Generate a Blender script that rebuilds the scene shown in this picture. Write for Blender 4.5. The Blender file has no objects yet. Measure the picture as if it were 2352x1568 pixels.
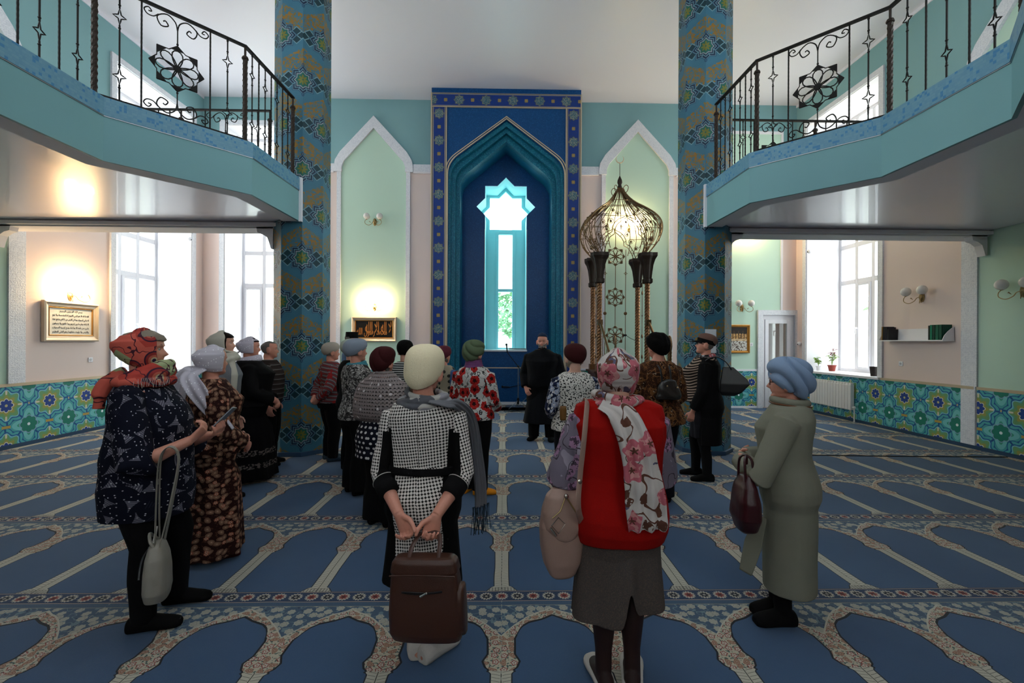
import bpy, bmesh, math, random
import numpy as np
from mathutils import Vector, Matrix, Euler
R = math.radians
PI = math.pi
C = bpy.context.scene.collection
S = bpy.context.scene

# ------------------------------------------------------------------ camera
FPX, CAMH, YAW, ROLL = 1045.0, 1.62, 0.020, 0.005
cd = bpy.data.cameras.new('camera'); cam = bpy.data.objects.new('camera', cd); C.objects.link(cam)
cd.sensor_width = 36; cd.sensor_fit = 'HORIZONTAL'; cd.lens = FPX / 2352 * 36; cd.clip_start = 0.05; cd.clip_end = 300
_f = Vector((math.sin(YAW), math.cos(YAW), 0)); _r = Vector((math.cos(YAW), -math.sin(YAW), 0)); _u = Vector((0, 0, 1))
_cr = _r * math.cos(ROLL) + _u * math.sin(ROLL); _cu = _u * math.cos(ROLL) - _r * math.sin(ROLL)
cam.matrix_world = Matrix(((_cr.x, _cu.x, -_f.x, 0), (_cr.y, _cu.y, -_f.y, 0), (_cr.z, _cu.z, -_f.z, CAMH), (0, 0, 0, 1)))
S.camera = cam

# ------------------------------------------------------------------ world, exposure
S.view_settings.view_transform = 'Standard'; S.view_settings.look = 'None'
S.view_settings.gamma = 1; S.view_settings.use_curve_mapping = False
S.view_settings.exposure = 1.2
W = bpy.data.worlds.new('overcast_sky'); S.world = W; W.use_nodes = True
wn = W.node_tree.nodes; wl = W.node_tree.links; wn.clear()
wo = wn.new('ShaderNodeOutputWorld'); wb = wn.new('ShaderNodeBackground')
wg = wn.new('ShaderNodeTexCoord'); wsx = wn.new('ShaderNodeSeparateXYZ'); wr = wn.new('ShaderNodeValToRGB')
wl.new(wg.outputs['Generated'], wsx.inputs[0]); wm = wn.new('ShaderNodeMath'); wm.operation = 'MULTIPLY_ADD'
wm.inputs[1].default_value = 0.5; wm.inputs[2].default_value = 0.5
wl.new(wsx.outputs[2], wm.inputs[0]); wl.new(wm.outputs[0], wr.inputs[0])
wr.color_ramp.elements[0].position = 0.0; wr.color_ramp.elements[0].color = (.6, .62, .64, 1)
wr.color_ramp.elements[1].position = 0.56; wr.color_ramp.elements[1].color = (.95, .975, 1.0, 1)
wl.new(wr.outputs[0], wb.inputs[0]); wb.inputs[1].default_value = 4.2; wl.new(wb.outputs[0], wo.inputs[0])
S.cycles.max_bounces = 9; S.cycles.diffuse_bounces = 6; S.cycles.glossy_bounces = 3; S.cycles.transparent_max_bounces = 12
S.cycles.transmission_bounces = 4; S.cycles.sample_clamp_indirect = 6; S.cycles.caustics_reflective = False; S.cycles.caustics_refractive = False
S.cycles.use_denoising = True
S.cycles.use_adaptive_sampling = True; S.cycles.adaptive_threshold = 0.015

YREAR = -5.0
def portal(x, y, z, w, h, rot):
    l = bpy.data.lights.new('daylight_portal', 'AREA'); l.shape = 'RECTANGLE'; l.size = w; l.size_y = h
    l.cycles.is_portal = True
    o = bpy.data.objects.new('daylight_portal', l); C.objects.link(o); o.location = (x, y, z); o.rotation_euler = rot
# area lights face -Z locally; portals face into the room
portal(-8.42, 9.75, 3.9, 5.9, 2.15, (0, R(-90), 0))
portal(8.42, 9.75, 3.9, 5.9, 2.15, (0, R(90), 0))
portal(-5.6, 12.32, 3.9, 2.4, 5.9, (R(-90), 0, 0))
portal(.05, 12.75, 3.6, 1.4, 4.6, (R(-90), 0, 0))
portal(0, 2.3, 9.25, 2.0, 2.0, (0, 0, 0))
for sx in (-1, 1):
    portal(sx * 2.6, YREAR - .9, 5.2, 2.0, 3.0, (R(90), 0, 0))
    portal(sx * 8.42, 2.5, 5.7, 3.0, 3.6, (0, R(90 * sx), 0))
    portal(sx * 8.42, -2.4, 5.7, 3.0, 3.6, (0, R(90 * sx), 0))

# ------------------------------------------------------------------ pixel of the 2352x1568 photo -> point of the room
def ray(px, py):
    x = px - 1176; y = 784 - py; c, s = math.cos(ROLL), math.sin(ROLL)
    cx = (x * c - y * s) / FPX; cz = (x * s + y * c) / FPX
    return (cx * math.cos(YAW) + math.sin(YAW), math.cos(YAW) - cx * math.sin(YAW), cz)
def atY(px, py, Y): r = ray(px, py); t = Y / r[1]; return Vector((r[0] * t, Y, CAMH + r[2] * t))
def atX(px, py, X): r = ray(px, py); t = X / r[0]; return Vector((X, r[1] * t, CAMH + r[2] * t))
def atZ(px, py, z=0): r = ray(px, py); t = (z - CAMH) / r[2]; return Vector((r[0] * t, r[1] * t, z))

# ------------------------------------------------------------------ node expressions
def lin(h):
    if not isinstance(h, str): return tuple(h)[:3]
    h = h.lstrip('#'); v = [int(h[i:i + 2], 16) / 255 for i in (0, 2, 4)]
    return tuple(a / 12.92 if a <= .04045 else ((a + .055) / 1.055) ** 2.4 for a in v)
class NT:
    def __init__(s, nt): s.nt = nt
    def new(s, t): return s.nt.nodes.new(t)
    def math(s, op, *a, clamp=False):
        n = s.new('ShaderNodeMath'); n.operation = op; n.use_clamp = clamp
        for i, v in enumerate(a):
            if isinstance(v, E): s.nt.links.new(v.o, n.inputs[i])
            else: n.inputs[i].default_value = float(v)
        return E(s, n.outputs[0])
class E:
    def __init__(s, g, o): s.g = g; s.o = o
    def _b(s, op, a, b): return s.g.math(op, a, b)
    def __add__(s, v): return s._b('ADD', s, v)
    __radd__ = __add__
    def __sub__(s, v): return s._b('SUBTRACT', s, v)
    def __rsub__(s, v): return s._b('SUBTRACT', v, s)
    def __mul__(s, v): return s._b('MULTIPLY', s, v)
    __rmul__ = __mul__
    def __truediv__(s, v): return s._b('DIVIDE', s, v)
    def __neg__(s): return s * -1.0
    def __lt__(s, v): return s._b('LESS_THAN', s, v)
    def __gt__(s, v): return s._b('GREATER_THAN', s, v)
def mab(a): return a.g.math('ABSOLUTE', a)
def msin(a): return a.g.math('SINE', a)
def mcos(a): return a.g.math('COSINE', a)
def mfr(a): return a.g.math('FRACT', a)
def mfl(a): return a.g.math('FLOOR', a)
def mrd(a): return a.g.math('ROUND', a)
def msq(a): return a.g.math('SQRT', a)
def mmin(a, b): return (a if isinstance(a, E) else b).g.math('MINIMUM', a, b)
def mmax(a, b): return (a if isinstance(a, E) else b).g.math('MAXIMUM', a, b)
def mat2(a, b): return a.g.math('ARCTAN2', a, b)
def mmod(a, m): return a.g.math('FLOORED_MODULO', a, m)
def AND(*a):
    r = a[0]
    for b in a[1:]: r = r * b
    return r
def OR(*a):
    r = a[0]
    for b in a[1:]: r = mmax(r, b)
    return r
def NOT(a): return 1.0 - a
def mlen(a, b): return msq(a * a + b * b)
def band(x, c, w): return mab(x - c) < w
def between(x, a, b): return AND(x > a, x < b)
class M:
    """a material under construction; col(...) layers colours through masks"""
    def __init__(s, name, base='#808080', rough=.8, metal=0., spec=.3, sheen=0., coat=0.):
        s.m = bpy.data.materials.new(name); s.m.use_nodes = True; s.nt = s.m.node_tree; s.g = NT(s.nt)
        s.b = s.nt.nodes['Principled BSDF']; s.b.inputs['Roughness'].default_value = rough; s.b.inputs['Metallic'].default_value = metal
        s.b.inputs['Specular IOR Level'].default_value = spec; s.b.inputs['Coat Weight'].default_value = coat
        if sheen: s.b.inputs['Sheen Weight'].default_value = sheen; s.b.inputs['Sheen Roughness'].default_value = .5
        s.c = lin(base); s.b.inputs['Base Color'].default_value = (*s.c, 1); s.h = None; s._tc = None
    def xyz(s, kind='Object'):
        if kind == 'UV':
            n = s.g.new('ShaderNodeUVMap'); n.uv_map = 'UVMap'; o = n.outputs[0]
        else:
            if not s._tc: s._tc = s.g.new('ShaderNodeTexCoord')
            o = s._tc.outputs[kind]
        q = s.g.new('ShaderNodeSeparateXYZ'); s.nt.links.new(o, q.inputs[0])
        s.vec = o
        return [E(s.g, q.outputs[i]) for i in range(3)]
    def comb(s, *a):
        n = s.g.new('ShaderNodeCombineXYZ')
        for i, v in enumerate(a):
            if isinstance(v, E): s.nt.links.new(v.o, n.inputs[i])
            else: n.inputs[i].default_value = v
        return n.outputs[0]
    def noise(s, vec, scale, detail=2., rough=.5, dist=0., color=False):
        n = s.g.new('ShaderNodeTexNoise'); n.inputs['Scale'].default_value = scale; n.inputs['Detail'].default_value = detail
        n.inputs['Roughness'].default_value = rough; n.inputs['Distortion'].default_value = dist; s.nt.links.new(vec, n.inputs['Vector'])
        return n.outputs['Color'] if color else E(s.g, n.outputs['Fac'])
    def voro(s, vec, scale, rnd=1., feature='F1', dim='3D'):
        n = s.g.new('ShaderNodeTexVoronoi'); n.voronoi_dimensions = dim; n.feature = feature; n.inputs['Scale'].default_value = scale
        n.inputs['Randomness'].default_value = rnd; s.nt.links.new(vec, n.inputs['Vector'])
        q = s.g.new('ShaderNodeSeparateColor')
        if feature == 'F1':
            s.nt.links.new(n.outputs['Color'], q.inputs[0])
            p = s.g.new('ShaderNodeSeparateXYZ'); s.nt.links.new(n.outputs['Position'], p.inputs[0])
            return E(s.g, n.outputs['Distance']), [E(s.g, q.outputs[i]) for i in range(3)], [E(s.g, p.outputs[i]) for i in range(3)]
        return E(s.g, n.outputs['Distance'])
    def over(s, mask, col):
        n = s.g.new('ShaderNodeMix'); n.data_type = 'RGBA'; n.clamp_factor = True
        if isinstance(mask, E): s.nt.links.new(mask.o, n.inputs[0])
        else: n.inputs[0].default_value = mask
        for i, v in ((6, s.c), (7, col)):
            if isinstance(v, (tuple, list, str)): n.inputs[i].default_value = (*lin(v), 1)
            else: s.nt.links.new(v, n.inputs[i])
        s.c = n.outputs[2]; return s
    def mix(s, mask, a, b):
        keep = s.c; s.c = a if not isinstance(a, str) else lin(a); s.over(mask, b); r = s.c; s.c = keep; return r
    def curve(s, x, pts):
        n = s.g.new('ShaderNodeFloatCurve'); cm = n.mapping; cu = cm.curves[0]
        cu.points[0].location = pts[0]; cu.points[1].location = pts[-1]
        for p in pts[1:-1]: cu.points.new(*p)
        for p in cu.points: p.handle_type = 'VECTOR'
        cm.use_clip = False; cm.update(); n.inputs[0].default_value = 1
        s.nt.links.new(x.o, n.inputs[1]); return E(s.g, n.outputs[0])
    def var(s, vec, scale, amt, detail=3):
        """gentle tone variation of the surface itself"""
        f = s.noise(vec, scale, detail); n = s.g.new('ShaderNodeHueSaturation')
        v = f * (2 * amt) + (1 - amt); s.nt.links.new(v.o, n.inputs['Value'])
        if isinstance(s.c, tuple): n.inputs['Color'].default_value = (*s.c, 1)
        else: s.nt.links.new(s.c, n.inputs['Color'])
        s.c = n.outputs[0]; return s
    def dim(s, v):
        n = s.g.new('ShaderNodeHueSaturation'); n.inputs['Value'].default_value = v; s.nt.links.new(s.c, n.inputs['Color']); s.c = n.outputs[0]; return s
    def bump(s, h, dist=.002, strength=1.):
        n = s.g.new('ShaderNodeBump'); n.inputs['Distance'].default_value = dist; n.inputs['Strength'].default_value = strength
        s.nt.links.new(h.o, n.inputs['Height']); s.nt.links.new(n.outputs[0], s.b.inputs['Normal']); return s
    def done(s):
        if isinstance(s.c, tuple): s.b.inputs['Base Color'].default_value = (*s.c, 1)
        else: s.nt.links.new(s.c, s.b.inputs['Base Color'])
        return s.m
def plain(name, col, rough=.7, metal=0., var=.06, scale=8., bump=0., bscale=60., **k):
    m = M(name, col, rough, metal, **k); m.xyz()
    if var: m.var(m.vec, scale, var)
    if bump: m.bump(m.noise(m.vec, bscale, 3), bump)
    return m.done()
def emis(name, col, st):
    m = M(name, col, .5); m.b.inputs['Emission Color'].default_value = (*lin(col), 1); m.b.inputs['Emission Strength'].default_value = st
    m.xyz(); return m.done()

# ------------------------------------------------------------------ mesh helpers
def tag(o, label=None, cat=None, group=None, kind=None):
    if label: o['label'] = label
    if cat: o['category'] = cat
    if group: o['group'] = group
    if kind: o['kind'] = kind
    return o
def thing(name, label, cat, loc=(0, 0, 0), rz=0, group=None):
    o = bpy.data.objects.new(name, None); C.objects.link(o); o.location = loc; o.rotation_euler = (0, 0, rz); o.empty_display_size = .1
    return tag(o, label, cat, group)
class B:
    """vertex/face collector"""
    def __init__(s): s.v = []; s.f = []; s.mi = []
    def add(s, vs, fs, mi=0):
        n = len(s.v); s.v += [tuple(v) for v in vs]; s.f += [tuple(i + n for i in f) for f in fs]; s.mi += [mi] * len(fs); return s
    def box(s, x0, x1, y0, y1, z0, z1, mi=0):
        return s.add([(x0, y0, z0), (x1, y0, z0), (x1, y1, z0), (x0, y1, z0), (x0, y0, z1), (x1, y0, z1), (x1, y1, z1), (x0, y1, z1)],
                     [(0, 3, 2, 1), (4, 5, 6, 7), (0, 1, 5, 4), (1, 2, 6, 5), (2, 3, 7, 6), (3, 0, 4, 7)], mi)
    def obox(s, M4, sx, sy, sz, mi=0):
        p = [M4 @ Vector((x * sx / 2, y * sy / 2, z * sz / 2)) for z in (-1, 1) for x, y in ((-1, -1), (1, -1), (1, 1), (-1, 1))]
        return s.add(p, [(0, 3, 2, 1), (4, 5, 6, 7), (0, 1, 5, 4), (1, 2, 6, 5), (2, 3, 7, 6), (3, 0, 4, 7)], mi)
    def tube(s, pts, r, n=8, mi=0, cap=True, closed=False, flat=1.0, ref=None):
        pts = [Vector(p) for p in pts]; m = len(pts)
        if not isinstance(r, (list, tuple)): r = [r] * m
        T = []
        for i in range(m):
            a = pts[(i - 1) % m] if (closed or i > 0) else pts[i]; b = pts[(i + 1) % m] if (closed or i < m - 1) else pts[i]
            t = (b - a); T.append(t.normalized() if t.length > 1e-9 else Vector((0, 0, 1)))
        u = Vector(ref) if ref is not None else (Vector((0, 0, 1)) if abs(T[0].z) < .9 else Vector((1, 0, 0)))
        vs = []
        for i in range(m):
            u = (u - T[i] * u.dot(T[i])); u = u.normalized() if u.length > 1e-6 else T[i].orthogonal().normalized()
            w = T[i].cross(u); rr = r[i]
            ru, rw = (rr if isinstance(rr, (tuple, list)) else (rr * flat, rr))
            vs += [pts[i] + u * (math.cos(2 * PI * k / n) * ru) + w * (math.sin(2 * PI * k / n) * rw) for k in range(n)]
        fs = []
        for i in range(m if closed else m - 1):
            j = (i + 1) % m
            fs += [(i * n + k, i * n + (k + 1) % n, j * n + (k + 1) % n, j * n + k) for k in range(n)]
        if cap and not closed: fs += [tuple(range(n))[::-1], tuple(range((m - 1) * n, m * n))]
        return s.add(vs, fs, mi)
    def rings(s, rs, mi=0, cap=True):
        n = len(rs[0]); vs = [p for r in rs for p in r]; fs = []
        for i in range(len(rs) - 1): fs += [(i * n + k, i * n + (k + 1) % n, (i + 1) * n + (k + 1) % n, (i + 1) * n + k) for k in range(n)]
        if cap: fs += [tuple(range(n))[::-1], tuple(range((len(rs) - 1) * n, len(rs) * n))]
        return s.add(vs, fs, mi)
    def ball(s, c, r, nu=16, nv=10, mi=0):
        rx, ry, rz = r if isinstance(r, (tuple, list)) else (r, r, r); vs = [(c[0], c[1], c[2] - rz)]
        for j in range(1, nv):
            a = -PI / 2 + PI * j / nv
            vs += [(c[0] + rx * math.cos(a) * math.cos(2 * PI * i / nu), c[1] + ry * math.cos(a) * math.sin(2 * PI * i / nu), c[2] + rz * math.sin(a)) for i in range(nu)]
        vs.append((c[0], c[1], c[2] + rz)); fs = [(0, 1 + (i + 1) % nu, 1 + i) for i in range(nu)]
        for j in range(nv - 2): fs += [(1 + j * nu + i, 1 + j * nu + (i + 1) % nu, 1 + (j + 1) * nu + (i + 1) % nu, 1 + (j + 1) * nu + i) for i in range(nu)]
        t = len(vs) - 1; fs += [(t, t - nu + i, t - nu + (i + 1) % nu) for i in range(nu)]
        return s.add(vs, fs, mi)
    def lathe(s, prof, c=(0, 0, 0), n=20, mi=0):
        return s.rings([[(c[0] + r * math.cos(2 * PI * k / n), c[1] + r * math.sin(2 * PI * k / n), c[2] + z) for k in range(n)] for r, z in prof], mi)
    def poly(s, pts, y0, y1, mi=0):
        """simple polygon in XZ extruded along Y"""
        n = len(pts); vs = [(x, y0, z) for x, z in pts] + [(x, y1, z) for x, z in pts]
        return s.add(vs, [tuple(range(n)), tuple(range(n, 2 * n))[::-1]] + [(i, i + n, (i + 1) % n + n, (i + 1) % n) for i in range(n)], mi)
    def mesh(s, name='mesh'):
        me = bpy.data.meshes.new(name); me.from_pydata(s.v, [], s.f)
        if any(s.mi): me.polygons.foreach_set('material_index', s.mi)
        bm = bmesh.new(); bm.from_mesh(me); bmesh.ops.recalc_face_normals(bm, faces=bm.faces); bm.to_mesh(me); bm.free()
        me.update(); return me
    def obj(s, name, mats, parent=None, smooth=False, bevel=0, loc=None):
        me = s.mesh(name); return mkobj(name, me, mats, parent, smooth, bevel, loc)
def mkobj(name, me, mats, parent=None, smooth=False, bevel=0, loc=None):
    for m in (mats if isinstance(mats, (list, tuple)) else [mats]): me.materials.append(m)
    if smooth: me.polygons.foreach_set('use_smooth', [True] * len(me.polygons))
    o = bpy.data.objects.new(name, me); C.objects.link(o)
    if parent is not None: o.parent = parent
    if loc is not None: o.location = loc
    if bevel:
        b = o.modifiers.new('bevel', 'BEVEL'); b.width = bevel; b.segments = 2; b.limit_method = 'ANGLE'; b.angle_limit = R(40)
    if smooth and not bevel:
        pass
    return o
def struct(name, b, mats, parent=None, **k):
    o = b.obj(name, mats, parent, **k)
    if parent is None: o['kind'] = 'structure'
    return o
def fill2d(loops, y0, y1):
    """XZ outline with holes, extruded from y0 to y1 -> mesh"""
    cu = bpy.data.curves.new('t', 'CURVE'); cu.dimensions = '2D'; cu.fill_mode = 'BOTH'; cu.extrude = abs(y1 - y0) / 2
    for lp in loops:
        sp = cu.splines.new('POLY'); sp.points.add(len(lp) - 1); sp.use_cyclic_u = True
        for p, (x, z) in zip(sp.points, lp): p.co = (x, z, 0, 1)
    o = bpy.data.objects.new('t', cu); C.objects.link(o); dg = bpy.context.evaluated_depsgraph_get()
    me = bpy.data.meshes.new_from_object(o.evaluated_get(dg)); bpy.data.objects.remove(o); bpy.data.curves.remove(cu)
    me.transform(Matrix(((1, 0, 0, 0), (0, 0, -1, (y0 + y1) / 2), (0, 1, 0, 0), (0, 0, 0, 1)))); me.materials.clear()
    return me
def copy_tree(o, parent=None):
    c = o.copy(); C.objects.link(c); c.parent = parent
    for ch in list(o.children): copy_tree(ch, c)
    return c
def catmull(pts, n=6):
    P = [Vector(p) for p in pts]; out = []
    for i in range(len(P) - 1):
        a = P[max(i - 1, 0)]; b = P[i]; c = P[i + 1]; d = P[min(i + 2, len(P) - 1)]
        for k in range(n):
            t = k / n; out.append(.5 * ((2 * b) + (c - a) * t + (2 * a - 5 * b + 4 * c - d) * t * t + (3 * b - a - 3 * c + d) * t ** 3))
    return out + [P[-1]]
# ------------------------------------------------------------------ surface materials
def m_carpet():
    m = M('carpet_pile', '#4a678f', .95, spec=.1, sheen=.15); x, y, z = m.xyz()
    wob = (m.noise(m.vec, 3, 1) - .5) * .012
    xx = x + wob; du = mab(xx - mrd(xx / .6) * .6); v = mmod(2.96 - y + wob, 1.285)
    m.c = lin('#45648a')
    m.over(m.noise(m.vec, 1.3, 2) * .5, '#4f7094')
    vo = m.curve(du, [(0, .456), (.026, .423), (.075, .363), (.111, .327), (.147, .29), (.209, .243), (.25, .225), (.3, .19)])
    vi = m.curve(du, [(0, .70), (.066, .60), (.068, .50), (.084, .452), (.105, .40), (.124, .367), (.16, .334), (.235, .303), (.3, .262)])
    hw = m.curve(v, [(0, .1), (.44, .088), (.48, .072), (.60, .068), (.655, .092), (.70, .076), (.716, .058), (.724, .066), (.74, .052), (1.0, .05), (1.23, .052), (1.24, .07), (1.285, .10)])
    # bands above the arch
    spand = AND(v > .165, v < vo)
    bandm = OR(AND(v > vo, v < vi, v < .46), AND(v > .455, du < hw, v < .74))
    line_i = OR(AND(v > vi - .004, v < vi + .012, v < .46), AND(v > .45, v < .73, du > hw - .003, du < hw + .008))
    pil = AND(v > .72, du < hw)
    # spandrel: grey blue ground with cream blossoms and thin vines
    m.over(spand, '#506a84')
    d, c, p = m.voro(m.vec, 15, .75, dim='2D')
    vine = band(m.noise(m.vec, 14, 1), .5, .018); m.over(AND(spand, vine), '#7f98a0')
    thb = mat2(y - p[1], x - p[0]); m.over(AND(spand, d < .32 + c[0] * .08 + msin(thb * 7) * .035), '#c9c4b4'); m.over(AND(spand, band(d + msin(thb * 3) * .03, .2, .02), c[1] > .4), '#aaa698')
    d2, c2, _ = m.voro(m.vec, 22, 1, dim='2D'); m.over(AND(spand, d2 < .11, c2[0] > .75, d > .45), '#23314f')
    # arch band and capitals: cream ground, red blossoms, tan paisleys, green leaves
    m.over(bandm, '#ddd1b8')
    d3, c3, p3 = m.voro(m.vec, 21, .45, dim='2D'); X, Y = x - p3[0], y - p3[1]; th = mat2(Y, X)
    a3 = c3[1] * 6.28; PX_ = (X * mcos(a3) - Y * msin(a3)) * 21; PY_ = (X * msin(a3) + Y * mcos(a3)) * 21; drop = mlen(PX_ * 1.55 + PY_ * PY_ * .9, PY_ * .95)
    tan = AND(c3[0] < .55, drop < .47); rf = d3 + msin(th * 5 + a3) * .055; red = AND(c3[0] > .55, rf < .37)
    m.over(AND(bandm, NOT(tan), NOT(red), m.noise(m.vec, 75, 1) > .58), '#56706a')
    m.over(AND(bandm, tan), '#a8604c'); m.over(AND(bandm, tan, drop < .40), '#c09a80'); m.over(AND(bandm, tan, drop < .20), '#a8604c'); m.over(AND(bandm, tan, drop < .12), '#d0b49c')
    m.over(AND(bandm, red), '#a8433c'); m.over(AND(bandm, red, rf < .26), '#e2d8c6'); m.over(AND(bandm, red, d3 < .08), '#b8604c')
    m.over(AND(v > vo - .004, v < vo + .008, v < .47), '#e0d8c4')
    m.over(line_i, '#161a22')
    # pillar shafts with thin rib lines
    m.over(pil, '#e2dbc6'); rib = AND(pil, mfr((v + du * .25) / .0215) < .13, du > .006, du < .047); m.over(rib, '#6d6a64')
    m.over(AND(pil, v > 1.245, OR(mfr(v / .014) < .2, mfr(du / .02) < .2)), '#5b5754')
    m.over(AND(pil, band(du, 0, .0025)), '#5c5a50'); m.over(AND(v > .72, band(du, hw, .0035)), '#2a2e38')
    # border of blossoms
    bd = v < .122; m.over(bd, '#2c4468')
    bx = xx / .1; cell = mrd(bx); fx = (bx - cell) * .1; fy = v - .061
    ang = mat2(fy, fx); rr = mlen(fx * .98, fy * 1.0)
    par = mmod(cell, 2.0)
    m.over(AND(bd, rr < .038 + msin(ang * 14) * .0045), '#d6ccb8')
    starr = rr < .017 + mab(mcos(ang * 4)) * .012
    m.over(AND(bd, starr, par < .5), '#a5483f'); m.over(AND(bd, rr < .012, par < .5), '#5d1f22')
    m.over(AND(bd, starr, par > .5), '#1d2030'); m.over(AND(bd, rr < .009, par > .5), '#b9b2a2')
    m.over(AND(bd, OR(band(v, .006, .003), band(v, .116, .003))), '#d0b8a6'); m.over(AND(v < .004), '#20202c')
    pb = between(v, .122, .165); m.over(pb, '#4d6a86'); m.over(band(v, .163, .0025), '#a6a08e')
    # seam of the carpet rolls every 2.4 m
    m.over(AND(mab(x - mrd(x / 2.4) * 2.4) < .0022, mfr(y * 23) < .55), '#b7b4a8')
    m.var(m.vec, 220, .13, 2); m.var(m.vec, 1.1, .06); m.dim(.63)
    m.bump(m.noise(m.vec, 420, 2) + m.noise(m.vec, 2.2, 2) * 4, .004, .6)
    return m.done()
def m_wainscot(axis):
    m = M('wainscot_pattern_' + 'xy'[axis], '#7fb9c4', .45, spec=.4); c = m.xyz(); u, v = c[axis], c[2]
    P = .64
    def cellof(u0, v0):
        a = (u - u0) / P; b = (v - v0) / P; fx = (a - mrd(a)) * P; fy = (b - mrd(b)) * P
        return fx, fy, mlen(fx, fy), mat2(fy, fx)
    ax, ay, ra, ta = cellof(.42, .64); bx, by, rb, tb = cellof(.42 + P / 2, .64 - P / 2)
    m.over(m.noise(m.vec, 5, 1), '#9ed0dc')
    # navy interlace
    m.over(band(ra, .335, .008), '#2460a0'); m.over(band(ra, .31, .009), '#9fd0dc')
    # second rosette
    pet = .155 + mab(mcos(tb * 2)) * .135 + mcos(tb * 8) * .012
    m.over(rb < pet, '#1a4f86'); m.over(rb < pet - .018, '#4aa0a4'); m.over(rb < pet - .06, '#74c0c0')
    m.over(rb < .14 + mcos(tb * 8) * .03, '#3f9a84'); m.over(band(rb, .112 + mab(mcos(tb * 4)) * .022, .006), '#8b9fc4'); m.over(rb < .105 + mab(mcos(tb * 4)) * .02, '#1f7a68')
    m.over(rb < .022, '#dfe9ee'); m.over(band(rb, .285 + mcos(tb * 8) * .03, .0055), '#c2a04c')
    # first rosette
    pa = .25 + mab(mcos(ta * 4)) * .06
    m.over(ra < pa, '#185a90'); m.over(ra < pa - .014, '#4fa7ac'); m.over(AND(ra < pa - .014, mfr(ta * 8 / (2 * PI)) < .12), '#1a4f86')
    m.over(band(ra, .225 + mcos(ta * 8) * .022, .009), '#1b5a94'); m.over(band(ra, .205 + mcos(ta * 8) * .022, .006), '#8cc4d0')
    m.over(ra < .19 + mcos(ta * 8) * .03, '#6f9f6c'); m.over(ra < .135 + mcos(ta * 8) * .02, '#98994e')
    d8 = .07 + mab(mcos(ta * 4)) * .026
    m.over(ra < d8 + .012, '#d9d6cc'); m.over(ra < d8, '#1d3f8a'); m.over(ra < .02, '#b8b080')
    m.over(AND(band(ra, .19, .03), band(mab(mfr(ta * 4 / (2 * PI) + .5) - .5), 0, .045)), '#d8cdb4')
    wav = mab(msin(u * PI / P) * .1); m.over(AND(ra > .3, rb > .26, band(mmod(v + .0, P), .32 - .0, .02), wav > .03), '#b79a4a')
    m.var(m.vec, 6, .08)
    return m.done()
def m_column():
    m = M('column_pattern', '#4486a2', .5, spec=.3); u, v, w = m.xyz('UV')
    hx, hy = .58, 1.24
    def cl(u0, v0):
        a = (u - u0) / hx; b = (v - v0) / hy; return (a - mrd(a)) * hx, (b - mrd(b)) * hy
    m.over(m.noise(m.vec, 3, 2), '#5a9db8')
    for (u0, v0) in ((0, .3), (.29, .92)):
        fx, fy = cl(u0, v0); r = mlen(fx, fy); t = mat2(fy, fx)
        # gold arabesque crescent above the star
        gy = fy - .30 + mab(fx) * .55
        reg = AND(band(gy, 0, .15), mab(fx) < .28)
        n1 = m.noise(m.vec, 17, 1, dist=1.4); m.over(AND(reg, band(n1, .5, .06)), '#a08c50')
        m.over(AND(reg, m.noise(m.vec, 21, 1) > .56), '#b98b36')
        sq = mmin(mmax(mab(fx), mab(fy)), (mab(fx) + mab(fy)) * .7071)      # union of two squares
        wing = AND(mab(fy) < .125 - mab(mab(fx) - .2) * .9, mab(fx) < .31); m.over(wing, '#8fc0cc')
        m.over(AND(wing, mab(fy) < .11 - mab(mab(fx) - .2) * .9), '#1f4c58'); m.over(AND(wing, band(mab(fy), mab(mab(fx) - .2) * .8, .008)), '#8fc0cc')
        m.over(sq < .150, '#31688c'); m.over(sq < .141, '#8ec0cc'); m.over(sq < .135, '#1a3a5e')
        m.over(AND(sq < .135, band(mfr(t * 8 / (2 * PI)), .5, .06)), '#7fb4c4'); m.over(band(sq, .108, .005), '#86b6c4')
        m.over(sq < .094, '#35405c'); m.over(AND(band(sq, .082, .006)), '#b7c4cc'); m.over(sq < .075, '#2c8070')
        m.over(AND(r < .03 + mab(mcos(t * 4)) * .04, r > .012), '#97953c')
        dx, dy = fx, mab(fy) - .205; m.over(band(mlen(dx * 1.3, dy), .02, .006), '#2f5f84')
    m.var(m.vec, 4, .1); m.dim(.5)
    return m.done()
def m_border():
    m = M('mihrab_border_pattern', '#123684', .45, spec=.25); x, y, z = m.xyz()
    # x runs across the border, z along it (horizontal band swaps them through the UV)
    u, v, _ = m.xyz('UV')
    vv = mmod(v, .627) - .3135; r = mlen(u, vv); t = mat2(vv, u)
    m.over(band(m.noise(m.vec, 26, 1, dist=1.), .5, .03), '#2a3f6a')
    sq = mmin(mmax(mab(u), mab(vv)), (mab(u) + mab(vv)) * .7071)
    m.over(sq < .098, '#3c4a6e'); m.over(sq < .09, '#6d6f62'); m.over(sq < .08, '#1f5c74'); m.over(AND(sq < .08, band(m.noise(m.vec, 40, 1), .5, .04)), '#9a9a86')
    v2 = mmod(v + .3135, .627) - .3135; q = mmax(mab(u), mab(v2)); r2 = mlen(u, v2)
    m.over(AND(r2 < .036 + mab(msin(mat2(v2, u) * 2)) * .012), '#8d7b4a'); m.over(r2 < .02, '#b08f4c'); m.over(r2 < .008, '#25437c')
    m.over(mab(u) > .128, '#b5aa98'); m.over(band(mab(u), .143, .005), '#3a4152'); m.over(band(mab(u), .156, .004), '#3a4152')
    return m.done()
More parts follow.
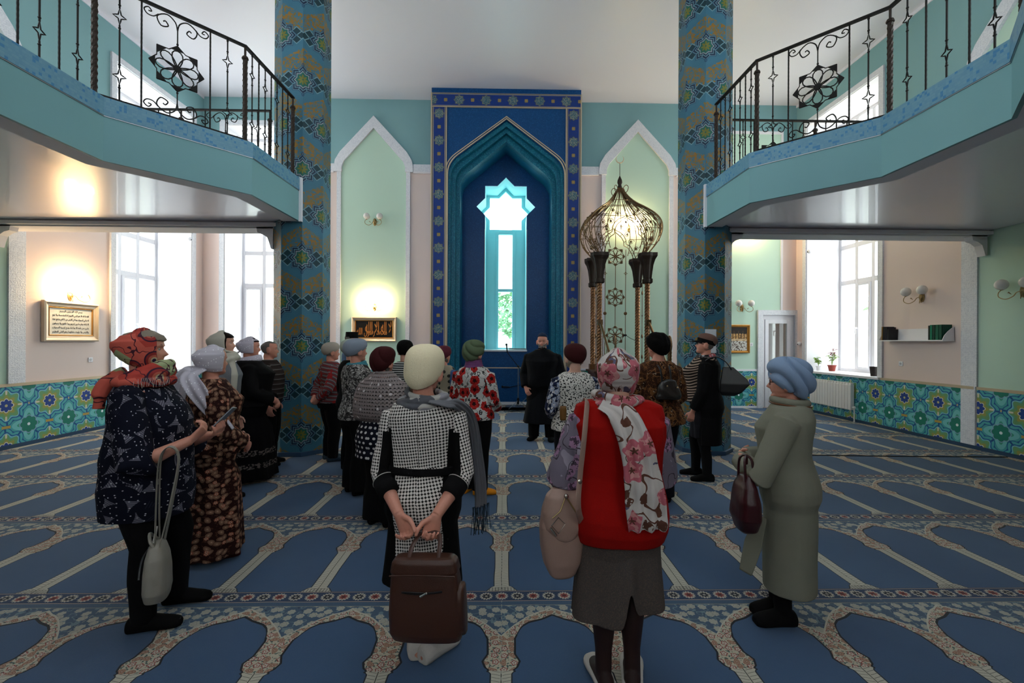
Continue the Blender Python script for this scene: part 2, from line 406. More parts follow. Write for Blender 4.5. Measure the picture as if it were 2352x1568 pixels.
def m_mosaic(name, base, dark, light, size=.012, rough=.35):
    m = M(name, base, rough, spec=.22); x, y, z = m.xyz()
    v = m.comb(x, y, z); n = m.g.new('ShaderNodeTexWhiteNoise'); n.noise_dimensions = '3D'
    fx = mfl(x / size); fy = mfl(y / size); fz = mfl(z / size); m.nt.links.new(m.comb(fx, fy, fz), n.inputs['Vector']); w = E(m.g, n.outputs['Value'])
    m.over(w, dark); m.over(w > .86, light)
    m.over(OR(mfr(z / size) < .1, ), dark)
    m.var(m.vec, 1.5, .07)
    return m.done()
def m_carved(name, axis=0):
    m = M(name, '#e2e3e8', .6); c = m.xyz(); u = c[0] + c[1]; v = c[2]
    a = m.noise(m.comb(u, v, 0.), 20, 1, dist=1.2); g = mmax(0.0, 1.0 - mab(a - .5) * 12); h = msin((u + v) * 95) * msin((u - v) * 95)
    m.over(g * .4 + (h > .2) * .12, '#b4b9c6')
    m.bump(g * -1.0 + h * -.2, .004, .4)
    return m.done()
def m_wall():
    m = M('wall_paint', '#d9c9c1', .75); x, y, z = m.xyz('Object')
    m.c = lin('#e2cfc8'); m.over(z > 5.86, '#82aaae'); m.var(m.vec, .7, .03); m.bump(m.noise(m.vec, 300, 2), .001)
    return m.done()
MAT = {}
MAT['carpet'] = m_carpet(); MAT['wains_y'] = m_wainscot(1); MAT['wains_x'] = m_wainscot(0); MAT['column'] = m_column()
MAT['border'] = m_border(); MAT['mosblue'] = m_mosaic('blue_mosaic', '#0d4a82', '#0b4277', '#1a5a90'); MAT['mosteal'] = m_mosaic('teal_mosaic', '#12708a', '#0e5876', '#2f93a6')
MAT['kerb'] = m_mosaic('kerb_mosaic', '#6f98aa', '#618ea6', '#467fa8', .025); MAT['carved'] = m_carved('carved_plaster'); MAT['wall'] = m_wall()
MAT['green'] = plain('green_paint', '#bfdac8', .75, var=.03, scale=.7); MAT['tealp'] = plain('teal_paint', '#76a2a6', .6, var=.03, scale=.7)
MAT['white'] = plain('white_gloss', '#e6e5ea', .35, var=.02); MAT['plaster'] = plain('white_plaster', '#e4e1e4', .8, var=.02, scale=1)
MAT['ceil'] = plain('satin_ceiling', '#e6e4ee', .38, var=.015, scale=.4, spec=.5); MAT['soffit'] = plain('glossy_ceiling', '#ebe4ec', .3, var=.015, spec=.7, coat=.3)
MAT['aqua'] = plain('aqua_paint', '#a8e2e8', .6, var=.02); MAT['gold'] = plain('brushed_gold', '#a8977c', .35, .9, var=.1, scale=30); MAT['goldline'] = plain('gold_moulding', '#c9b79c', .4, .3)
MAT['iron'] = plain('black_iron', '#171413', .6, .0, var=.25, scale=40, spec=.2); MAT['rust'] = plain('aged_iron', '#2c2018', .55, .2, var=.3, scale=30, spec=.3)
MAT['bronze'] = plain('bronze_metal', '#6b5238', .4, .75, var=.25, scale=25); MAT['copper'] = plain('twisted_bronze', '#8a6344', .35, .75, var=.3, scale=18)
MAT['darkwood'] = plain('dark_wood', '#3a2216', .45, var=.25, scale=6); MAT['basenavy'] = plain('navy_skirting', '#2c4560', .5)
MAT['black'] = plain('black_plastic', '#121214', .45); MAT['steel'] = plain('steel', '#9aa0a6', .3, .9)
def m_glass():
    m = bpy.data.materials.new('window_glass'); m.use_nodes = True; nt = m.node_tree; nt.nodes.clear()
    o = nt.nodes.new('ShaderNodeOutputMaterial'); t = nt.nodes.new('ShaderNodeBsdfTransparent'); g = nt.nodes.new('ShaderNodeBsdfGlossy'); x = nt.nodes.new('ShaderNodeMixShader')
    g.inputs['Roughness'].default_value = .02; t.inputs[0].default_value = (.93, .97, .96, 1); x.inputs[0].default_value = .06
    nt.links.new(t.outputs[0], x.inputs[1]); nt.links.new(g.outputs[0], x.inputs[2]); nt.links.new(x.outputs[0], o.inputs[0]); return m
MAT['glass'] = m_glass()
MAT['mihglass'] = m_glass(); MAT['mihglass'].name = 'aqua_tinted_glass'; [n for n in MAT['mihglass'].node_tree.nodes if n.type == 'BSDF_TRANSPARENT'][0].inputs[0].default_value = (.75, .97, .97, 1)

# ------------------------------------------------------------------ room shell
WX, WY, HZ, YR, DEEP = 7.3, 11.2, 7.53, -5.0, .9
RY0, RY1, WZ0, WZ1 = 8.69, 10.80, .96, 6.85          # side window recess
struct('floor', B().box(-WX - .9, WX + .9, YR - .2, 12.6, -.12, 0), MAT['carpet'])
SK = (-1.0, 1.0, 1.3, 3.3)      # glazed roof lantern, added out of view to light the hall
b = B(); b.box(-WX - 1, SK[0], YR - .3, 12.9, HZ, HZ + .2).box(SK[1], WX + 1, YR - .3, 12.9, HZ, HZ + .2).box(SK[0], SK[1], YR - .3, SK[2], HZ, HZ + .2).box(SK[0], SK[1], SK[3], 12.9, HZ, HZ + .2)
for q in ((SK[0] - .1, SK[0], SK[2] - .1, SK[3] + .1), (SK[1], SK[1] + .1, SK[2] - .1, SK[3] + .1), (SK[0], SK[1], SK[2] - .1, SK[2]), (SK[0], SK[1], SK[3], SK[3] + .1)): b.box(*q, HZ + .2, HZ + 1.5)
struct('ceiling', b, MAT['ceil'])
b = B()
for k in range(5): x = SK[0] + .5 * k; b.box(x - .04, x + .04, SK[2] - .1, SK[3] + .1, HZ + 1.5, HZ + 1.58)
for k in range(5): y = SK[2] + .5 * k; b.box(SK[0] - .1, SK[1] + .1, y - .04, y + .04, HZ + 1.5, HZ + 1.58)
lan = bpy.data.objects.new('window_9', None); C.objects.link(lan); lan['kind'] = 'structure'; b.obj('window_frame', MAT['white'], lan); B().box(SK[0] - .1, SK[1] + .1, SK[2] - .1, SK[3] + .1, HZ + 1.53, HZ + 1.536).obj('pane', MAT['glass'], lan)
def holed(axis, lo, hi, z0, z1, d0, d1, holes):
    """wall running along axis with rectangular holes (a0,a1,z0,z1)"""
    b = B(); cuts = sorted({lo, hi, *[h[0] for h in holes], *[h[1] for h in holes]})
    for a0, a1 in zip(cuts, cuts[1:]):
        hs = sorted([h for h in holes if h[0] <= a0 + 1e-6 and h[1] >= a1 - 1e-6], key=lambda h: h[2]); z = z0
        for h in hs + [(0, 0, z1, z1)]:
            if h[2] > z + 1e-6:
                if axis == 'y': b.box(d0, d1, a0, a1, z, h[2])
                else: b.box(a0, a1, d0, d1, z, h[2])
            z = max(z, h[3])
    return b
added_upw = [(.7, 4.3, 4.2, 7.2), (-4.2, -.6, 4.2, 7.2)]  # upper side windows added out of view to light the ceiling
for sx, nm in ((-1, 'left'), (1, 'right')):
    d = sorted((sx * WX, sx * (WX + DEEP)))
    struct('wall_' + nm, holed('y', YR, 12.5, 0, HZ, d[0], d[1], [(RY0, RY1, WZ0, WZ1)] + added_upw), MAT['wall'])
struct('wall_back', holed('x', -WX - .9, WX + .9, 0, HZ, WY, WY + DEEP, [(-6.78, -4.42, WZ0, WZ1), (-1.3, 1.42, 0, 6.95), (6.44, 7.26, .02, 2.33)]), MAT['wall'])
struct('wall_rear', holed('x', -WX - .9, WX + .9, 0, HZ, YR - .4, YR, [(-3.6, -1.6, 3.7, 6.7), (1.6, 3.6, 3.7, 6.7)]), MAT['wall'])

# windows: frame, mullions, panes, sill
def window(name, T, w, z0, z1, vs, hs, label):
    """T maps (along, outward, up) to world; frame in the plane outward=0"""
    root = bpy.data.objects.new(name, None); C.objects.link(root); root['kind'] = 'structure'
    root.matrix_world = T
    b = B(); f = .075; D = .06
    b.box(-w / 2, -w / 2 + f, -D, D, z0, z1).box(w / 2 - f, w / 2, -D, D, z0, z1).box(-w / 2 + f, w / 2 - f, -D, D, z0, z0 + f).box(-w / 2 + f, w / 2 - f, -D, D, z1 - f, z1)
    for v in vs: b.box(v - .045, v + .045, -D + .002, D - .002, z0 + f, z1 - f)
    xe = [-w / 2 + f] + [q for v in vs for q in (v - .045, v + .045)] + [w / 2 - f]
    for h in hs:
        for q in range(0, len(xe), 2): b.box(xe[q], xe[q + 1], -D + .002, D - .002, h - .055, h + .055)
    b.obj('window_frame', MAT['white'], root, bevel=.008)
    # opening sashes in the lowest row
    xs = [-w / 2 + f] + [v for v in vs] + [w / 2 - f]
    for i in range(len(xs) - 1):
        a, c = xs[i] + (.05 if i else 0), xs[i + 1] - (.05 if i < len(xs) - 2 else 0)
        if i % 2 == 0:
            s = B(); s.box(a, a + .05, -D - .03, 0, z0 + f, hs[0] - .06).box(c - .05, c, -D - .03, 0, z0 + f, hs[0] - .06)
            s.box(a + .05, c - .05, -D - .03, 0, z0 + f, z0 + f + .05).box(a + .05, c - .05, -D - .03, 0, hs[0] - .11, hs[0] - .06); s.obj('sash', MAT['white'], root, bevel=.006)
            h = B(); h.box(c - .035, c - .015, -D - .09, -D - .03, 1.95, 1.98).box(c - .035, c - .015, -D - .10, -D - .08, 1.83, 1.98); h.obj('handle', MAT['white'], root, bevel=.004)
    B().box(-w / 2 + .01, w / 2 - .01, .0, .006, z0 + .01, z1 - .01).obj('pane', MAT['glass'], root)
    return root
def TM(ax, out, o): # columns: along, outward, up
    a, b = Vector(ax), Vector(out); return Matrix(((a.x, b.x, 0, o[0]), (a.y, b.y, 0, o[1]), (0, 0, 1, 0), (0, 0, 0, 1)))
HS = [3.04, 3.88, 4.9, 5.85]
window('window_1', TM((0, 1, 0), (-1, 0, 0), (-8.15, (RY0 + RY1) / 2)), RY1 - RY0, WZ0, WZ1, [-.52, 0.02, .50], HS, '')
window('window_2', TM((0, 1, 0), (1, 0, 0), (8.15, (RY0 + RY1) / 2)), RY1 - RY0, WZ0, WZ1, [-.5, 0.05, .52], HS, '')
window('window_3', TM((1, 0, 0), (0, 1, 0), (-5.6, 12.02)), 2.36, WZ0, WZ1, [-.62, 0, .62], HS, '')
i = 4
for sx in (-1, 1):
    for y0, y1, z0, z1 in added_upw:
        window('window_%d' % i, TM((0, 1, 0), (sx, 0, 0), (sx * 8.1, (y0 + y1) / 2)), y1 - y0, z0, z1, [-.9, 0, .9], [5.9], ''); i += 1
for sx in (-1, 1):
    window('window_%d' % (10 + (sx > 0)), TM((-1, 0, 0), (0, -1, 0), (sx * 2.6, YR - .3)), 2.0, 3.7, 6.7, [-.5, 0, .5], [5.2], '')  # rear windows added behind the camera to light the people's backs
tn = [1]
def trim(b, mat, **k):
    o = struct('trim_%d' % tn[0], b, mat, **k); tn[0] += 1; return o
def trim_mesh(me, mat):
    o = mkobj('trim_%d' % tn[0], me, mat); o['kind'] = 'structure'; tn[0] += 1; return o
# white recess linings and sills
for sx in (-1, 1):
    X0, X1 = sx * (WX - .004), sx * 8.1
    a, c = sorted((X0, X1))
    trim(B().box(a, c, RY1 - .012, RY1 + .004, WZ0, WZ1).box(a, c, RY0 - .004, RY0 + .012, WZ0, WZ1).box(a, c, RY0, RY1, WZ1 - .012, WZ1 + .004), MAT['plaster'])
    a, c = sorted((sx * (WX - .07), sx * 8.1)); trim(B().box(a, c, RY0 - .06, RY1 + .06, WZ0 - .045, WZ0 + .004), MAT['white'], bevel=.006)
trim(B().box(-6.784, -6.768, WY - .004, 11.97, WZ0, WZ1).box(-4.432, -4.416, WY - .004, 11.97, WZ0, WZ1).box(-6.78, -4.42, WY - .004, 11.97, WZ1 - .012, WZ1 + .004), MAT['plaster'])
trim(B().box(-6.84, -4.36, WY - .07, 11.97, WZ0 - .045, WZ0 + .004), MAT['white'], bevel=.006)
# flat frames round the recesses
def frame_pts(a0, a1, z0, z1, w): return [(a0 - w, z0), (a0 - w, z1 + w), (a1 + w, z1 + w), (a1 + w, z0), (a1, z0), (a1, z1), (a0, z1), (a0, z0)]
def to_side(me, sx):
    # XZ outline (x becomes world y) on the side wall sx
    me.transform(Matrix(((0, sx, 0, sx * WX), (1, 0, 0, 0), (0, 0, 1, 0), (0, 0, 0, 1)))); me.flip_normals(); return me
for sx in (-1, 1): trim_mesh(to_side(fill2d([frame_pts(RY0, RY1, WZ0, WZ1, .11)], -.035, .004), sx), MAT['carved'])
me = fill2d([frame_pts(-6.78, -4.42, WZ0, WZ1, .11)], WY - .035, WY + .004); trim_mesh(me, MAT['carved'])

# ogee niches of green paint with carved surrounds
def ogee(cx, hw, z0, zs, za, shrink=0.):
    h = hw - shrink; A = za - shrink * 1.35; n = .0
    L = [(cx - h, z0), (cx - h, zs - .10 - n)]
    L += [(cx - h * 1.0, zs), (cx - h * .97, zs + .10), (cx - h * .88, zs + .24 - shrink * .3), (cx - h * .72, zs + .40 - shrink * .5)]
    L += [(cx, A)]
    return L + [(2 * cx - x, z) for x, z in L[:-1][::-1]]
def niche(T, cx, hw, zb=.96):
    def put(me, mat):
        if T: to_side(me, T)
        else: me.transform(Matrix.Translation((0, WY, 0)))
        trim_mesh(me, mat)
    put(fill2d([ogee(cx, hw, zb, 5.80, 6.83)], -.012, .004), MAT['green'])
    o = ogee(cx, hw + .10, zb, 5.80, 7.02); put(fill2d([o + ogee(cx, hw, zb, 5.80, 6.83)[::-1]], -.04, .003), MAT['carved'])
    # heavier carved head
    H = .17; ou = [(cx - hw - H, 5.74), (cx - hw - H, 5.86), (cx - hw - H + .03, 6.02), (cx - hw - H + .15, 6.22)]
    ou = ou + [(cx, 7.10)] + [(2 * cx - x, z) for x, z in ou[::-1]]
    inn = [(cx - hw + .02, 5.74), (cx - hw + .02, 5.86), (cx - hw * .90, 6.0), (cx - hw * .74, 6.14)]; inn = inn + [(cx, 6.80)] + [(2 * cx - x, z) for x, z in inn[::-1]]
    put(fill2d([ou + inn[::-1]], -.065, .003), MAT['carved'])
def niche_ok(T, cx, hw):
    niche(T, cx, hw)
NL, NR_ = (-3.175, .79), (3.305, .79)
niche(0, *NL); niche(0, *NR_)
for sx in (-1, 1): niche(sx, 6.03, .80)
# carved horizontal band between the niches on the back wall
for x0, x1 in ((-1.70, -2.21), (1.82, 2.34), (-4.14, -4.31), (4.27, 4.9)):
    a, c = sorted((x0, x1)); trim(B().box(a, c, WY - .05, WY + .01, 5.74, 5.93), MAT['carved'])
    trim(B().box(a, c, WY - .06, WY + .01, 5.715, 5.745), MAT['plaster'])
# plain green panel with a flat frame, right part of the back wall; pilasters at the corner
trim(B().box(4.75, 6.34, WY - .012, WY + .01, .96, 6.80).box(6.34, 6.90, WY - .012, WY + .01, 2.43, 6.80), MAT['green'])
trim(B().box(6.90, 6.95, WY - .03, WY + .01, 2.43, 6.87).box(4.70, 6.90, WY - .03, WY + .01, 6.80, 6.87), MAT['plaster'])
for sx in (-1, 1):
    a, c = sorted((sx * (WX - .03), sx * (WX + .01)))
    trim(B().box(a, c, 6.86, 7.08, .0 if sx > 0 else .96, 3.3), MAT['carved'])
    trim(B().box(sx * WX - .02, sx * WX + .02, 5.2, 12, 7.47, 7.54), MAT['ceil'])
# wainscot boards, their top strips and the navy skirting
for sx in (-1, 1):
    a, c = sorted((sx * (WX - .022), sx * (WX + .01)))
    for y0, y1 in (((YR, 6.84), (6.88, WY)) if sx > 0 else ((YR, WY),)):
        trim(B().box(a, c, y0, y1, .0, .94 if False else .915), MAT['wains_y'])
        a2, c2 = sorted((sx * (WX - .032), sx * (WX + .01)))
        if y1 > 7: trim(B().box(a2, c2, y0, RY0 - .07, .915, .96).box(a2, c2, RY1 + .07, y1, .915, .96), MAT['goldline'])
        else: trim(B().box(a2, c2, y0, y1, .915, .96), MAT['goldline'])
    a, c = sorted((sx * (WX - .04), sx * (WX + .01))); struct('baseboard_' + ('left' if sx < 0 else 'right'), B().box(a, c, YR, WY - .02, 0, .055), MAT['basenavy'])
for x0, x1 in ((-WX, -1.72), (1.84, 6.33)):
    trim(B().box(x0, x1, WY - .022, WY + .01, .05, .915), MAT['wains_x']); trim(B().box(x0, x1, WY - .032, WY + .01, .915, .96).box(x0, x1, WY - .035, WY + .01, 0, .05), MAT['white'])
trim(B().box(6.31, 6.35, WY - .05, WY, 0, .98), MAT['white'])
# corner pipes of beige plaster where the walls meet
# ------------------------------------------------------------------ door in the back wall
dr = bpy.data.objects.new('door_1', None); C.objects.link(dr); dr.location = (6.85, WY, 0); dr['kind'] = 'structure'
trim_mesh(fill2d([frame_pts(6.44, 7.25, 0, 2.31, .12)], WY - .06, WY + .004), MAT['carved'])
b = B(); b.box(-.42, -.32, .02, .09, .0, 2.2).box(.32, .42, .02, .09, .0, 2.2).box(-.42, .42, .02, .09, 2.20, 2.34).obj('door_frame', MAT['white'], dr, bevel=.006)
b = B(); b.box(-.32, -.23, 0, .06, .02, 2.2).box(.23, .32, 0, .06, .02, 2.2).box(-.23, .23, 0, .06, 2.1, 2.2).box(-.23, .23, 0, .06, .02, .72).obj('door_leaf', MAT['white'], dr, bevel=.006)
B().box(-.24, .24, .025, .031, .70, 2.12).obj('pane', MAT['glass'], dr)
b = B(); b.box(.26, .29, -.05, 0, 1.02, 1.18).box(.18, .29, -.06, -.045, 1.09, 1.11).obj('handle', MAT['steel'], dr, bevel=.004)

# ------------------------------------------------------------------ mihrab
MX = .06; FY = 10.65; NYI = 11.7; WPY = 12.5
def mpx(px, py, Y=FY): p = atY(px, py, Y); return (p.x - MX, p.z)
mih = thing('mihrab', 'tall blue mosaic mihrab with ogee arch and star window, centre of back wall', 'prayer niche', (MX, FY, 0))
def arch(h, zs, za, r=.33, z0=0., n=6):
    """pointed arch outline: vertical sides, rounded shoulders, straight rakes"""
    s = (za - zs) / h; L = [(-h, z0), (-h, zs - r * .7)]
    # quadratic blend from vertical to the rake line
    p0 = (-h, zs - r * .7); p1 = (-h, zs); q = r * .8; d = math.hypot(1, s); p2 = (-h + q / d, zs + s * q / d)
    for k in range(1, n + 1):
        t = k / n; L.append(tuple((1 - t) ** 2 * p0[i] + 2 * t * (1 - t) * p1[i] + t * t * p2[i] for i in (0, 1)))
    L.append((0, za)); return L + [(-x, z) for x, z in L[:-1][::-1]]
H0 = arch(1.355, 5.78, 6.80, .38); H1 = arch(1.30, 5.72, 6.68, .36); H2 = arch(1.20, 5.62, 6.57, .34); H3 = arch(1.10, 5.52, 6.42, .32)
HW, TOP = 1.75, HZ - .0
mk = mkobj('surround', fill2d([[(-HW, 0), (-HW, TOP), (HW, TOP), (HW, 0)], [(x, z - .0005) for x, z in H0]], 0, .55), MAT['mosblue'], mih)
# stepped archivolt
def rim(o, i, y0, y1, mat, nm):
    me = fill2d([o + i[::-1]], y0, y1); return mkobj(nm, me, mat, mih)
def open_arch(a, b):   # ring between two arches, open at the foot
    return a + b[::-1]
for a, c, y, nm in ((H0, H1, .06, 'arch_moulding'), (H1, H2, .16, 'arch_moulding'), (H2, H3, .28, 'arch_moulding')):
    mkobj(nm, fill2d([open_arch(a, c)], y, .58), MAT['mosteal'], mih)
# gold edge of the arch
def offs(pts, d): return pts
G0 = arch(1.385, 5.80, 6.84, .38); mkobj('arch_edge', fill2d([open_arch(G0, arch(1.36, 5.79, 6.81, .38))], -.022, .02), MAT['goldline'], mih)
mkobj('arch_edge', fill2d([open_arch(arch(1.43, 5.83, 6.89, .38), arch(1.41, 5.82, 6.865, .38))], -.014, .02), MAT['goldline'], mih)
# deep reveal and inner wall
mkobj('reveal', fill2d([open_arch(arch(1.16, 5.55, 6.48, .33), arch(1.115, 5.52, 6.43, .32))], .5, NYI - FY), plain('reveal_mosaic', '#0f7296', .4, var=.1, spec=.5), mih)
def star(c, r, n=8, rot=0):
    ri = r * .7071 / math.cos(PI / 8) * math.cos(0) ; ri = r * .7654
    return [(c[0] + (r if k % 2 == 0 else ri) * math.sin(2 * PI * k / 16 + rot), c[1] + (r if k % 2 == 0 else ri) * math.cos(2 * PI * k / 16 + rot)) for k in range(16)]
SC = (0, 5.08)
def star_slot(c, r, hw, zb):
    s = star(c, r); up = [p for p in s if p[1] > c[1] - r * .72 or False]
    # star above, straight slot below
    half = [s[k] for k in range(0, 6)]          # apex round to the lower right square corner
    half = [p for p in half]; L = half + [(hw, c[1] - r * .7071)]
    L = [p for p in half if True][:6] + [(hw, zb)]
    R_ = L; return [(-x, z) for x, z in R_[::-1] if abs(x) > 1e-6] + R_
SL = star_slot(SC, .755, .534, 1.40)
inner = arch(1.20, 5.60, 6.60, .33)
mkobj('inner_wall', fill2d([inner, SL], NYI - FY, NYI - FY + .03), MAT['mosblue'], mih)
# aqua recess lining: ring extruded from the inner wall to the window wall
def ring_between(loop, d):
    cx = sum(p[0] for p in loop) / len(loop); cz = sum(p[1] for p in loop) / len(loop)
    return [(x + d * (1 if x > 0 else -1 if x < 0 else 0), z + (d if z > 3 else -d)) for x, z in loop]
big = [(-1.2, 1.0), (-1.2, 6.2), (1.2, 6.2), (1.2, 1.0)]
mkobj('window_recess', fill2d([big, SL], NYI - FY + .03, WPY - FY), MAT['aqua'], mih)
st2 = star(SC, .615); low = SC[1] - .40
def clip_low(pts, zc):
    out = []
    for i in range(len(pts)):
        a, b_ = pts[i], pts[(i + 1) % len(pts)]
        if a[1] >= zc: out.append(a)
        if (a[1] - zc) * (b_[1] - zc) < 0: t = (zc - a[1]) / (b_[1] - a[1]); out.append((a[0] + t * (b_[0] - a[0]), zc))
    return out
s2 = clip_low(star((0, 5.12), .615), 4.68)
mkobj('window_wall', fill2d([big, s2, [(-.19, 1.45), (-.19, 4.56), (.19, 4.56), (.19, 1.45)]], WPY - FY, WPY - FY + .12), MAT['aqua'], mih)
mkobj('star_pane', fill2d([clip_low(star((0, 5.12), .60), 4.69)], WPY - FY + .06, WPY - FY + .066), MAT['mihglass'], mih)
f = B().box(-.27, -.19, -.03, .03, 1.42, 4.62).box(.19, .27, -.03, .03, 1.42, 4.62).box(-.19, .19, -.03, .03, 4.55, 4.62).box(-.19, .19, -.03, .03, 2.98, 3.06)
wf = f.obj('window_frame', MAT['aqua'], mih, bevel=.008, loc=(0, WPY - FY, 0))
B().box(-.19, .19, .0, .006, 1.45, 4.56).obj('pane', MAT['mihglass'], wf)
B().box(-.56, .56, NYI - FY - .05, WPY - FY, 1.36, 1.405).obj('sill', MAT['white'], mih, bevel=.005)
B().box(-1.12, 1.12, NYI - FY - .012, NYI - FY + .01, .93, .955).obj('gold_strip', MAT['goldline'], mih)
B().box(-1.12, 1.12, NYI - FY - .03, NYI - FY + .01, .0, .07).obj('skirting', MAT['white'], mih)
B().box(-.545, -.535, NYI - FY - .01, NYI - FY + .01, 1.40, 4.5).box(.535, .545, NYI - FY - .01, NYI - FY + .01, 1.40, 4.5).obj('gold_strip', MAT['goldline'], mih)
# patterned border: two uprights and a head, each with its own UV along the band
def bandstrip(pts, nm):
    """flat band following pts (centre line) half width .16"""
    a, c = pts; d = (c[0] - a[0], c[1] - a[1]); L = math.hypot(*d); t = (d[0] / L, d[1] / L); n = (-t[1], t[0]); w = .165; y0 = -.02
    vs = []; P = [(a, -1), (a, 1), (c, 1), (c, -1)]
    for y in (y0, .01):
        for (p, s_) in P: vs.append((p[0] + n[0] * w * s_, y, p[1] + n[1] * w * s_))
    b = B().add(vs, [(0, 1, 2, 3), (7, 6, 5, 4), (0, 4, 5, 1), (1, 5, 6, 2), (2, 6, 7, 3), (3, 7, 4, 0)])
    me = b.mesh(nm); uv = me.uv_layers.new(name='UVMap')
    for l in me.loops:
        co = me.vertices[l.vertex_index].co; q = (co.x - a[0], co.z - a[1]); uv.data[l.index].uv = (q[0] * n[0] + q[1] * n[1], q[0] * t[0] + q[1] * t[1] + .3135)
    return mkobj(nm, me, MAT['border'], mih)
bandstrip(((-1.57, 7.05 - .627 * 11.2), (-1.57, 7.08)), 'patterned_border'); bandstrip(((1.57, 7.05 - .627 * 11.2), (1.57, 7.08)), 'patterned_border')
bandstrip(((-1.735, 7.245), (1.735, 7.245)), 'patterned_border')
for sx in (-1, 1):
    B().box(sx * 1.75 - .012, sx * 1.75 + .012, -.03, .03, 0, HZ - .12).obj('metal_edge', MAT['goldline'], mih)
    B().box(sx * 1.40 - .01, sx * 1.40 + .01, -.03, .03, 0, 7.08).obj('metal_edge', MAT['goldline'], mih)
B().box(-1.735, 1.735, -.03, .03, 7.075, 7.09).obj('metal_edge', MAT['goldline'], mih)

# ------------------------------------------------------------------ octagonal columns
def column(cx, cy, label):
    root = thing('octagonal_column', label, 'column', (cx, cy, 0)); root['kind'] = 'structure'
    Rr = .35 / math.cos(PI / 8); b = B(); vs = []; fs = []
    P = [(Rr * math.cos(PI / 8 + PI / 4 * k), Rr * math.sin(PI / 8 + PI / 4 * k)) for k in range(8)]
    for z in (0, HZ): vs += [(x, y, z) for x, y in P]
    fs = [(k, (k + 1) % 8, (k + 1) % 8 + 8, k + 8) for k in range(8)]; b.add(vs, fs); me = b.mesh('shaft')
    uv = me.uv_layers.new(name='UVMap')
    for p in me.polygons:
        k = min(i % 8 for i in p.vertices) if {i % 8 for i in p.vertices} != {0, 7} else 7
        for li in p.loop_indices:
            vi = me.loops[li].vertex_index; u = (k if vi % 8 == k else k + 1) * .29; uv.data[li].uv = (u, me.vertices[vi].co.z)
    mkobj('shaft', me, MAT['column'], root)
    q = (Rr + .03) / Rr; b = B(); b.rings([[(x * q, y * q, z) for x, y in P] for z in (0, .06)]).obj('plinth', MAT['basenavy'], root, bevel=.006)
    return root
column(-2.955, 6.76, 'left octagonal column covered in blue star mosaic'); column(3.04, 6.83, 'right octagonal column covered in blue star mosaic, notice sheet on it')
tag(B().box(-.001, .16, -.002, .002, 0, .34).obj('notice_sheet', plain('paper', '#dcdde0', .8)), 'white paper notice sheet taped to the right column', 'paper').location = (2.90, 6.47, 1.47)

# ------------------------------------------------------------------ galleries
def prism(b, pts, z0, z1, mi=0):
    n = len(pts); return b.add([(x, y, z0) for x, y in pts] + [(x, y, z1) for x, y in pts], [tuple(range(n))[::-1], tuple(range(n, 2 * n))] + [(i, (i + 1) % n, (i + 1) % n + n, i + n) for i in range(n)], mi)
def inset(path, d, sx):
    out = []
    for i, p in enumerate(path):
        a = Vector(path[max(i - 1, 0)]); c = Vector(path[min(i + 1, len(path) - 1)]); q = Vector(p); ns = []
        for s_, e_ in ((a, q), (q, c)):
            if (e_ - s_).length > 1e-6: t = (e_ - s_).normalized(); ns.append(Vector((t.y, -t.x)) if sx < 0 else Vector((-t.y, t.x)))
        n = sum(ns, Vector((0, 0))); n.normalize(); k = d / max(.5, n.dot(ns[0])); out.append((q.x + n.x * k * (1 if True else 1), q.y + n.y * k))
    return out
GP = {-1: [(-2.83, 6.62), (-2.87, 5.25), (-3.72, 4.30), (-3.72, 3.30), (-2.87, 2.35), (-2.87, YR)], 1: [(2.90, 6.68), (2.92, 5.35), (3.76, 4.46), (3.74, 3.28), (2.90, 2.35), (2.90, YR)]}
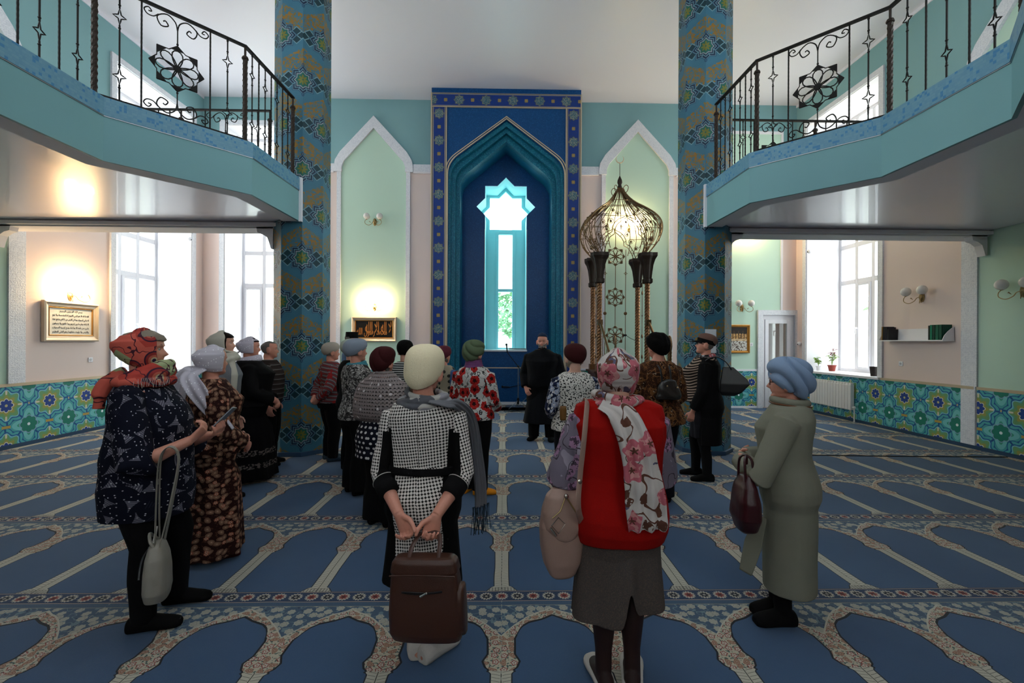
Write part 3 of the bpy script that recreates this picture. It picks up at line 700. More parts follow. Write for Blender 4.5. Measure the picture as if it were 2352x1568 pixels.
for sx in (-1, 1):
    path = GP[sx]; side = 'left' if sx < 0 else 'right'
    root = thing('gallery', side + ' upstairs gallery slab with teal front and mosaic kerb', 'balcony', (0, 0, 0)); root['kind'] = 'structure'
    out = sx * WX
    def ribbon(b, pa, pb, z0, z1):
        """closed strip between two plan paths"""
        n = len(pa)
        for i in range(n - 1):
            b.add([(*pa[i], z0), (*pa[i + 1], z0), (*pb[i + 1], z0), (*pb[i], z0), (*pa[i], z1), (*pa[i + 1], z1), (*pb[i + 1], z1), (*pb[i], z1)],
                  [(0, 1, 2, 3), (7, 6, 5, 4), (0, 4, 5, 1), (2, 6, 7, 3)] + ([(0, 3, 7, 4)] if i == 0 else []) + ([(1, 5, 6, 2)] if i == n - 2 else []))
        return b
    sg = 1 if abs(inset(path, .1, sx)[1][0]) > abs(path[1][0]) else -1
    ins = lambda d: inset(path, d * sg, sx)
    def slab(d, z0, z1):   # from the inset path to the side wall, in convex strips
        b = B(); q = ins(d)
        for i in range(len(q) - 1):
            (x0, y0), (x1, y1) = q[i], q[i + 1]
            b.add([(x0, y0, z0), (x1, y1, z0), (out, y1, z0), (out, y0, z0), (x0, y0, z1), (x1, y1, z1), (out, y1, z1), (out, y0, z1)],
                  [(0, 1, 2, 3), (7, 6, 5, 4), (0, 4, 5, 1), (2, 6, 7, 3)] + ([(0, 3, 7, 4)] if i == 0 else []))
        return b
    slab(.2, 3.44, 3.72).obj('floor_slab', MAT['plaster'], root)
    ribbon(B(), path, ins(.03), 3.28, 3.70).obj('fascia', MAT['tealp'], root)
    ribbon(B(), ins(-.012), ins(.2), 3.70, 3.87).obj('mosaic_kerb', MAT['kerb'], root)
    ribbon(B(), ins(-.008), ins(.0), 3.692, 3.702).obj('kerb_strip', MAT['steel'], root)  # thin steel strip below the kerb
    ribbon(B(), ins(.03), ins(.24), 3.28, 3.34).obj('soffit_border', MAT['plaster'], root)
    slab(.235, 3.32, 3.40).obj('soffit', MAT['soffit'], root)
    a, c = sorted((sx * 3.25, sx * WX)); y0 = path[0][1]
    B().box(a, c, y0, y0 + .3, 3.25, 3.70).obj('edge_beam', MAT['plaster'], root)
    B().box(a, c, y0 - .06, y0, 3.25, 3.30).box(a, c, y0, y0 + .34, 3.23, 3.26).obj('moulding', MAT['plaster'], root)
    for bx, sg in ((sx * 3.32, sx), (sx * 7.26, -sx)):
        P = [(0, 0), (0, -.30), (.03, -.31), (.05, -.24), (.08, -.15), (.15, -.10), (.22, -.08), (.24, 0)]
        b = B(); b.poly([(bx + sg * x, 3.25 + z) for x, z in P], y0, y0 + .12); b.obj('corbel', MAT['plaster'], root)
    # white plastic edge strip at the column end
    e = path[0]
    B().box(e[0] - .012 if sx < 0 else e[0] - .03, e[0] + .03 if sx < 0 else e[0] + .012, 6.36 if sx < 0 else 6.44, 6.40 if sx < 0 else 6.48, 3.27, 3.88).obj('end_strip', MAT['white'], root)

# cyan strips at the arch reveal, plus added ones brightening the window recess
LED = emis('cyan_light_strip', '#6fdcec', 12)
for sx in (-1, 1):
    B().box(sx * .55 - .006, sx * .55 + .006, NYI - FY + .032, NYI - FY + .05, 1.45, 4.45).obj('light_strip', LED, mih)
    B().box(sx * 1.125 - .006, sx * 1.125 + .006, .60, .62, .3, 5.3).obj('light_strip', LED, mih)
# ------------------------------------------------------------------ wrought iron
def spiral(b, c, r, a0, turns, axx, r_t, n=14, shrink=.25):
    """spiral of tube: c centre (3D), axx=(u,v) unit vectors of its plane"""
    P = []
    for i in range(n + 1):
        t = i / n; rr = r * (1 - (1 - shrink) * t); a = a0 + turns * 2 * PI * t
        P.append(Vector(c) + axx[0] * (rr * math.cos(a)) + axx[1] * (rr * math.sin(a)))
    b.tube(P, r_t, 5); return P
def rosette(b, c, u, v, r, t, thin=.006):
    """eight overlapping petals inside an eight-pointed outline with solid tips"""
    c = Vector(c)
    for k in range(8):
        a = PI / 4 * k; d = u * math.cos(a) + v * math.sin(a); e = u * -math.sin(a) + v * math.cos(a)
        b.tube([c + d * (r * .47 + r * .45 * math.cos(q)) + e * (r * .29 * math.sin(q) * (.75 + .35 * math.cos(q))) for q in [2 * PI * i / 14 for i in range(14)]], t, 5, closed=True)
        w = u.cross(v) * thin; sq = 1.22 if k % 2 else 1.18
        p = [c + d * r * sq, c + d * r * .93 + e * r * .25, c + d * r * .93, c + d * r * .93 - e * r * .25]
        b.add([x - w for x in p] + [x + w for x in p], [(0, 1, 2, 3), (7, 6, 5, 4), (0, 4, 5, 1), (1, 5, 6, 2), (2, 6, 7, 3), (3, 7, 4, 0)])
        b.tube([c + d * r * sq, c + d * r * .86 + e * r * .36], t * .8, 4); b.tube([c + d * r * sq, c + d * r * .86 - e * r * .36], t * .8, 4)
    w = u.cross(v) * .01; n = 12
    b.add([c + s * w + u * (r * .17 * math.cos(2 * PI * i / n)) + v * (r * .17 * math.sin(2 * PI * i / n)) for s in (-1, 1) for i in range(n)],
          [tuple(range(n))[::-1], tuple(range(n, 2 * n))] + [(i, (i + 1) % n, (i + 1) % n + n, i + n) for i in range(n)])
def diamond(b, c, u, v, w, h, t):
    P = []
    K = [(w, 0), (0, h), (-w, 0), (0, -h)]
    for i in range(4):
        p, q = K[i], K[(i + 1) % 4]
        for s in range(4):
            f = s / 4; k = 1 - .55 * math.sin(PI * f); P.append(Vector(c) + u * ((p[0] * (1 - f) + q[0] * f) * k) + v * ((p[1] * (1 - f) + q[1] * f) * k))
    b.tube(P, t, 5, closed=True)
def twisted(b, p, z0, z1, r, turns, n=8, seg=40, lobes=4, mi=0):
    rs = []
    for i in range(seg + 1):
        z = z0 + (z1 - z0) * i / seg; rs.append([(p[0] + r * (1 + .14 * math.cos(lobes * (2 * PI * k / n - turns * 2 * PI * i / seg))) * math.cos(2 * PI * k / n),
            p[1] + r * (1 + .14 * math.cos(lobes * (2 * PI * k / n - turns * 2 * PI * i / seg))) * math.sin(2 * PI * k / n), z) for k in range(n)])
    b.rings(rs, mi)
Z = Vector((0, 0, 1))
def railing(root, path, specs, zb=3.87, zt=4.97):
    """path: list of plan points; specs[i]: 'panel' or list of fractions"""
    hr, lr = B(), B()
    for i in range(len(path) - 1):
        a, c = Vector((*path[i], 0)), Vector((*path[i + 1], 0)); d = (c - a); L = d.length; u = d.normalized()
        ang = math.atan2(u.y, u.x); mid = (a + c) / 2
        for bb, z, th, wd in ((hr, zt, .022, .045), (lr, zb + .035, .014, .024)):
            bb.obox(Matrix.Translation((mid.x, mid.y, z)) @ Matrix.Rotation(ang, 4, 'Z'), L + wd * .6, wd, th)
        kind = specs[i]
        fr = [.14, .27, .73, .86] if kind == 'panel' else kind
        for k, f in enumerate(fr):
            p = a + u * (L * f); b = B(); plainb = (k in (1, 2)) if kind == 'panel' else (k % 2 == 1)
            if plainb:
                twisted(b, (p.x, p.y), zb + .04, zt, .0085, 12, n=6, seg=48, lobes=2)
            else:
                for zc in (zb + .27, zb + .84): diamond(b, (p.x, p.y, zc), u, Z, .05, .085, .006)
                for z0, z1 in ((zb + .04, zb + .19), (zb + .35, zb + .76), (zb + .92, zt)):
                    b.tube([(p.x, p.y, z0), (p.x, p.y, z1)], .008, 6)
                    for zz in (z0 + (.0 if z0 < zb + .1 else .03), z1 - .03): b.ball((p.x, p.y, zz), (.013, .013, .01), 6, 5)
            b.obj('baluster', MAT['iron'], root)
        if kind == 'panel':
            b = B(); m = (a + c) / 2; cz = (zb + zt) / 2 + .0; rosette(b, (m.x, m.y, cz), u, Z, .20, .0065)
            for s in (-1, 1):
                zr = zt - .02 if s > 0 else zb + .05; b.tube([m + Z * (cz + s * .235), m + Z * (zr - s * .12)], .0065, 6); b.ball((m.x, m.y, cz + s * .25), (.012,) * 3, 6, 5)
                for q in (-1, 1):
                    A = m + Z * (zr - s * .14)
                    P = catmull([A, A + u * q * .02 + Z * s * .08, A + u * q * .09 + Z * s * .125, A + u * q * .17 + Z * s * .07, A + u * q * .14 - Z * s * .01, A + u * q * .08 + Z * s * .01, A + u * q * .10 + Z * s * .05, A + u * q * .12 + Z * s * .04], 4); b.tube(P, .0065, 5)
                    P = catmull([A + u * q * .16 + Z * s * .09, A + u * q * .20 + Z * s * .05, A + u * q * .25 + Z * s * .05, A + u * q * .275 + Z * s * .09, A + u * q * .24 + Z * s * .12, A + u * q * .215 + Z * s * .09, A + u * q * .24 + Z * s * .085], 4); b.tube(P, .006, 5)
            b.obj('rosette_panel', MAT['iron'], root)
    for p in path:
        b = B(); twisted(b, p, zb, zt - .14, .024, 9, n=10, seg=60, lobes=5); b.lathe([(.036, 0), (.036, .012), (.028, .03), (.012, .035), (.012, .14)], (p[0], p[1], zt - .15), 10)
        b.obj('post', MAT['rust'], root)
    hr.obj('handrail', MAT['iron'], root, bevel=.004); lr.obj('bottom_rail', MAT['iron'], root)
for sx in (-1, 1):
    side = 'left' if sx < 0 else 'right'; g = GP[sx]
    pa = [(x + sx * .085, y) for x, y in g]; pa[0] = (pa[0][0], 6.34); pa[1] = (pa[1][0], pa[1][1]); pa[-1] = (pa[-1][0], .8)
    root = thing('gallery_railing', 'black wrought iron railing with a rosette panel along the front kerb of the %s gallery' % side, 'railing')
    S5 = [1 / 6 * k for k in range(1, 6)]
    railing(root, pa, [[.125 * k for k in range(1, 8)], 'panel', S5, 'panel', [.1 * k for k in range(1, 10)]])
    root = thing('gallery_railing', 'black wrought iron railing on the far straight edge of the %s gallery' % side, 'railing')
    y = g[0][1] + .1
    railing(root, [(sx * 3.42, y), (sx * 4.7, y), (sx * 6.0, y), (sx * 7.22, y)], ['panel', [.125 * k for k in range(1, 8)], 'panel'])

# ------------------------------------------------------------------ sconces
MAT['globe'] = plain('white_opal_glass', '#dcd8d4', .25, var=0); MAT['globe_lit'] = emis('lit_opal_glass', '#ffd9a0', 55)
MAT['brass'] = plain('aged_brass', '#9a8258', .35, .7, var=.2, scale=40)
def sconce(p, rz, label, lit):
    root = thing('wall_sconce', label, 'wall lamp', p, rz, None)
    b = B(); b.rings([[(math.cos(2 * PI * k / 10) * r, -y, math.sin(2 * PI * k / 10) * r * 1.9) for k in range(10)] for r, y in ((.048, -.004), (.048, .012), (.03, .03), (.012, .05))]); b.tube([(0, -.04, -.05), (0, -.05, -.11)], [.008, .004], 6)
    b.obj('backplate', MAT['brass'], root, smooth=True)
    for s in (-1, 1):
        b = B(); P = catmull([(0, -.04, .0), (s * .04, -.06, -.015), (s * .06, -.09, -.07), (s * .12, -.13, -.105), (s * .19, -.15, -.07), (s * .195, -.15, -.01), (s * .155, -.15, .03)], 5)
        b.tube(P, .006, 6); b.lathe([(.006, 0), (.022, .005), (.028, .02), (.018, .022)], (s * .155, -.15, .022), 10)
        b.tube([(s * .07, -.1, -.04), (s * .10, -.11, -.01), (s * .115, -.11, -.02)], [.003, .010, .002], 5); b.obj('arm', MAT['brass'], root)
        B().ball((s * .155, -.15, .105), .078, 18, 12).obj('globe', MAT['globe_lit'] if lit else MAT['globe'], root, smooth=True)
    return root
sconce(atY(861, 510, WY - .01), 0, 'unlit two globe brass sconce high in the green niche left of the mihrab', False)
sconce(atY(861, 705, WY - .01), 0, 'lit two globe brass sconce just above the black and gold calligraphy picture', True)
sconce(atY(1444, 524, WY - .01), 0, 'lit two globe sconce behind the onion canopy of the metal pulpit', True)
sconce(atY(1704, 540, WY - .01), 0, 'lit sconce high on the green panel, its globes hidden by the white beam', True)
sconce(atY(1704, 707, WY - .01), 0, 'unlit white globe sconce above the gold framed photograph on the back wall', False)
sconce(atX(161, 678, -WX + .01), R(90), 'lit brass sconce on the left wall above the framed white calligraphy', True)
sconce(atX(2118, 682, WX - .01), R(-90), 'unlit globe sconce on the beige right wall above the bookshelf', False)
sconce(atX(2352, 668, WX - .01), R(-90), 'unlit globe sconce on the green right wall, cut by the photo edge', False)

# ------------------------------------------------------------------ pictures with writing
AR = {'ء': 'FE80', 'ا': 'FE8D2', 'أ': 'FE832', 'إ': 'FE872', 'آ': 'FE812', 'ؤ': 'FE852', 'ئ': 'FE894', 'ب': 'FE8F4', 'ة': 'FE932', 'ت': 'FE954', 'ث': 'FE994', 'ج': 'FE9D4', 'ح': 'FEA14', 'خ': 'FEA54', 'د': 'FEA92', 'ذ': 'FEAB2',
      'ر': 'FEAD2', 'ز': 'FEAF2', 'س': 'FEB14', 'ش': 'FEB54', 'ص': 'FEB94', 'ض': 'FEBD4', 'ط': 'FEC14', 'ظ': 'FEC54', 'ع': 'FEC94', 'غ': 'FECD4', 'ف': 'FED14', 'ق': 'FED54', 'ك': 'FED94', 'ل': 'FEDD4', 'م': 'FEE14', 'ن': 'FEE54',
      'ه': 'FEE94', 'و': 'FEED2', 'ى': 'FEEF2', 'ي': 'FEF14', 'ﻻ': 'FEFB2'}
def shape(t):
    t = t.replace('لا', 'ﻻ').replace('لإ', 'ﻻ').replace('لأ', 'ﻻ'); out = []
    four = lambda c: c in AR and len(AR[c]) == 5 and AR[c][4] == '4'; join = lambda c: c in AR and c != 'ء'
    for i, c in enumerate(t):
        if c not in AR: out.append(c); continue
        pv = i > 0 and four(t[i - 1]) and join(c); nx = i + 1 < len(t) and four(c) and join(t[i + 1]); base = int(AR[c][:4], 16)
        out.append(chr(base + (3 if pv and nx else 1 if pv else 2 if nx else 0)))
    return ''.join(out[::-1])
def text_mesh(txt, name, mat, parent, loc, w, h=None, ext=.001, bold=0.):
    cu = bpy.data.curves.new(name, 'FONT'); cu.body = txt; cu.align_x = 'CENTER'; cu.align_y = 'CENTER'; cu.extrude = ext; cu.offset = bold
    o = bpy.data.objects.new('t', cu); C.objects.link(o); dg = bpy.context.evaluated_depsgraph_get(); me = bpy.data.meshes.new_from_object(o.evaluated_get(dg)); bpy.data.objects.remove(o)
    n = len(me.vertices)
    if n:
        co = np.empty(n * 3); me.vertices.foreach_get('co', co); co = co.reshape(-1, 3); lo, hi = co.min(0), co.max(0); s = w / (hi[0] - lo[0]); sy = s if h is None else h / (hi[1] - lo[1])
        q = np.stack([(co[:, 0] - (lo[0] + hi[0]) / 2) * s, -co[:, 2], (co[:, 1] - (lo[1] + hi[1]) / 2) * sy], 1); me.vertices.foreach_set('co', q.ravel())
    me.materials.clear(); return mkobj(name, me, mat, parent, loc=loc)
def frame(root, w, h, fw, mat, depth=.04, inner=None):
    b = B()
    prof = [(0, 0), (0, depth), (fw * .25, depth * 1.2), (fw * .55, depth * .7), (fw * .85, depth * .6), (fw, depth * .3), (fw, 0)]
    rs = []
    for d, y in prof: rs.append([(x * (w / 2 - d), -y, z * (h / 2 - d)) for x, z in ((-1, -1), (1, -1), (1, 1), (-1, 1))])
    b.rings(rs, cap=False).obj('frame', mat, root)
    if inner: b = B(); b.rings([[(x * (w / 2 - fw - d), -y, z * (h / 2 - fw - d)) for x, z in ((-1, -1), (1, -1), (1, 1), (-1, 1))] for d, y in ((-.004, depth * .5), (.003, depth * .6), (.012, depth * .5), (.014, .003))], cap=False); b.obj('inner_frame', inner, root)
MAT['champ'] = plain('champagne_frame', '#cdbba4', .35, .3, var=.08); MAT['goldf'] = plain('gilt_frame', '#b5803c', .35, .6, var=.15, scale=30); MAT['ink'] = plain('black_ink', '#1a1a20', .6, var=0)
MAT['parch'] = plain('parchment', '#e9e4d6', .8, var=.03); MAT['blackfelt'] = plain('black_ground', '#0c0a0a', .7, var=0); MAT['goldtxt'] = plain('gold_lettering', '#d08a4a', .35, .4, var=.2, scale=60)
p = atY(860, 756, WY - .012); r = thing('framed_calligraphy', 'black picture with gold calligraphy in a champagne frame, left niche of the back wall', 'picture', p)
frame(r, 1.09, .60, .085, MAT['champ'], .05, MAT['goldf']); B().box(-.48, .48, -.012, -.006, -.24, .24).obj('background', MAT['blackfelt'], r)
text_mesh(shape('لا اله الا الله'), 'lettering', MAT['goldtxt'], r, (.10, -.016, .05), .64, .28, .003, .012); text_mesh(shape('محمد رسول الله'), 'lettering', MAT['goldtxt'], r, (-.06, -.018, -.075), .74, .22, .003, .012)
def wallpic(px, X, w, h, nm, lab):
    p = atX(*px, X); return thing(nm, lab, 'picture', p, R(90) if X < 0 else R(-90))
r = wallpic((162, 739), -WX + .012, 0, 0, 'framed_calligraphy', 'white sheet with black Arabic lines in a beige and gold frame, left wall')
frame(r, .98, .66, .10, MAT['champ'], .05, MAT['goldf']); B().box(-.42, .42, -.012, -.006, -.26, .26).obj('background', MAT['parch'], r)
L = ['بسم الله الرحمن الرحيم', 'الله لا اله الا هو الحي القيوم لا تاخذه سنة ولا نوم', 'له ما في السموات وما في الارض من ذا الذي يشفع عنده', 'الا باذنه يعلم ما بين ايديهم وما خلفهم ولا يحيطون', 'بشيء من علمه الا بما شاء وسع كرسيه السموات', 'والارض ولا يؤوده حفظهما وهو العلي العظيم']
for i, t in enumerate(L): text_mesh(shape(t), 'lettering', MAT['ink'], r, (0, -.014, .165 - .068 * i), .40 if i == 0 else .64, .05, .0008, .006)
p = atY(1684, 778, WY - .03); r = thing('framed_photograph', 'gold framed photograph of a crowded courtyard on the green back wall', 'picture', p)
frame(r, .80, .70, .06, MAT['goldf'], .04)
def m_crowd():
    m = M('courtyard_photograph', '#6a4a2a', .5); x, y, z = m.xyz(); n = m.noise(m.vec, 30, 3)
    m.over(AND(z > .12), '#1c120c'); m.over(AND(z > .1, mfr(x * 9) < .3, z < .2), '#3e2a16'); m.over(AND(between(z, .0, .13), mfr(x * 14) < .6, n > .45), '#c79a5e'); m.over(AND(between(z, -.05, .0), n > .4), '#d2b68e')
    m.over(AND(z < -.05, n > .47), '#c9c6c0'); m.over(AND(z < -.05, n < .44), '#564a42'); return m.done()
B().box(-.35, .35, -.012, -.006, -.3, .3).obj('photograph', m_crowd(), r)

# ------------------------------------------------------------------ radiators
MAT['rad'] = plain('radiator_enamel', '#e3e1df', .35, var=.02)
def radiator(pa, pb, X, label):
    a, c = atX(*pa, X), atX(*pb, X); y0, y1 = sorted((a.y, c.y)); s = 1 if X < 0 else -1
    root = thing('radiator', label, 'radiator', (X + s * .02, (y0 + y1) / 2, 0)); n = int((y1 - y0) / .08); w = (y1 - y0) / n; zt, zb = .80, .24
    for i in range(n):
        yc = -(y1 - y0) / 2 + w * (i + .5); b = B(); a2, c2 = sorted((s * .03, s * .11))
        b.box(a2, c2, yc - w * .46, yc + w * .46, zb, zt - .04).box(*sorted((s * .035, s * .10)), yc - w * .4, yc + w * .4, zt - .05, zt); b.obj('section', MAT['rad'], root, bevel=.008)
    b = B(); b.tube([(s * .07, -(y1 - y0) / 2 - .05, .30), (s * .07, (y1 - y0) / 2 + .05, .30)], .014, 8).tube([(s * .07, -(y1 - y0) / 2 - .05, .30), (s * .07, -(y1 - y0) / 2 - .05, .0)], .012, 8); b.ball((s * .07, -(y1 - y0) / 2 - .05, .30), .028, 8, 6); b.obj('pipe', MAT['rad'], root)
radiator((322, 900), (421, 900), -WX, 'white ribbed radiator under the left wall window')
radiator((1872, 900), (1968, 900), WX, 'white ribbed radiator under the right wall window')

# ------------------------------------------------------------------ wall shelf and books (right wall)
a, c = atX(2042, 780, WX), atX(2193, 782, WX); yc = (a.y + c.y) / 2; L_ = abs(a.y - c.y); zs = (a.z + c.z) / 2
sh = thing('wall_shelf', 'white wall shelf with curved end panels on the beige right wall', 'shelf', (WX - .0, yc, zs))
B().box(-.20, 0, -L_ / 2, L_ / 2, -.02, 0).obj('board', MAT['white'], sh, bevel=.002)
b = B()
for s in (-1, 1):
    b = B(); P = [(0, 0), (-.20, 0), (-.17, .07), (-.11, .14), (-.05, .19), (0, .22)]
    n = len(P); y0 = s * L_ / 2; y1 = y0 - s * .012
    b.add([(x, y0, z) for x, z in P] + [(x, y1, z) for x, z in P], [tuple(range(n)), tuple(range(n, 2 * n))[::-1]] + [(i, i + n, (i + 1) % n + n, (i + 1) % n) for i in range(n)]); b.obj('end_panel', MAT['white'], sh)
B().box(-.008, 0, -L_ / 2, L_ / 2, 0, .20).obj('back_panel', MAT['white'], sh)
def book(loc, w, d, h, col, label, rx=0., cat='book', rz=0):
    root = thing('book', label, cat, loc, rz); root.rotation_euler = (rx, 0, rz)
    m = plain('book_cover', col, .5, var=.08); b = B(); b.box(-d / 2, d / 2, -w / 2, -w / 2 + .003, 0, h).box(-d / 2, d / 2, w / 2 - .003, w / 2, 0, h).box(-d / 2, -d / 2 + .004, -w / 2, w / 2, 0, h); b.obj('cover', m, root)
    B().box(-d / 2 + .004, d / 2 - .006, -w / 2 + .003, w / 2 - .003, .004, h - .004).obj('pages', MAT['parch'], root); return root
yb = yc + L_ / 2 - .04
for i, (w, h, col, lab) in enumerate([(.03, .25, '#8a6a3a', 'thin tan backed book, first from the window end of the wall shelf'), (.045, .25, '#15151c', 'tall black book next to the tan one at the window end of the shelf'), (.03, .24, '#1a1626', 'dark violet book in the middle of the leaning window end group'),
                                      (.045, .20, '#17181f', 'shorter black book, last of the leaning window end group')]):
    book((WX - .10, yb - w / 2, zs + .001), w, .17, h, col, lab, R(2)); yb -= w + .006
yb = yc - L_ / 2 + .03
for i, (w, h, col, lab) in enumerate([(.05, .25, '#0c4a3a', 'dark green thick book against the near end panel of the wall shelf'), (.06, .25, '#0d5a45', 'wide green book, second from the near end of the wall shelf'), (.05, .25, '#083a30', 'darker green book, third from the near end of the wall shelf'), (.04, .25, '#137a5e', 'bright green book with its spine to the room, fourth from the near end'), (.03, .24, '#2c3430', 'grey green book closing the green row on its window side')]):
    book((WX - .10, yb + w / 2, zs + .001), w, .17, h, col, lab); yb += w + .002
for (px, w, d, lab) in (((1155, 802), .30, .16, 'flat grey book lying on the white mihrab sill, left one'), ((1187, 802), .18, .14, 'flat grey booklet lying on the white mihrab sill, right one')):
    q = atY(*px, 11.85); root = book((q.x, 11.85, 1.407), .03, d, w, '#7d7a78', lab); root.rotation_euler = (R(90), 0, R(90)); root.location = (q.x + w / 2, 11.85, 1.407 + .020)

# ------------------------------------------------------------------ small wall fittings
def outlet(p, rz, lab, nm='wall_socket'):
    root = thing(nm, lab, 'socket', p, rz); B().box(-.042, .042, -.012, .0, -.042, .042).obj('plate', MAT['white'], root, bevel=.005)
    b = B(); b.rings([[(math.cos(2 * PI * k / 14) * .022, -y, math.sin(2 * PI * k / 14) * .022) for k in range(14)] for y in (.010, .016)]); b.obj('socket_face', plain('socket_grey', '#b9b9bc', .5), root)
outlet(atX(207, 826, -WX), R(90), 'white socket on the left wall below the framed writing')
outlet(atX(2070, 835, WX), R(-90), 'white socket on the right wall below the bookshelf')
outlet(atY(1559, 820, WY), 0, 'white switch on the beige strip beside the right column')
outlet(atY(1725, 791, WY - .012), 0, 'white switch beside the gold framed photograph')
def camera_dome(p, rz, lab, label_cat='camera'):
    root = thing('security_camera', lab, label_cat, p, rz); B().ball((0, -.02, 0), (.05, .05, .05), 14, 10).obj('housing', MAT['white'], root, smooth=True); B().ball((0, -.055, -.012), (.018, .02, .018), 10, 8).obj('lens', MAT['black'], root, smooth=True)
camera_dome(atX(433, 549, -WX + .01), R(90), 'small white security camera with black lens by the left wall window')
camera_dome(atX(1861, 577, WX - .01), R(-90), 'small white security camera with black lens by the right wall window')
camera_dome(atX(1838, 789, WX - .01), R(-90), 'small camera like sensor on the beige corner right of the white door')

# ------------------------------------------------------------------ plants on the sills
MAT['leafg'] = plain('light_green_leaf', '#86a843', .6, var=.25, scale=30); MAT['leafr'] = plain('dark_red_leaf', '#7c2420', .6, var=.3, scale=30); MAT['soil'] = plain('soil', '#2a1c14', .9)
def leaf(b, p, d, L, w, fold=.3):
    d = Vector(d).normalized(); s = d.cross(Z); s = s.normalized() if s.length > .01 else Vector((1, 0, 0)); n = s.cross(d)
    p = Vector(p); pts = [p, p + d * L * .35 + s * w / 2 + n * w * fold, p + d * L * .35 - s * w / 2 + n * w * fold, p + d * L * .3, p + d * L * .8 + s * w * .22 - Z * L * .12, p + d * L * .8 - s * w * .22 - Z * L * .12, p + d * L - Z * L * .25]
    th = n * .0015
    q = [x + th for x in pts]; m = len(pts); F = [(0, 1, 3), (0, 3, 2), (1, 4, 3), (3, 5, 2), (3, 4, 6), (3, 6, 5)]
    b.add(pts + q, [f[::-1] for f in F] + [tuple(i + m for i in f) for f in F] + [(0, 1, 1 + m, m), (1, 4, 4 + m, 1 + m), (4, 6, 6 + m, 4 + m), (6, 5, 5 + m, 6 + m), (5, 2, 2 + m, 5 + m), (2, 0, m, 2 + m)])
def plant(loc, pot, ph, pr, stems, h, lab, seed, mats, nm='potted_plant'):
    rnd = random.Random(seed); root = thing(nm, lab, 'plant', loc)
    B().lathe([(pr * .7, 0), (pr * .95, ph * .82), (pr * 1.05, ph * .82), (pr * 1.08, ph), (pr * .95, ph), (pr * .92, ph * .9)], n=18).obj('pot', pot, root, smooth=False); B().lathe([(pr * .92, ph * .86), (pr * .92, ph * .9)], n=14).obj('soil', MAT['soil'], root)
    b, st = [B() for _ in mats], B()
    for i in range(stems):
        a = rnd.uniform(0, 2 * PI); top = Vector((math.cos(a) * pr * rnd.uniform(.2, 1.4), math.sin(a) * pr * rnd.uniform(.2, 1.4), ph + h * rnd.uniform(.45, 1)))
        P = catmull([(0, 0, ph * .9), (top.x * .3, top.y * .3, (ph + top.z) / 2), top], 4); st.tube(P, .003, 5)
        for k in range(9):
            q = P[rnd.randint(len(P) // 2, len(P) - 1)]; aa = rnd.uniform(0, 2 * PI); bb = b[(0 if top.z > ph + h * .7 else len(b) - 1)]
            leaf(bb, q, (math.cos(aa), math.sin(aa), rnd.uniform(-.1, .6)), rnd.uniform(.04, .08), rnd.uniform(.03, .05))
    st.obj('stems', MAT['leafg'], root)
    for bb, m in zip(b, mats):
        if bb.v: bb.obj('leaves', m, root)
TC = plain('terracotta', '#8a3a30', .6)
plant((7.72, 10.52, WZ0 + .004), TC, .14, .085, 9, .36, 'potted plant with dark red leaves in a terracotta pot on the right sill', 3, [MAT['leafr'], MAT['leafg']])
plant((7.50, 10.66, WZ0 + .004), MAT['white'], .11, .055, 7, .2, 'small light green plant in a white pot beside the terracotta pot', 5, [MAT['leafg']])
plant((-4.95, 11.45, WZ0 + .004), MAT['white'], .13, .08, 9, .14, 'low bright green plant on the back window sill left of the left column', 7, [MAT['leafg']])
tag(B().lathe([(.055, 0), (.075, .19), (.065, .19), (.06, .16)], n=18).obj('plant_pot', plain('dark_brown_pot', '#2a2322', .5), smooth=False), 'dark empty pot at the near end of the right window sill', 'pot').location = (7.42, 8.95, WZ0 + .004)

# ------------------------------------------------------------------ minbar
mb = thing('minbar', 'bronze metal pulpit with onion canopy and twisted posts, right of the mihrab', 'pulpit', (2.55, 9.95, 0))
PX, PY = .51, .35; PZ = 1.0
b = B(); b.box(-.60, .60, -.42, .46, 0, PZ - .04).obj('base', MAT['darkwood'], mb, bevel=.01); B().box(-.64, .64, -.46, .50, PZ - .04, PZ).obj('deck', MAT['darkwood'], mb, bevel=.006)
for i in range(4): B().box(-.55, .55, -.42 - .3 * (i + 1), -.42 - .3 * i, 0, PZ - .2 * (i + 1)).obj('step', MAT['darkwood'], mb, bevel=.008)
for sx in (-1, 1):
    for sy in (-1, 1):
        b = B(); twisted(b, (sx * PX, sy * PY), PZ + .1, 2.92, .05, 7, n=12, seg=110, lobes=4); b.box(sx * PX - .075, sx * PX + .075, sy * PY - .075, sy * PY + .075, PZ, PZ + .12); b.obj('post', MAT['copper'], mb, smooth=False)
        b = B(); c_ = (sx * PX, sy * PY)
        rs = []
        for w, z in ((.075, 2.86), (.098, 2.88), (.098, 2.95), (.078, 2.97), (.092, 3.10), (.112, 3.25), (.145, 3.36), (.185, 3.43), (.185, 3.50), (.13, 3.51)):
            ring = []
            for k in range(16):
                a = 2 * PI * k / 16; e = w * (1 + .10 * math.cos(4 * a) + .06 * math.cos(8 * a)) / max(abs(math.cos(a)), abs(math.sin(a))) * .92; ring.append((c_[0] + e * math.cos(a), c_[1] + e * math.sin(a), z))
            rs.append(ring)
        b.rings(rs).obj('capital', MAT['rust'], mb)
PR = [(3.48, .98), (3.60, 1.16), (3.75, 1.36), (3.92, 1.48), (4.08, 1.50), (4.22, 1.42), (4.36, 1.22), (4.50, .92), (4.62, .62), (4.76, .36), (4.92, .16), (5.0, .08)]
prof = catmull([(z, s, 0) for z, s in PR], 4)
def corner(fx, fy, s, z): return Vector((fx * PX * s, fy * PY * s, z))
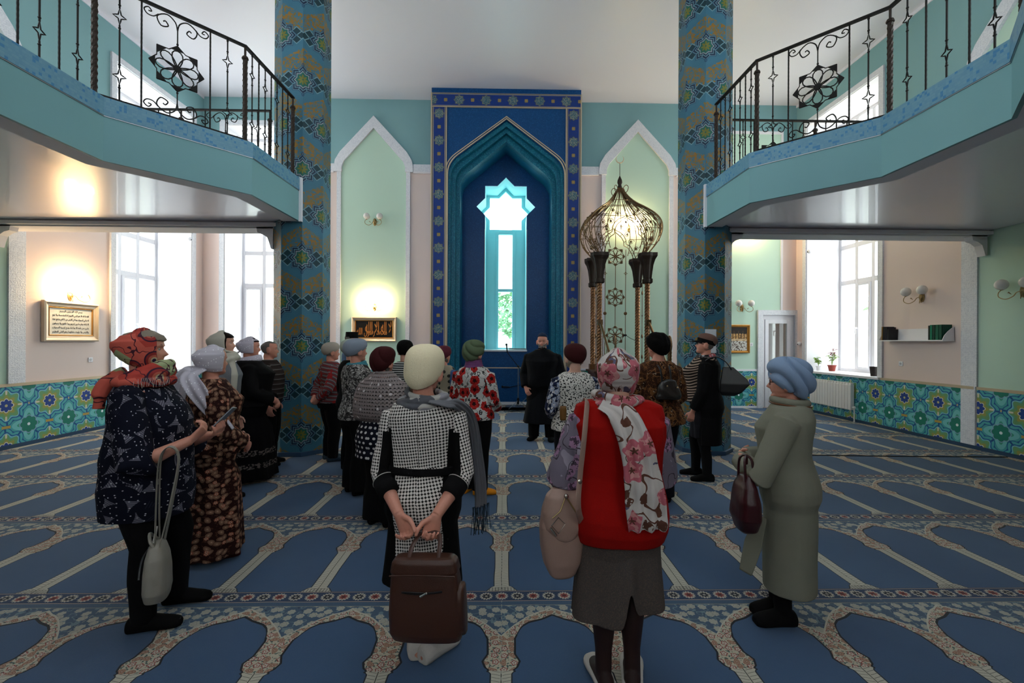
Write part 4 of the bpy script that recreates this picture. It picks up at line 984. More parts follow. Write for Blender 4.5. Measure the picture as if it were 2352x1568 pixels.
def face_pt(axis, sgn, t, s, z, bow=.10):
    e = (1 - t * t) * bow * s * .5
    return Vector((sgn * (PX * s + e), t * PY * s, z)) if axis == 'x' else Vector((t * PX * s, sgn * (PY * s + e), z))
b = B()
for fx in (-1, 1):
    for fy in (-1, 1):
        A_ = [corner(fx, fy, q[1], q[0]) for q in prof]; b.tube(A_, .013, 6)
        Bq = [corner(fx, fy, q[1] * .93, q[0] - .05) for q in prof]; b.tube(Bq, .008, 5)
        for i in range(2, len(prof) - 2, 3): b.tube([A_[i], Bq[i]], .006, 4)
b.obj('canopy_rib', MAT['bronze'], mb)
b = B()
for axis in ('x', 'y'):
    for sgn in (-1, 1):
        for t in (-.86, -.70, -.52, .52, .70, .86):
            lo = 0 if abs(t) > .8 else 4; b.tube([face_pt(axis, sgn, t, q[1], q[0]) for q in prof[lo:]], .008, 5)
        for t in (-.25, 0, .25): b.tube([face_pt(axis, sgn, t, q[1], q[0]) for q in prof[20 + (0 if t else 4):]], .008, 5)
        for j in (6, 14, 22, 28, 34):
            q = prof[j]; b.tube([face_pt(axis, sgn, t, q[1], q[0]) for t in ([-1, -.86, -.7, -.52] if j < 24 else [-1, -.6, -.2, .2, .6, 1])], .007, 5)
            if j < 24: b.tube([face_pt(axis, sgn, t, q[1], q[0]) for t in (.52, .7, .86, 1)], .007, 5)
b.obj('canopy_bars', MAT['bronze'], mb)
def zs_of(z): 
    for i in range(len(prof) - 1):
        if prof[i][0] <= z <= prof[i + 1][0]: f = (z - prof[i][0]) / (prof[i + 1][0] - prof[i][0] + 1e-9); return prof[i][1] * (1 - f) + prof[i + 1][1] * f
    return 1.0
def onface(axis, sgn, t, z):   # t in metres from the middle
    s = zs_of(z); h = (PY if axis == 'x' else PX) * s; return face_pt(axis, sgn, t / h, s, z)
for axis in ('x', 'y'):
    for sgn in (-1, 1):
        b = B(); k = .8 if axis == 'x' else 1.0
        for d in (0, .05):
            T = [(-.42 * k, 3.50), (-.40 * k, 3.66), (-.34 * k, 3.80), (-.25 * k, 3.86), (-.25 * k, 3.95), (-.20 * k, 4.05), (-.12 * k, 4.12), (-.03, 4.18), (0, 4.26)]
            T = [(x - (d if x < -.05 else 0), z + d * .9) for x, z in T]; T = T + [(-x, z) for x, z in T[:-1][::-1]]
            b.tube([onface(axis, sgn, x, z) for x, z in T], .009, 5)
        for x, z in ((-.33 * k, 3.84), (-.25 * k, 3.93), (-.17 * k, 4.09), (-.38 * k, 3.7)):
            for s in (-1, 1): b.tube([onface(axis, sgn, s * x, z), onface(axis, sgn, s * x + (.05 if s * x > 0 else -.05), z + .045)], .006, 4)
        b.obj('trefoil_arch', MAT['bronze'], mb)
        b = B()
        for s in (-1, 1):
            for (x, z, r) in ((.42 * k, 3.95, .075), (.33 * k, 4.12, .07), (.52 * k, 3.78, .055), (.17 * k, 4.3, .06), (.26 * k, 4.38, .05)):
                P = []
                for i in range(16):
                    a = i / 15 * 2.6 * PI; rr = r * (1 - .65 * i / 15); P.append(onface(axis, sgn, s * (x + rr * math.cos(a)), z + rr * math.sin(a)))
                b.tube(P, .006, 4); q = onface(axis, sgn, s * x, z); b.ball(q, (.02, .02, .03), 6, 5)
        b.obj('scrollwork', MAT['bronze'], mb)
b = B()
for fx, fy in ((-1, -1), (1, -1), (-1, 1), (1, 1)):
    c0 = Vector((fx * .05, fy * .05, 4.92)); d = Vector((fx, fy, 0)).normalized()
    P = [c0 + d * x + Z * z for x, z in ((0, 0), (.03, .08), (.09, .11), (.14, .06), (.12, -.02), (.07, -.06), (.08, -.1))]; b.tube(catmull(P, 4), .008, 5); b.ball(P[-1], .014, 6, 5)
b.obj('scroll', MAT['bronze'], mb)
B().lathe([(.02, 4.95), (.05, 5.02), (.035, 5.07), (.055, 5.12), (.05, 5.17), (.02, 5.24), (.006, 5.27), (.006, 5.55)], n=12).obj('finial', MAT['rust'], mb, smooth=True)
b = B(); P = [Vector((.085 * math.cos(a), 0, 5.64 + .085 * math.sin(a))) for a in [R(130) + R(280) * i / 20 + 0 for i in range(21)]]
b.tube(P, [.002 + .012 * math.sin(PI * i / 20) for i in range(21)], 6); o = b.obj('crescent', MAT['goldline'], mb, smooth=True)
# hanging screen on the far side
b = B(); ux = Vector((1, 0, 0)); sy = PY
for x in (-.235, 0, .235):
    if x: b.tube([(x, sy, 1.35), (x, sy, 3.72)], .008, 5)
for z0, z1 in ((1.25, 1.55), (1.98, 2.42), (2.85, 3.35), (3.78, 4.2)): b.tube([(0, sy, z0), (0, sy, z1)], .008, 5)
for x in (-.235, .235):
    diamond(b, (x, sy, 3.18), ux, Z, .045, .06, .006); b.ball((x, sy, 2.27), (.04, .012, .04), 12, 6)
b.obj('screen_bars', MAT['bronze'], mb)
for z in (1.77, 2.64, 3.565): b = B(); rosette(b, (0, sy, z), ux, Z, .185, .0075); b.obj('rosette', MAT['bronze'], mb)
for sx in (-1, 1):
    b = B(); b.tube([(sx * PX, -PY - .03, 2.02), (sx * PX, -PY - .12, 2.02), (sx * PX, -1.62, 1.12)], .028, 8); b.box(sx * PX - .05, sx * PX + .05, -PY - .12, -PY - .02, 1.98, 2.09); b.obj('handrail', MAT['bronze'], mb)
    b = B()
    for i in range(7):
        y = -PY - .16 - .18 * i; zt = 2.0 - .90 / 1.24 * (.02 + .18 * i); zb = PZ - .2 * math.ceil(max(0, (-.42 - y)) / .3) ; b.tube([(sx * PX, y, zb), (sx * PX, y, zt)], .009, 5); diamond(b, (sx * PX, y, (zb + zt) / 2), Vector((0, 1, 0)), Z, .035, .06, .005)
    b.obj('railing_bars', MAT['bronze'], mb)
    b = B(); twisted(b, (sx * PX, -1.67), 0, 1.45, .035, 6, n=10, seg=50); P = catmull([(sx * PX, -1.67, 1.4), (sx * PX, -1.74, 1.55), (sx * PX, -1.70, 1.7), (sx * PX, -1.62, 1.72), (sx * PX, -1.60, 1.62), (sx * PX, -1.66, 1.58)], 4); b.tube(P, [.02] * (len(P) - 6) + [.012] * 6, 6); b.obj('newel', MAT['bronze'], mb)
    # beaded strand between front and rear posts
    b = B(); b.tube([(sx * PX, 0, PZ), (sx * PX, 0, 3.0)], .007, 5)
    for z in (1.3, 1.75, 2.7): b.ball((sx * PX, 0, z), (.02, .03, .05), 8, 6)
    diamond(b, (sx * PX, 0, 2.2), Vector((0, 1, 0)), Z, .04, .06, .005); b.obj('side_strand', MAT['bronze'], mb)
# microphone on the pulpit
r = thing('gooseneck_microphone', 'thin black microphone arm fixed to the pulpit post', 'microphone', (2.55 + PX - .05, 10.3, 0))
B().tube(catmull([(0, 0, 1.66), (-.10, -.02, 1.70), (-.20, -.03, 1.76)], 4), .006, 6).obj('arm', MAT['black'], r); B().ball((-.235, -.03, 1.775), (.04, .025, .026), 10, 8).obj('capsule', MAT['black'], r, smooth=True)

# ------------------------------------------------------------------ microphone stands
def mic_stand(x, y, z1, boom, label):
    r = thing('microphone_stand', label, 'microphone stand', (x, y, 0)); b = B()
    b.tube([(0, 0, .10), (0, 0, z1)], .011, 8).tube([(0, 0, z1 * .6), (0, 0, z1 * .62)], .018, 8); b.obj('pole', MAT['steel'], r)
    for k in range(3):
        a = R(100 + 120 * k); B().tube([(0, 0, .20), (.30 * math.cos(a), .30 * math.sin(a), .014)], .009, 6).obj('leg', MAT['steel'], r)
    B().lathe([(.02, .10), (.03, .13), (.03, .24), (.018, .26)], n=12).obj('hub', MAT['black'], r)
    b = B(); p, q = Vector(boom[0]), Vector(boom[1]); b.tube([p, q], .008, 6); b.ball((0, 0, z1), .028, 8, 6); b.obj('boom', MAT['black'], r)
    d = (q - p).normalized(); d2 = Vector(boom[2]).normalized(); b = B(); b.tube([q, q + d2 * .14, q + d2 * .16], [.013, .018, .018], 8); b.ball(q + d2 * .185, .03, 10, 8); b.obj('microphone', MAT['black'], r)
MS = atZ(1190, 938); mic_stand(MS.x, MS.y, 1.02, ((.04, -.02, .96), (-.27, .03, 1.36), (-.1, 0, 1)), 'tall microphone stand with raised boom in front of the mihrab')
M2 = atZ(1212, 930); mic_stand(M2.x, M2.y + .05, .55, ((.14, 0, .58), (-.46, .0, .45), (-1, 0, .06)), 'low microphone stand with level boom, left of the man in the black robe')
cable = thing('microphone_cable', 'black microphone cable coiled on the carpet by the tripod', 'cable', (MS.x - .1, MS.y - .45, 0)); b = B(); rnd = random.Random(4)
P = [(.22 * math.cos(a * .9) + a * .02 - .1, .12 * math.sin(a * 1.1) + .02 * math.sin(a * 3), .006 + .004 * (i % 3)) for i, a in enumerate([k * .35 for k in range(60)])]; b.tube(P, .005, 5).obj('cable', MAT['black'], cable)
cord = B().tube([(3.6, 6.42, .004), (4.6, 6.46, .004), (5.6, 6.40, .004), (7.22, 6.36, .004)], .009, 6).obj('floor_cord', MAT['black']); tag(cord, 'long straight black cord lying across the carpet at the right', 'cord')
bg = thing('bag', 'black bag on the floor at the end of the left radiator', 'bag', (-6.72, 10.35, 0)); b = B(); b.rings([[(math.cos(2 * PI * k / 14) * a, math.sin(2 * PI * k / 14) * c2, z) for k in range(14)] for a, c2, z in ((.14, .10, 0), (.17, .12, .05), (.16, .11, .18), (.12, .05, .27))]).obj('body', MAT['black'], bg, smooth=True); B().tube(catmull([(-.08, 0, .25), (-.05, 0, .38), (.05, 0, .38), (.08, 0, .25)], 5), .008, 6).obj('handle', MAT['black'], bg)

# ------------------------------------------------------------------ outside
g = struct('ground_outside', B().box(-60, 60, 12.75, 90, -1.1, -.9).box(-60, -8.3, -20, 12.75, -1.1, -.9).box(8.3, 60, -20, 12.75, -1.1, -.9), plain('bounce_ground', '#c2c4c0', .95, var=.2, scale=3))  # ground paled to bounce daylight up onto the ceiling
MAT['foliage'] = plain('foliage', '#7c9670', .9, var=.35, scale=3)
rnd = random.Random(9)
def tree(x, y, h, r, lab):
    root = thing('tree', lab, 'tree', (x, y, -.9), 0, 'trees outside the windows'); B().tube([(0, 0, 0), (0, 0, h * .6)], [.16, .08], 8).obj('trunk', MAT['darkwood'], root)
    b = B()
    for i in range(420):
        a = rnd.uniform(0, 2 * PI); q = rnd.uniform(.25, 1); zz = h * (.3 + .7 * q); rr = r * math.sin(PI * min(1, (1.02 - q) * 1.15 + .05)) * rnd.uniform(.5, 1.0)
        p = Vector((rr * math.cos(a), rr * math.sin(a), zz)); leaf(b, p, (rnd.uniform(-1, 1), rnd.uniform(-1, 1), rnd.uniform(-.3, .8)), rnd.uniform(.35, .7), rnd.uniform(.3, .5))
    b.obj('crown', MAT['foliage'], root)
for x, y, h, r_, lab in [(-17, 13, 5.2, 1.7, 'nearest pale tree outside the left wall window'), (-18, 18.5, 6, 2, 'middle pale tree outside the left wall window'), (-21, 22, 6, 2, 'farthest pale tree outside the left wall window'), (17, 15, 5.0, 1.8, 'nearer pale tree outside the right wall window'),
                         (19, 20, 6, 2.2, 'farther pale tree outside the right wall window'), (-9.5, 26, 5, 1.8, 'pale tree outside the back window left of the left column'), (.9, 34, 6, 2.4, 'nearer leafy tree in the narrow mihrab window'), (-1.4, 42, 7, 2.8, 'farther leafy tree in the narrow mihrab window')]:
    tree(x, y, h, r_, lab)
def m_brick():
    m = M('yellow_brick', '#b9a274', .9); x, y, z = m.xyz(); row = mfl(z / .085); xx = x / .26 + mmod(row, 2.0) * .5; m.over(m.noise(m.vec, 8, 2), '#a48a5e'); m.over(OR(mfr(z / .085) < .12, mfr(xx) < .05), '#8f8470'); return m.done()
struct('wall_outside', B().box(5.25, 8.0, 14.2, 14.5, -.9, 2.6), m_brick()); struct('trim_50', B().box(7.55, 7.72, 13.9, 14.2, -.9, 2.6).box(8.02, 8.3, 13.6, 14.2, -.9, 2.6), plain('grey_post', '#5a5552', .7))
struct('trim_51', B().box(5.2, 8.05, 12.1, 14.5, 2.6, 2.75).box(5.2, 8.05, 12.1, 14.5, -.05, 0).box(5.2, 5.3, 12.1, 14.5, 0, 2.6).box(7.95, 8.05, 12.1, 13.0, 0, 2.6), plain('porch_shading_concrete', '#6e6a66', .9))  # porch roof and side walls added to keep the doorway dim
# ------------------------------------------------------------------ people: tools
V = Vector
def lerp_tab(tab, x):
    if x <= tab[0][0]: return tab[0][1]
    for (a, p), (b, q) in zip(tab, tab[1:]):
        if x <= b: t = (x - a) / (b - a); t = t * t * (3 - 2 * t); return p * (1 - t) + q * t
    return tab[-1][1]
def arr(me):
    n = len(me.vertices); co = np.empty(n * 3); me.vertices.foreach_get('co', co); return co.reshape(-1, 3)
def setarr(me, co): me.vertices.foreach_set('co', np.ascontiguousarray(co, dtype=float).ravel()); me.update()
def remesh(b, vox, smooth=3, fac=.5):
    me = b.mesh('t'); o = bpy.data.objects.new('t', me); C.objects.link(o)
    r = o.modifiers.new('r', 'REMESH'); r.mode = 'VOXEL'; r.voxel_size = vox; r.use_smooth_shade = True
    if smooth: s = o.modifiers.new('s', 'SMOOTH'); s.iterations = smooth; s.factor = fac
    dg = bpy.context.evaluated_depsgraph_get(); dg.update(); out = bpy.data.meshes.new_from_object(o.evaluated_get(dg))
    bpy.data.objects.remove(o); bpy.data.meshes.remove(me); out.materials.clear(); return out
def wrinkle(me, amp, fr=1., seed=0, zdir=.4, region=None):
    """cloth creases: displace along normals with warped sines"""
    co = arr(me); n = len(co); no = np.empty(n * 3); me.vertices.foreach_get('normal', no); no = no.reshape(-1, 3)
    rs = np.random.RandomState(seed); x, y, z = co.T; d = np.zeros(n)
    for k in range(5):
        a = rs.uniform(0, 2 * PI, 3); f = fr * rs.uniform(14, 34); w = rs.normal(size=3); w[2] *= (1 + zdir * 4); w /= np.linalg.norm(w)
        ph = f * (w[0] * x + w[1] * y + w[2] * z) + 1.6 * np.sin(9 * fr * x + a[0]) + 1.6 * np.sin(7 * fr * z + a[1]) + 1.2 * np.sin(8 * fr * y + a[2])
        s = np.sin(ph); d += np.sign(s) * np.abs(s) ** 1.4 * np.clip(np.sin(5 * fr * x + 4 * fr * z + a[1]) * .6 + .5, 0, 1)
    if region is not None: d *= region(co)
    setarr(me, co + no * (d * amp / 2.2)[:, None])
def folds(me, amp, k, z0, z1, seed=0):
    """vertical skirt folds growing from z1 down to z0"""
    co = arr(me); x, y, z = co.T; a = np.arctan2(y, x); t = np.clip((z1 - z) / (z1 - z0), 0, 1); rs = np.random.RandomState(seed); r = np.hypot(x, y) + 1e-6
    d = (np.sin(k * a + rs.uniform(0, 6) + .6 * np.sin(3 * z)) + .5 * np.sin((k * 1.7) * a + rs.uniform(0, 6))) * amp * t
    co[:, 0] += x / r * d; co[:, 1] += y / r * d; setarr(me, co)
def set_uv(me, segs):
    """unwrap round the nearest limb: segs = [(a, b, r, scale)]"""
    nl = len(me.loops); lv = np.empty(nl, int); me.loops.foreach_get('vertex_index', lv); co = arr(me)
    nf = len(me.polygons); fc = np.empty(nf * 3); me.polygons.foreach_get('center', fc); fc = fc.reshape(-1, 3); tot = np.empty(nf, int); me.polygons.foreach_get('loop_total', tot)
    best = np.full(nf, 1e9); idx = np.zeros(nf, int); S_ = []
    for i, (a, b, r) in enumerate(segs):
        a = np.array(a); b = np.array(b); w = b - a; L = np.linalg.norm(w); w = w / L; t = np.clip((fc - a) @ w, 0, L); d = np.linalg.norm(fc - a - t[:, None] * w, axis=1) / r
        m = d < best; best[m] = d[m]; idx[m] = i; e = np.array([0, 1, 0.]) if abs(w[1]) < .8 else np.array([1, 0, 0.]); e1 = e - w * (e @ w); e1 /= np.linalg.norm(e1); e2 = np.cross(w, e1); S_.append((a, w, e1, e2, r))
    A = np.array([s[0] for s in S_]); W_ = np.array([s[1] for s in S_]); E1 = np.array([s[2] for s in S_]); E2 = np.array([s[3] for s in S_]); RR = np.array([s[4] for s in S_])
    li = np.repeat(idx, tot); fl = np.repeat(np.arange(nf), tot); p = co[lv] - A[li]; q = fc[fl] - A[li]
    th = np.arctan2((p * E2[li]).sum(1), (p * E1[li]).sum(1)); tf = np.arctan2((q * E2[li]).sum(1), (q * E1[li]).sum(1)); th = tf + (th - tf + PI) % (2 * PI) - PI
    uv = np.stack([th * RR[li] + li * .371, (p * W_[li]).sum(1) + li * .113], 1); l = me.uv_layers.new(name='UVMap'); l.data.foreach_set('uv', uv.ravel())
def ering(c, rx, yf, yb, n=28, ex=2.3, rot=0.):
    """torso style ring: half width rx, depth yf in front (+y) and yb behind"""
    out = []
    for k in range(n):
        a = 2 * PI * k / n; ca, sa = math.cos(a), math.sin(a); s = (abs(ca) ** ex + abs(sa) ** ex) ** (-1 / ex); x = rx * ca * s; y = (yf if sa > 0 else yb) * sa * s
        if rot: x, y = x * math.cos(rot) - y * math.sin(rot), x * math.sin(rot) + y * math.cos(rot)
        out.append((c[0] + x, c[1] + y, c[2]))
    return out
# head outline tables, in units of head height (0 chin .. 1 crown)
HW_ = [(0, .10), (.05, .17), (.14, .235), (.28, .29), (.42, .32), (.58, .335), (.72, .335), (.84, .29), (.93, .20), (.985, .09), (1, .02)]
HF_ = [(0, .26), (.04, .335), (.11, .355), (.18, .33), (.26, .352), (.34, .352), (.45, .355), (.52, .36), (.60, .385), (.72, .375), (.84, .31), (.93, .19), (.985, .07), (1, .01)]
HB_ = [(0, .0), (.08, .05), (.2, .2), (.3, .31), (.42, .40), (.6, .47), (.74, .46), (.86, .36), (.94, .22), (.985, .09), (1, .02)]
def head_surf(t, a, off=0., face=True):
    """a: 0 = straight ahead; returns local head point (x right, y ahead, z) in head units"""
    w, f, bk = lerp_tab(HW_, t) + off, lerp_tab(HF_, t) + off, lerp_tab(HB_, t) + off
    s, c = math.sin(a), math.cos(a); ex = 2.35; q = (abs(s) ** ex + abs(c) ** ex) ** (-1 / ex); x = w * s * q; y = (f if c > 0 else bk) * c * q
    if face and c > .2:
        g = lambda u, v, su, sv: math.exp(-((x - u) / su) ** 2 - ((t - v) / sv) ** 2)
        nose = 0
        if .28 < t < .56: nose = lerp_tab([(.285, 0), (.305, .055), (.335, .118), (.36, .128), (.42, .082), (.50, .028), (.56, 0)], t) * math.exp(-(x / lerp_tab([(.29, .075), (.36, .060), (.5, .035)], t)) ** 2)
        y += nose + .024 * g(0, .262, .10, .018) + .022 * g(0, .222, .085, .016) - .02 * g(0, .243, .10, .007) + .014 * g(0, .10, .09, .05)
        y += -.05 * (g(.135, .50, .07, .055) + g(-.135, .50, .07, .055)) + .018 * (g(.19, .38, .08, .08) + g(-.19, .38, .08, .08)) + .022 * (g(.14, .575, .10, .025) + g(-.14, .575, .10, .025))
        y += .02 * (g(.135, .492, .05, .03) + g(-.135, .492, .05, .03))
    return (x, y, t)
class Head:
    def __init__(s, c, H, yaw, pitch, roll=0.):
        s.H = H; s.M = Matrix.Translation(c) @ Matrix.Rotation(yaw, 4, 'Z') @ Matrix.Rotation(pitch, 4, 'X') @ Matrix.Rotation(roll, 4, 'Y')
    def P(s, x, y, t): return s.M @ V((x * s.H, y * s.H, (t - .35) * s.H))
    def rings(s, ts, off=0., n=44, face=True, fn=None):
        out = []
        for t in ts:
            r = []
            for k in range(n):
                a = 2 * PI * k / n; o = fn(t, a) if fn else off; p = head_surf(t, a, 0, face); w = lerp_tab(HW_, t)
                L = math.hypot(p[0], p[1]) + 1e-9; r.append(s.P(p[0] * (1 + o / L), p[1] * (1 + o / L), t))
            out.append(r)
        return out
def hand(b, w, d, palm, side, curl=.5, k=1., spread=.06, grip=None, thumb_in=.35):
    """w wrist, d wrist->knuckles, palm = direction the palm faces, side = direction of the thumb"""
    d = V(d).normalized(); palm = V(palm); palm = (palm - d * palm.dot(d)).normalized(); s = V(side); s = (s - d * s.dot(d) - palm * s.dot(palm)).normalized(); w = V(w)
    prof = [(0, .026, .019), (.02, .030, .018), (.05, .038, .016), (.08, .042, .015), (.092, .040, .012)]
    rs = []
    for t, a, c_ in prof: rs.append([w + d * (t * k) + s * (a * k * math.cos(q)) + palm * (c_ * k * math.sin(q)) for q in [2 * PI * i / 14 for i in range(14)]])
    b.rings(rs)
    L = [.078, .086, .080, .062]
    for i in range(4):
        o = (1.5 - i) * .0195 * k; p = w + d * ((.086 - abs(i - 1) * .003) * k) + s * o; dd = (d + s * ((1.5 - i) * spread)).normalized(); ang = 0; P = [p - dd * .012 * k]; P.append(p)
        seg = [.45, .31, .24]; cu = curl if not isinstance(curl, (list, tuple)) else curl[i]
        for j in range(3):
            ang += cu * (1.0, 1.15, .8)[j]; q = dd * math.cos(ang) + palm * math.sin(ang); p = p + q * (L[i] * k * seg[j]); P.append(p)
        r = .0092 * k * (1, 1, .97, .9)[i]; b.tube(P, [r, r * 1.03, r, r * .95, r * .8], 10); b.ball(P[-1], (r * .82,) * 3, 8, 6)
    p = w + d * .022 * k + s * .022 * k + palm * .004; q1 = (d * .62 + s * .72 + palm * thumb_in).normalized(); q2 = (d * .88 + s * .35 + palm * (thumb_in + .15)).normalized(); q3 = (d * .95 + s * .1 + palm * (thumb_in + .25)).normalized()
    P = [p, p + q1 * .04 * k, p + q1 * .04 * k + q2 * .032 * k, p + q1 * .04 * k + q2 * .032 * k + q3 * .026 * k]; b.tube(P, [.014 * k, .0125 * k, .0105 * k, .0085 * k], 10); b.ball(P[-1], (.0085 * k,) * 3, 8, 6)
def foot_pts(p, yaw, k, off=0., pitch=0.):
    """rings of a foot: p = ankle on the floor plan, yaw = toe direction"""
    f = V((-math.sin(yaw), math.cos(yaw), 0)); r = V((math.cos(yaw), math.sin(yaw), 0)); rs = []
    for y, w, h, zc in ((-.075, .018, .022, .032), (-.068, .030, .032, .036), (-.04, .036, .045, .045), (0, .037, .046, .046), (.04, .039, .038, .040), (.09, .044, .029, .031), (.13, .045, .023, .025), (.16, .036, .018, .021), (.175, .018, .011, .017)):
        c = V((p[0], p[1], 0)) + f * (y * k) + Z * (zc * k); rs.append([c + r * ((w * k + off) * math.cos(a)) + Z * (max(-zc * k + .001, (h * k + off) * math.sin(a))) for a in [2 * PI * i / 16 for i in range(16)]])
    return rs
def interp(a, b, t): return V(a) * (1 - t) + V(b) * t
# torso tables (female, z in fractions of 1.6 m): z, half width, front, back
TF = [(.70, .150, .10, .115), (.78, .172, .115, .140), (.86, .176, .120, .140), (.95, .158, .122, .105), (1.03, .146, .118, .090), (1.12, .152, .130, .098), (1.20, .164, .142, .108), (1.27, .166, .110, .108), (1.32, .135, .075, .090), (1.355, .075, .055, .062), (1.385, .052, .045, .050)]
TM_ = [(.72, .150, .09, .110), (.80, .165, .105, .120), (.88, .165, .120, .105), (.97, .160, .128, .100), (1.06, .165, .130, .102), (1.15, .180, .128, .110), (1.23, .190, .118, .115), (1.295, .182, .095, .105), (1.335, .130, .075, .085), (1.365, .078, .056, .062), (1.39, .058, .050, .054)]
class Person:
    def __init__(s, name, label, x, y, face, h, male=False, bulk=1., belly=1., vox=.0065, headyaw=0., headpitch=0., headroll=0., lean=0., skin='skin', arms=None, feet=None, shoulder=1., slump=0., group=None):
        s.root = thing('person', label, 'person', (x, y, 0), R(face), group); s.k = k = h / 1.6; s.vox = vox; s.male = male; s.bulk = bulk; s.belly = belly; s.T = TM_ if male else TF
        s.sw = (.185 if male else .165) * k * shoulder * (1 + (bulk - 1) * .5); s.sz = (1.266 if male else 1.258) * k; s.b = B(); s.lean = lean; s.segs = []
        sh = lambda sd: V((sd * s.sw, s.off(s.sz), s.sz))
        s.arms = {}
        for sd in (-1, 1):
            e, w = (arms or {}).get(sd, ((sd * (s.sw / k + .05), -.01, 1.0), (sd * (s.sw / k + .06), .05, .77)))
            s.arms[sd] = (sh(sd), V(e) * k, V(w) * k)
        fe = feet or {-1: (-.09, 0, 8), 1: (.09, 0, -8)}
        s.legs = {sd: (V((sd * .085 * k, s.off(.80 * k), .80 * k)), V((fe[sd][0] * .95 * k, fe[sd][1] * .8 * k + .03 * k, .44 * k)), V((fe[sd][0] * k, fe[sd][1] * k, .085 * k)), R(fe[sd][2])) for sd in (-1, 1)}
        s.hc = V((0, s.off(1.40 * k) + .02 * k, (1.40 + .0) * k)); s.H = .222 * k ** .5 * 1.0; hc = V((0, s.off(1.45 * k) + .015, h - .65 * s.H))
        s.head = Head(hc, s.H, R(headyaw), R(headpitch), R(headroll)); s.h = h; s.nose_dir = s.head.M.to_3x3() @ V((0, 1, 0)); s.skin = skin
    def off(s, z): return s.lean * max(0, z - .8 * s.k)
    def ring(s, z, g=0., wx=1., fy=1., by=1., n=28, ex=2.3):
        tb = s.T; zz = z / s.k; v = [lerp_tab([(r[0], r[i]) for r in tb], zz) for i in (1, 2, 3)]; m = s.bulk if zz < 1.3 else 1 + (s.bulk - 1) * .5; be = s.belly if .8 < zz < 1.25 else 1
        return ering((0, s.off(z), z), v[0] * s.k * m * wx + g, v[1] * s.k * m * fy * be + g, v[2] * s.k * m * by + g, n, ex)
    def body(s, hands=None, face=True, feet=True, curl=.5, ears=True):
        k = s.k; b = s.b; m = 1
        b.rings([s.ring(z * k, -.012) for z in (.72, .80, .88, .96, 1.04, 1.12, 1.20, 1.27, 1.32, 1.35, 1.375)])
        hb = s.head.P(0, -.12, .12); b.tube([(0, s.off(1.28 * k) - .01, 1.28 * k), (0, s.off(1.36 * k) - .005, 1.35 * k), hb, s.head.P(0, -.08, .35)], [.060 * k, .054 * k * (1.12 if s.male else 1), .052 * k * (1.12 if s.male else 1), .05 * k], 18)
        ts = [0, .015, .04, .07, .10, .13, .16, .19, .21, .225, .235, .243, .252, .265, .28, .292, .305, .32, .335, .35, .37, .40, .43, .46, .49, .52, .55, .58, .62, .67, .72, .78, .84, .89, .93, .96, .985, 1]
        b.rings(s.head.rings(ts, n=72))
        for sd in ((-1, 1) if ears else ()):
            e = [s.head.P(sd * (.335 + .05 * q), -.03 - .02 * q, .0) for q in (0, 1)]; Q = []
            for i in range(12):
                a = 2 * PI * i / 12; Q.append(s.head.P(sd * (.33 + .035 * (1 - math.cos(a)) * .5 + .02), -.02 - .055 * math.cos(a) * 1.0, .44 + .13 * math.sin(a)))
            b.tube(Q, .014 * s.H / .22, 6, closed=True); c_ = sum(Q, V((0, 0, 0))) / 12; b.add([c_ + (q - c_) * .95 for q in Q] + [c_ + (q - c_) * .95 + (s.head.M.to_3x3() @ V((-sd * .02, 0, 0))) for q in Q], [tuple(range(12)), tuple(range(12, 24))[::-1]] + [(i, i + 12, (i + 1) % 12 + 12, (i + 1) % 12) for i in range(12)])
        for sd, (a, e, w) in s.arms.items():
            a = a + V((-sd * .022 * k, 0, -.012 * k)); b.ball(a, (.040 * k,) * 3, 12, 8); b.tube([a, interp(a, e, .5), e, interp(e, w, .35), interp(e, w, .75), w], [.040 * k, .041 * k, .037 * k, .038 * k, .029 * k, .025 * k], 14)
            hd = (hands or {}).get(sd)
            if hd is None: d_ = (w - e).normalized(); hd = dict(d=d_ + V((0, 0, -.3)), palm=V((-sd, 0, 0)), side=V((0, 1, 0)), curl=.35)
            if hd: hand(b, w + V(hd['d']).normalized() * -.004, hd['d'], hd['palm'], hd['side'], hd.get('curl', curl), k=k ** .5 * hd.get('k', .96) * (1.08 if s.male else 1), thumb_in=hd.get('ti', .35), spread=hd.get('spread', .06))
        for sd, (hp, kn, an, yw) in s.legs.items():
            b.tube([hp + Z * .02, interp(hp, kn, .5), kn, interp(kn, an, .3) - V((0, .012, 0)), interp(kn, an, .75), an, V((an.x, an.y, .03))], [.085 * k, .072 * k, .050 * k, .052 * k, .034 * k, .033 * k, .03 * k], 16)
            b.rings(foot_pts((an.x, an.y), yw, k))
        me = remesh(b, s.vox, 2, .5); mkobj('body', me, SKIN[s.skin] if isinstance(s.skin, str) else s.skin, s.root, smooth=True)
        if face:
            for sd in (-1, 1):
                B().ball((0, 0, 0), (.048 * s.H, .048 * s.H, .044 * s.H), 14, 10).obj('eye', MAT['eye'], s.root, smooth=True).matrix_local = Matrix.Translation(s.head.P(sd * .135, .288, .497)) @ s.head.M.to_3x3().to_4x4()
                q = [s.head.P(sd * (.07 + .14 * t), .372 - .05 * t * t, .578 + .03 * math.sin(PI * t * .8)) for t in (0, .3, .6, 1)]; B().tube(q, [.002, .0035, .003, .001], 6).obj('eyebrow', MAT['brow' if not s.male else 'browg'], s.root)
        return s
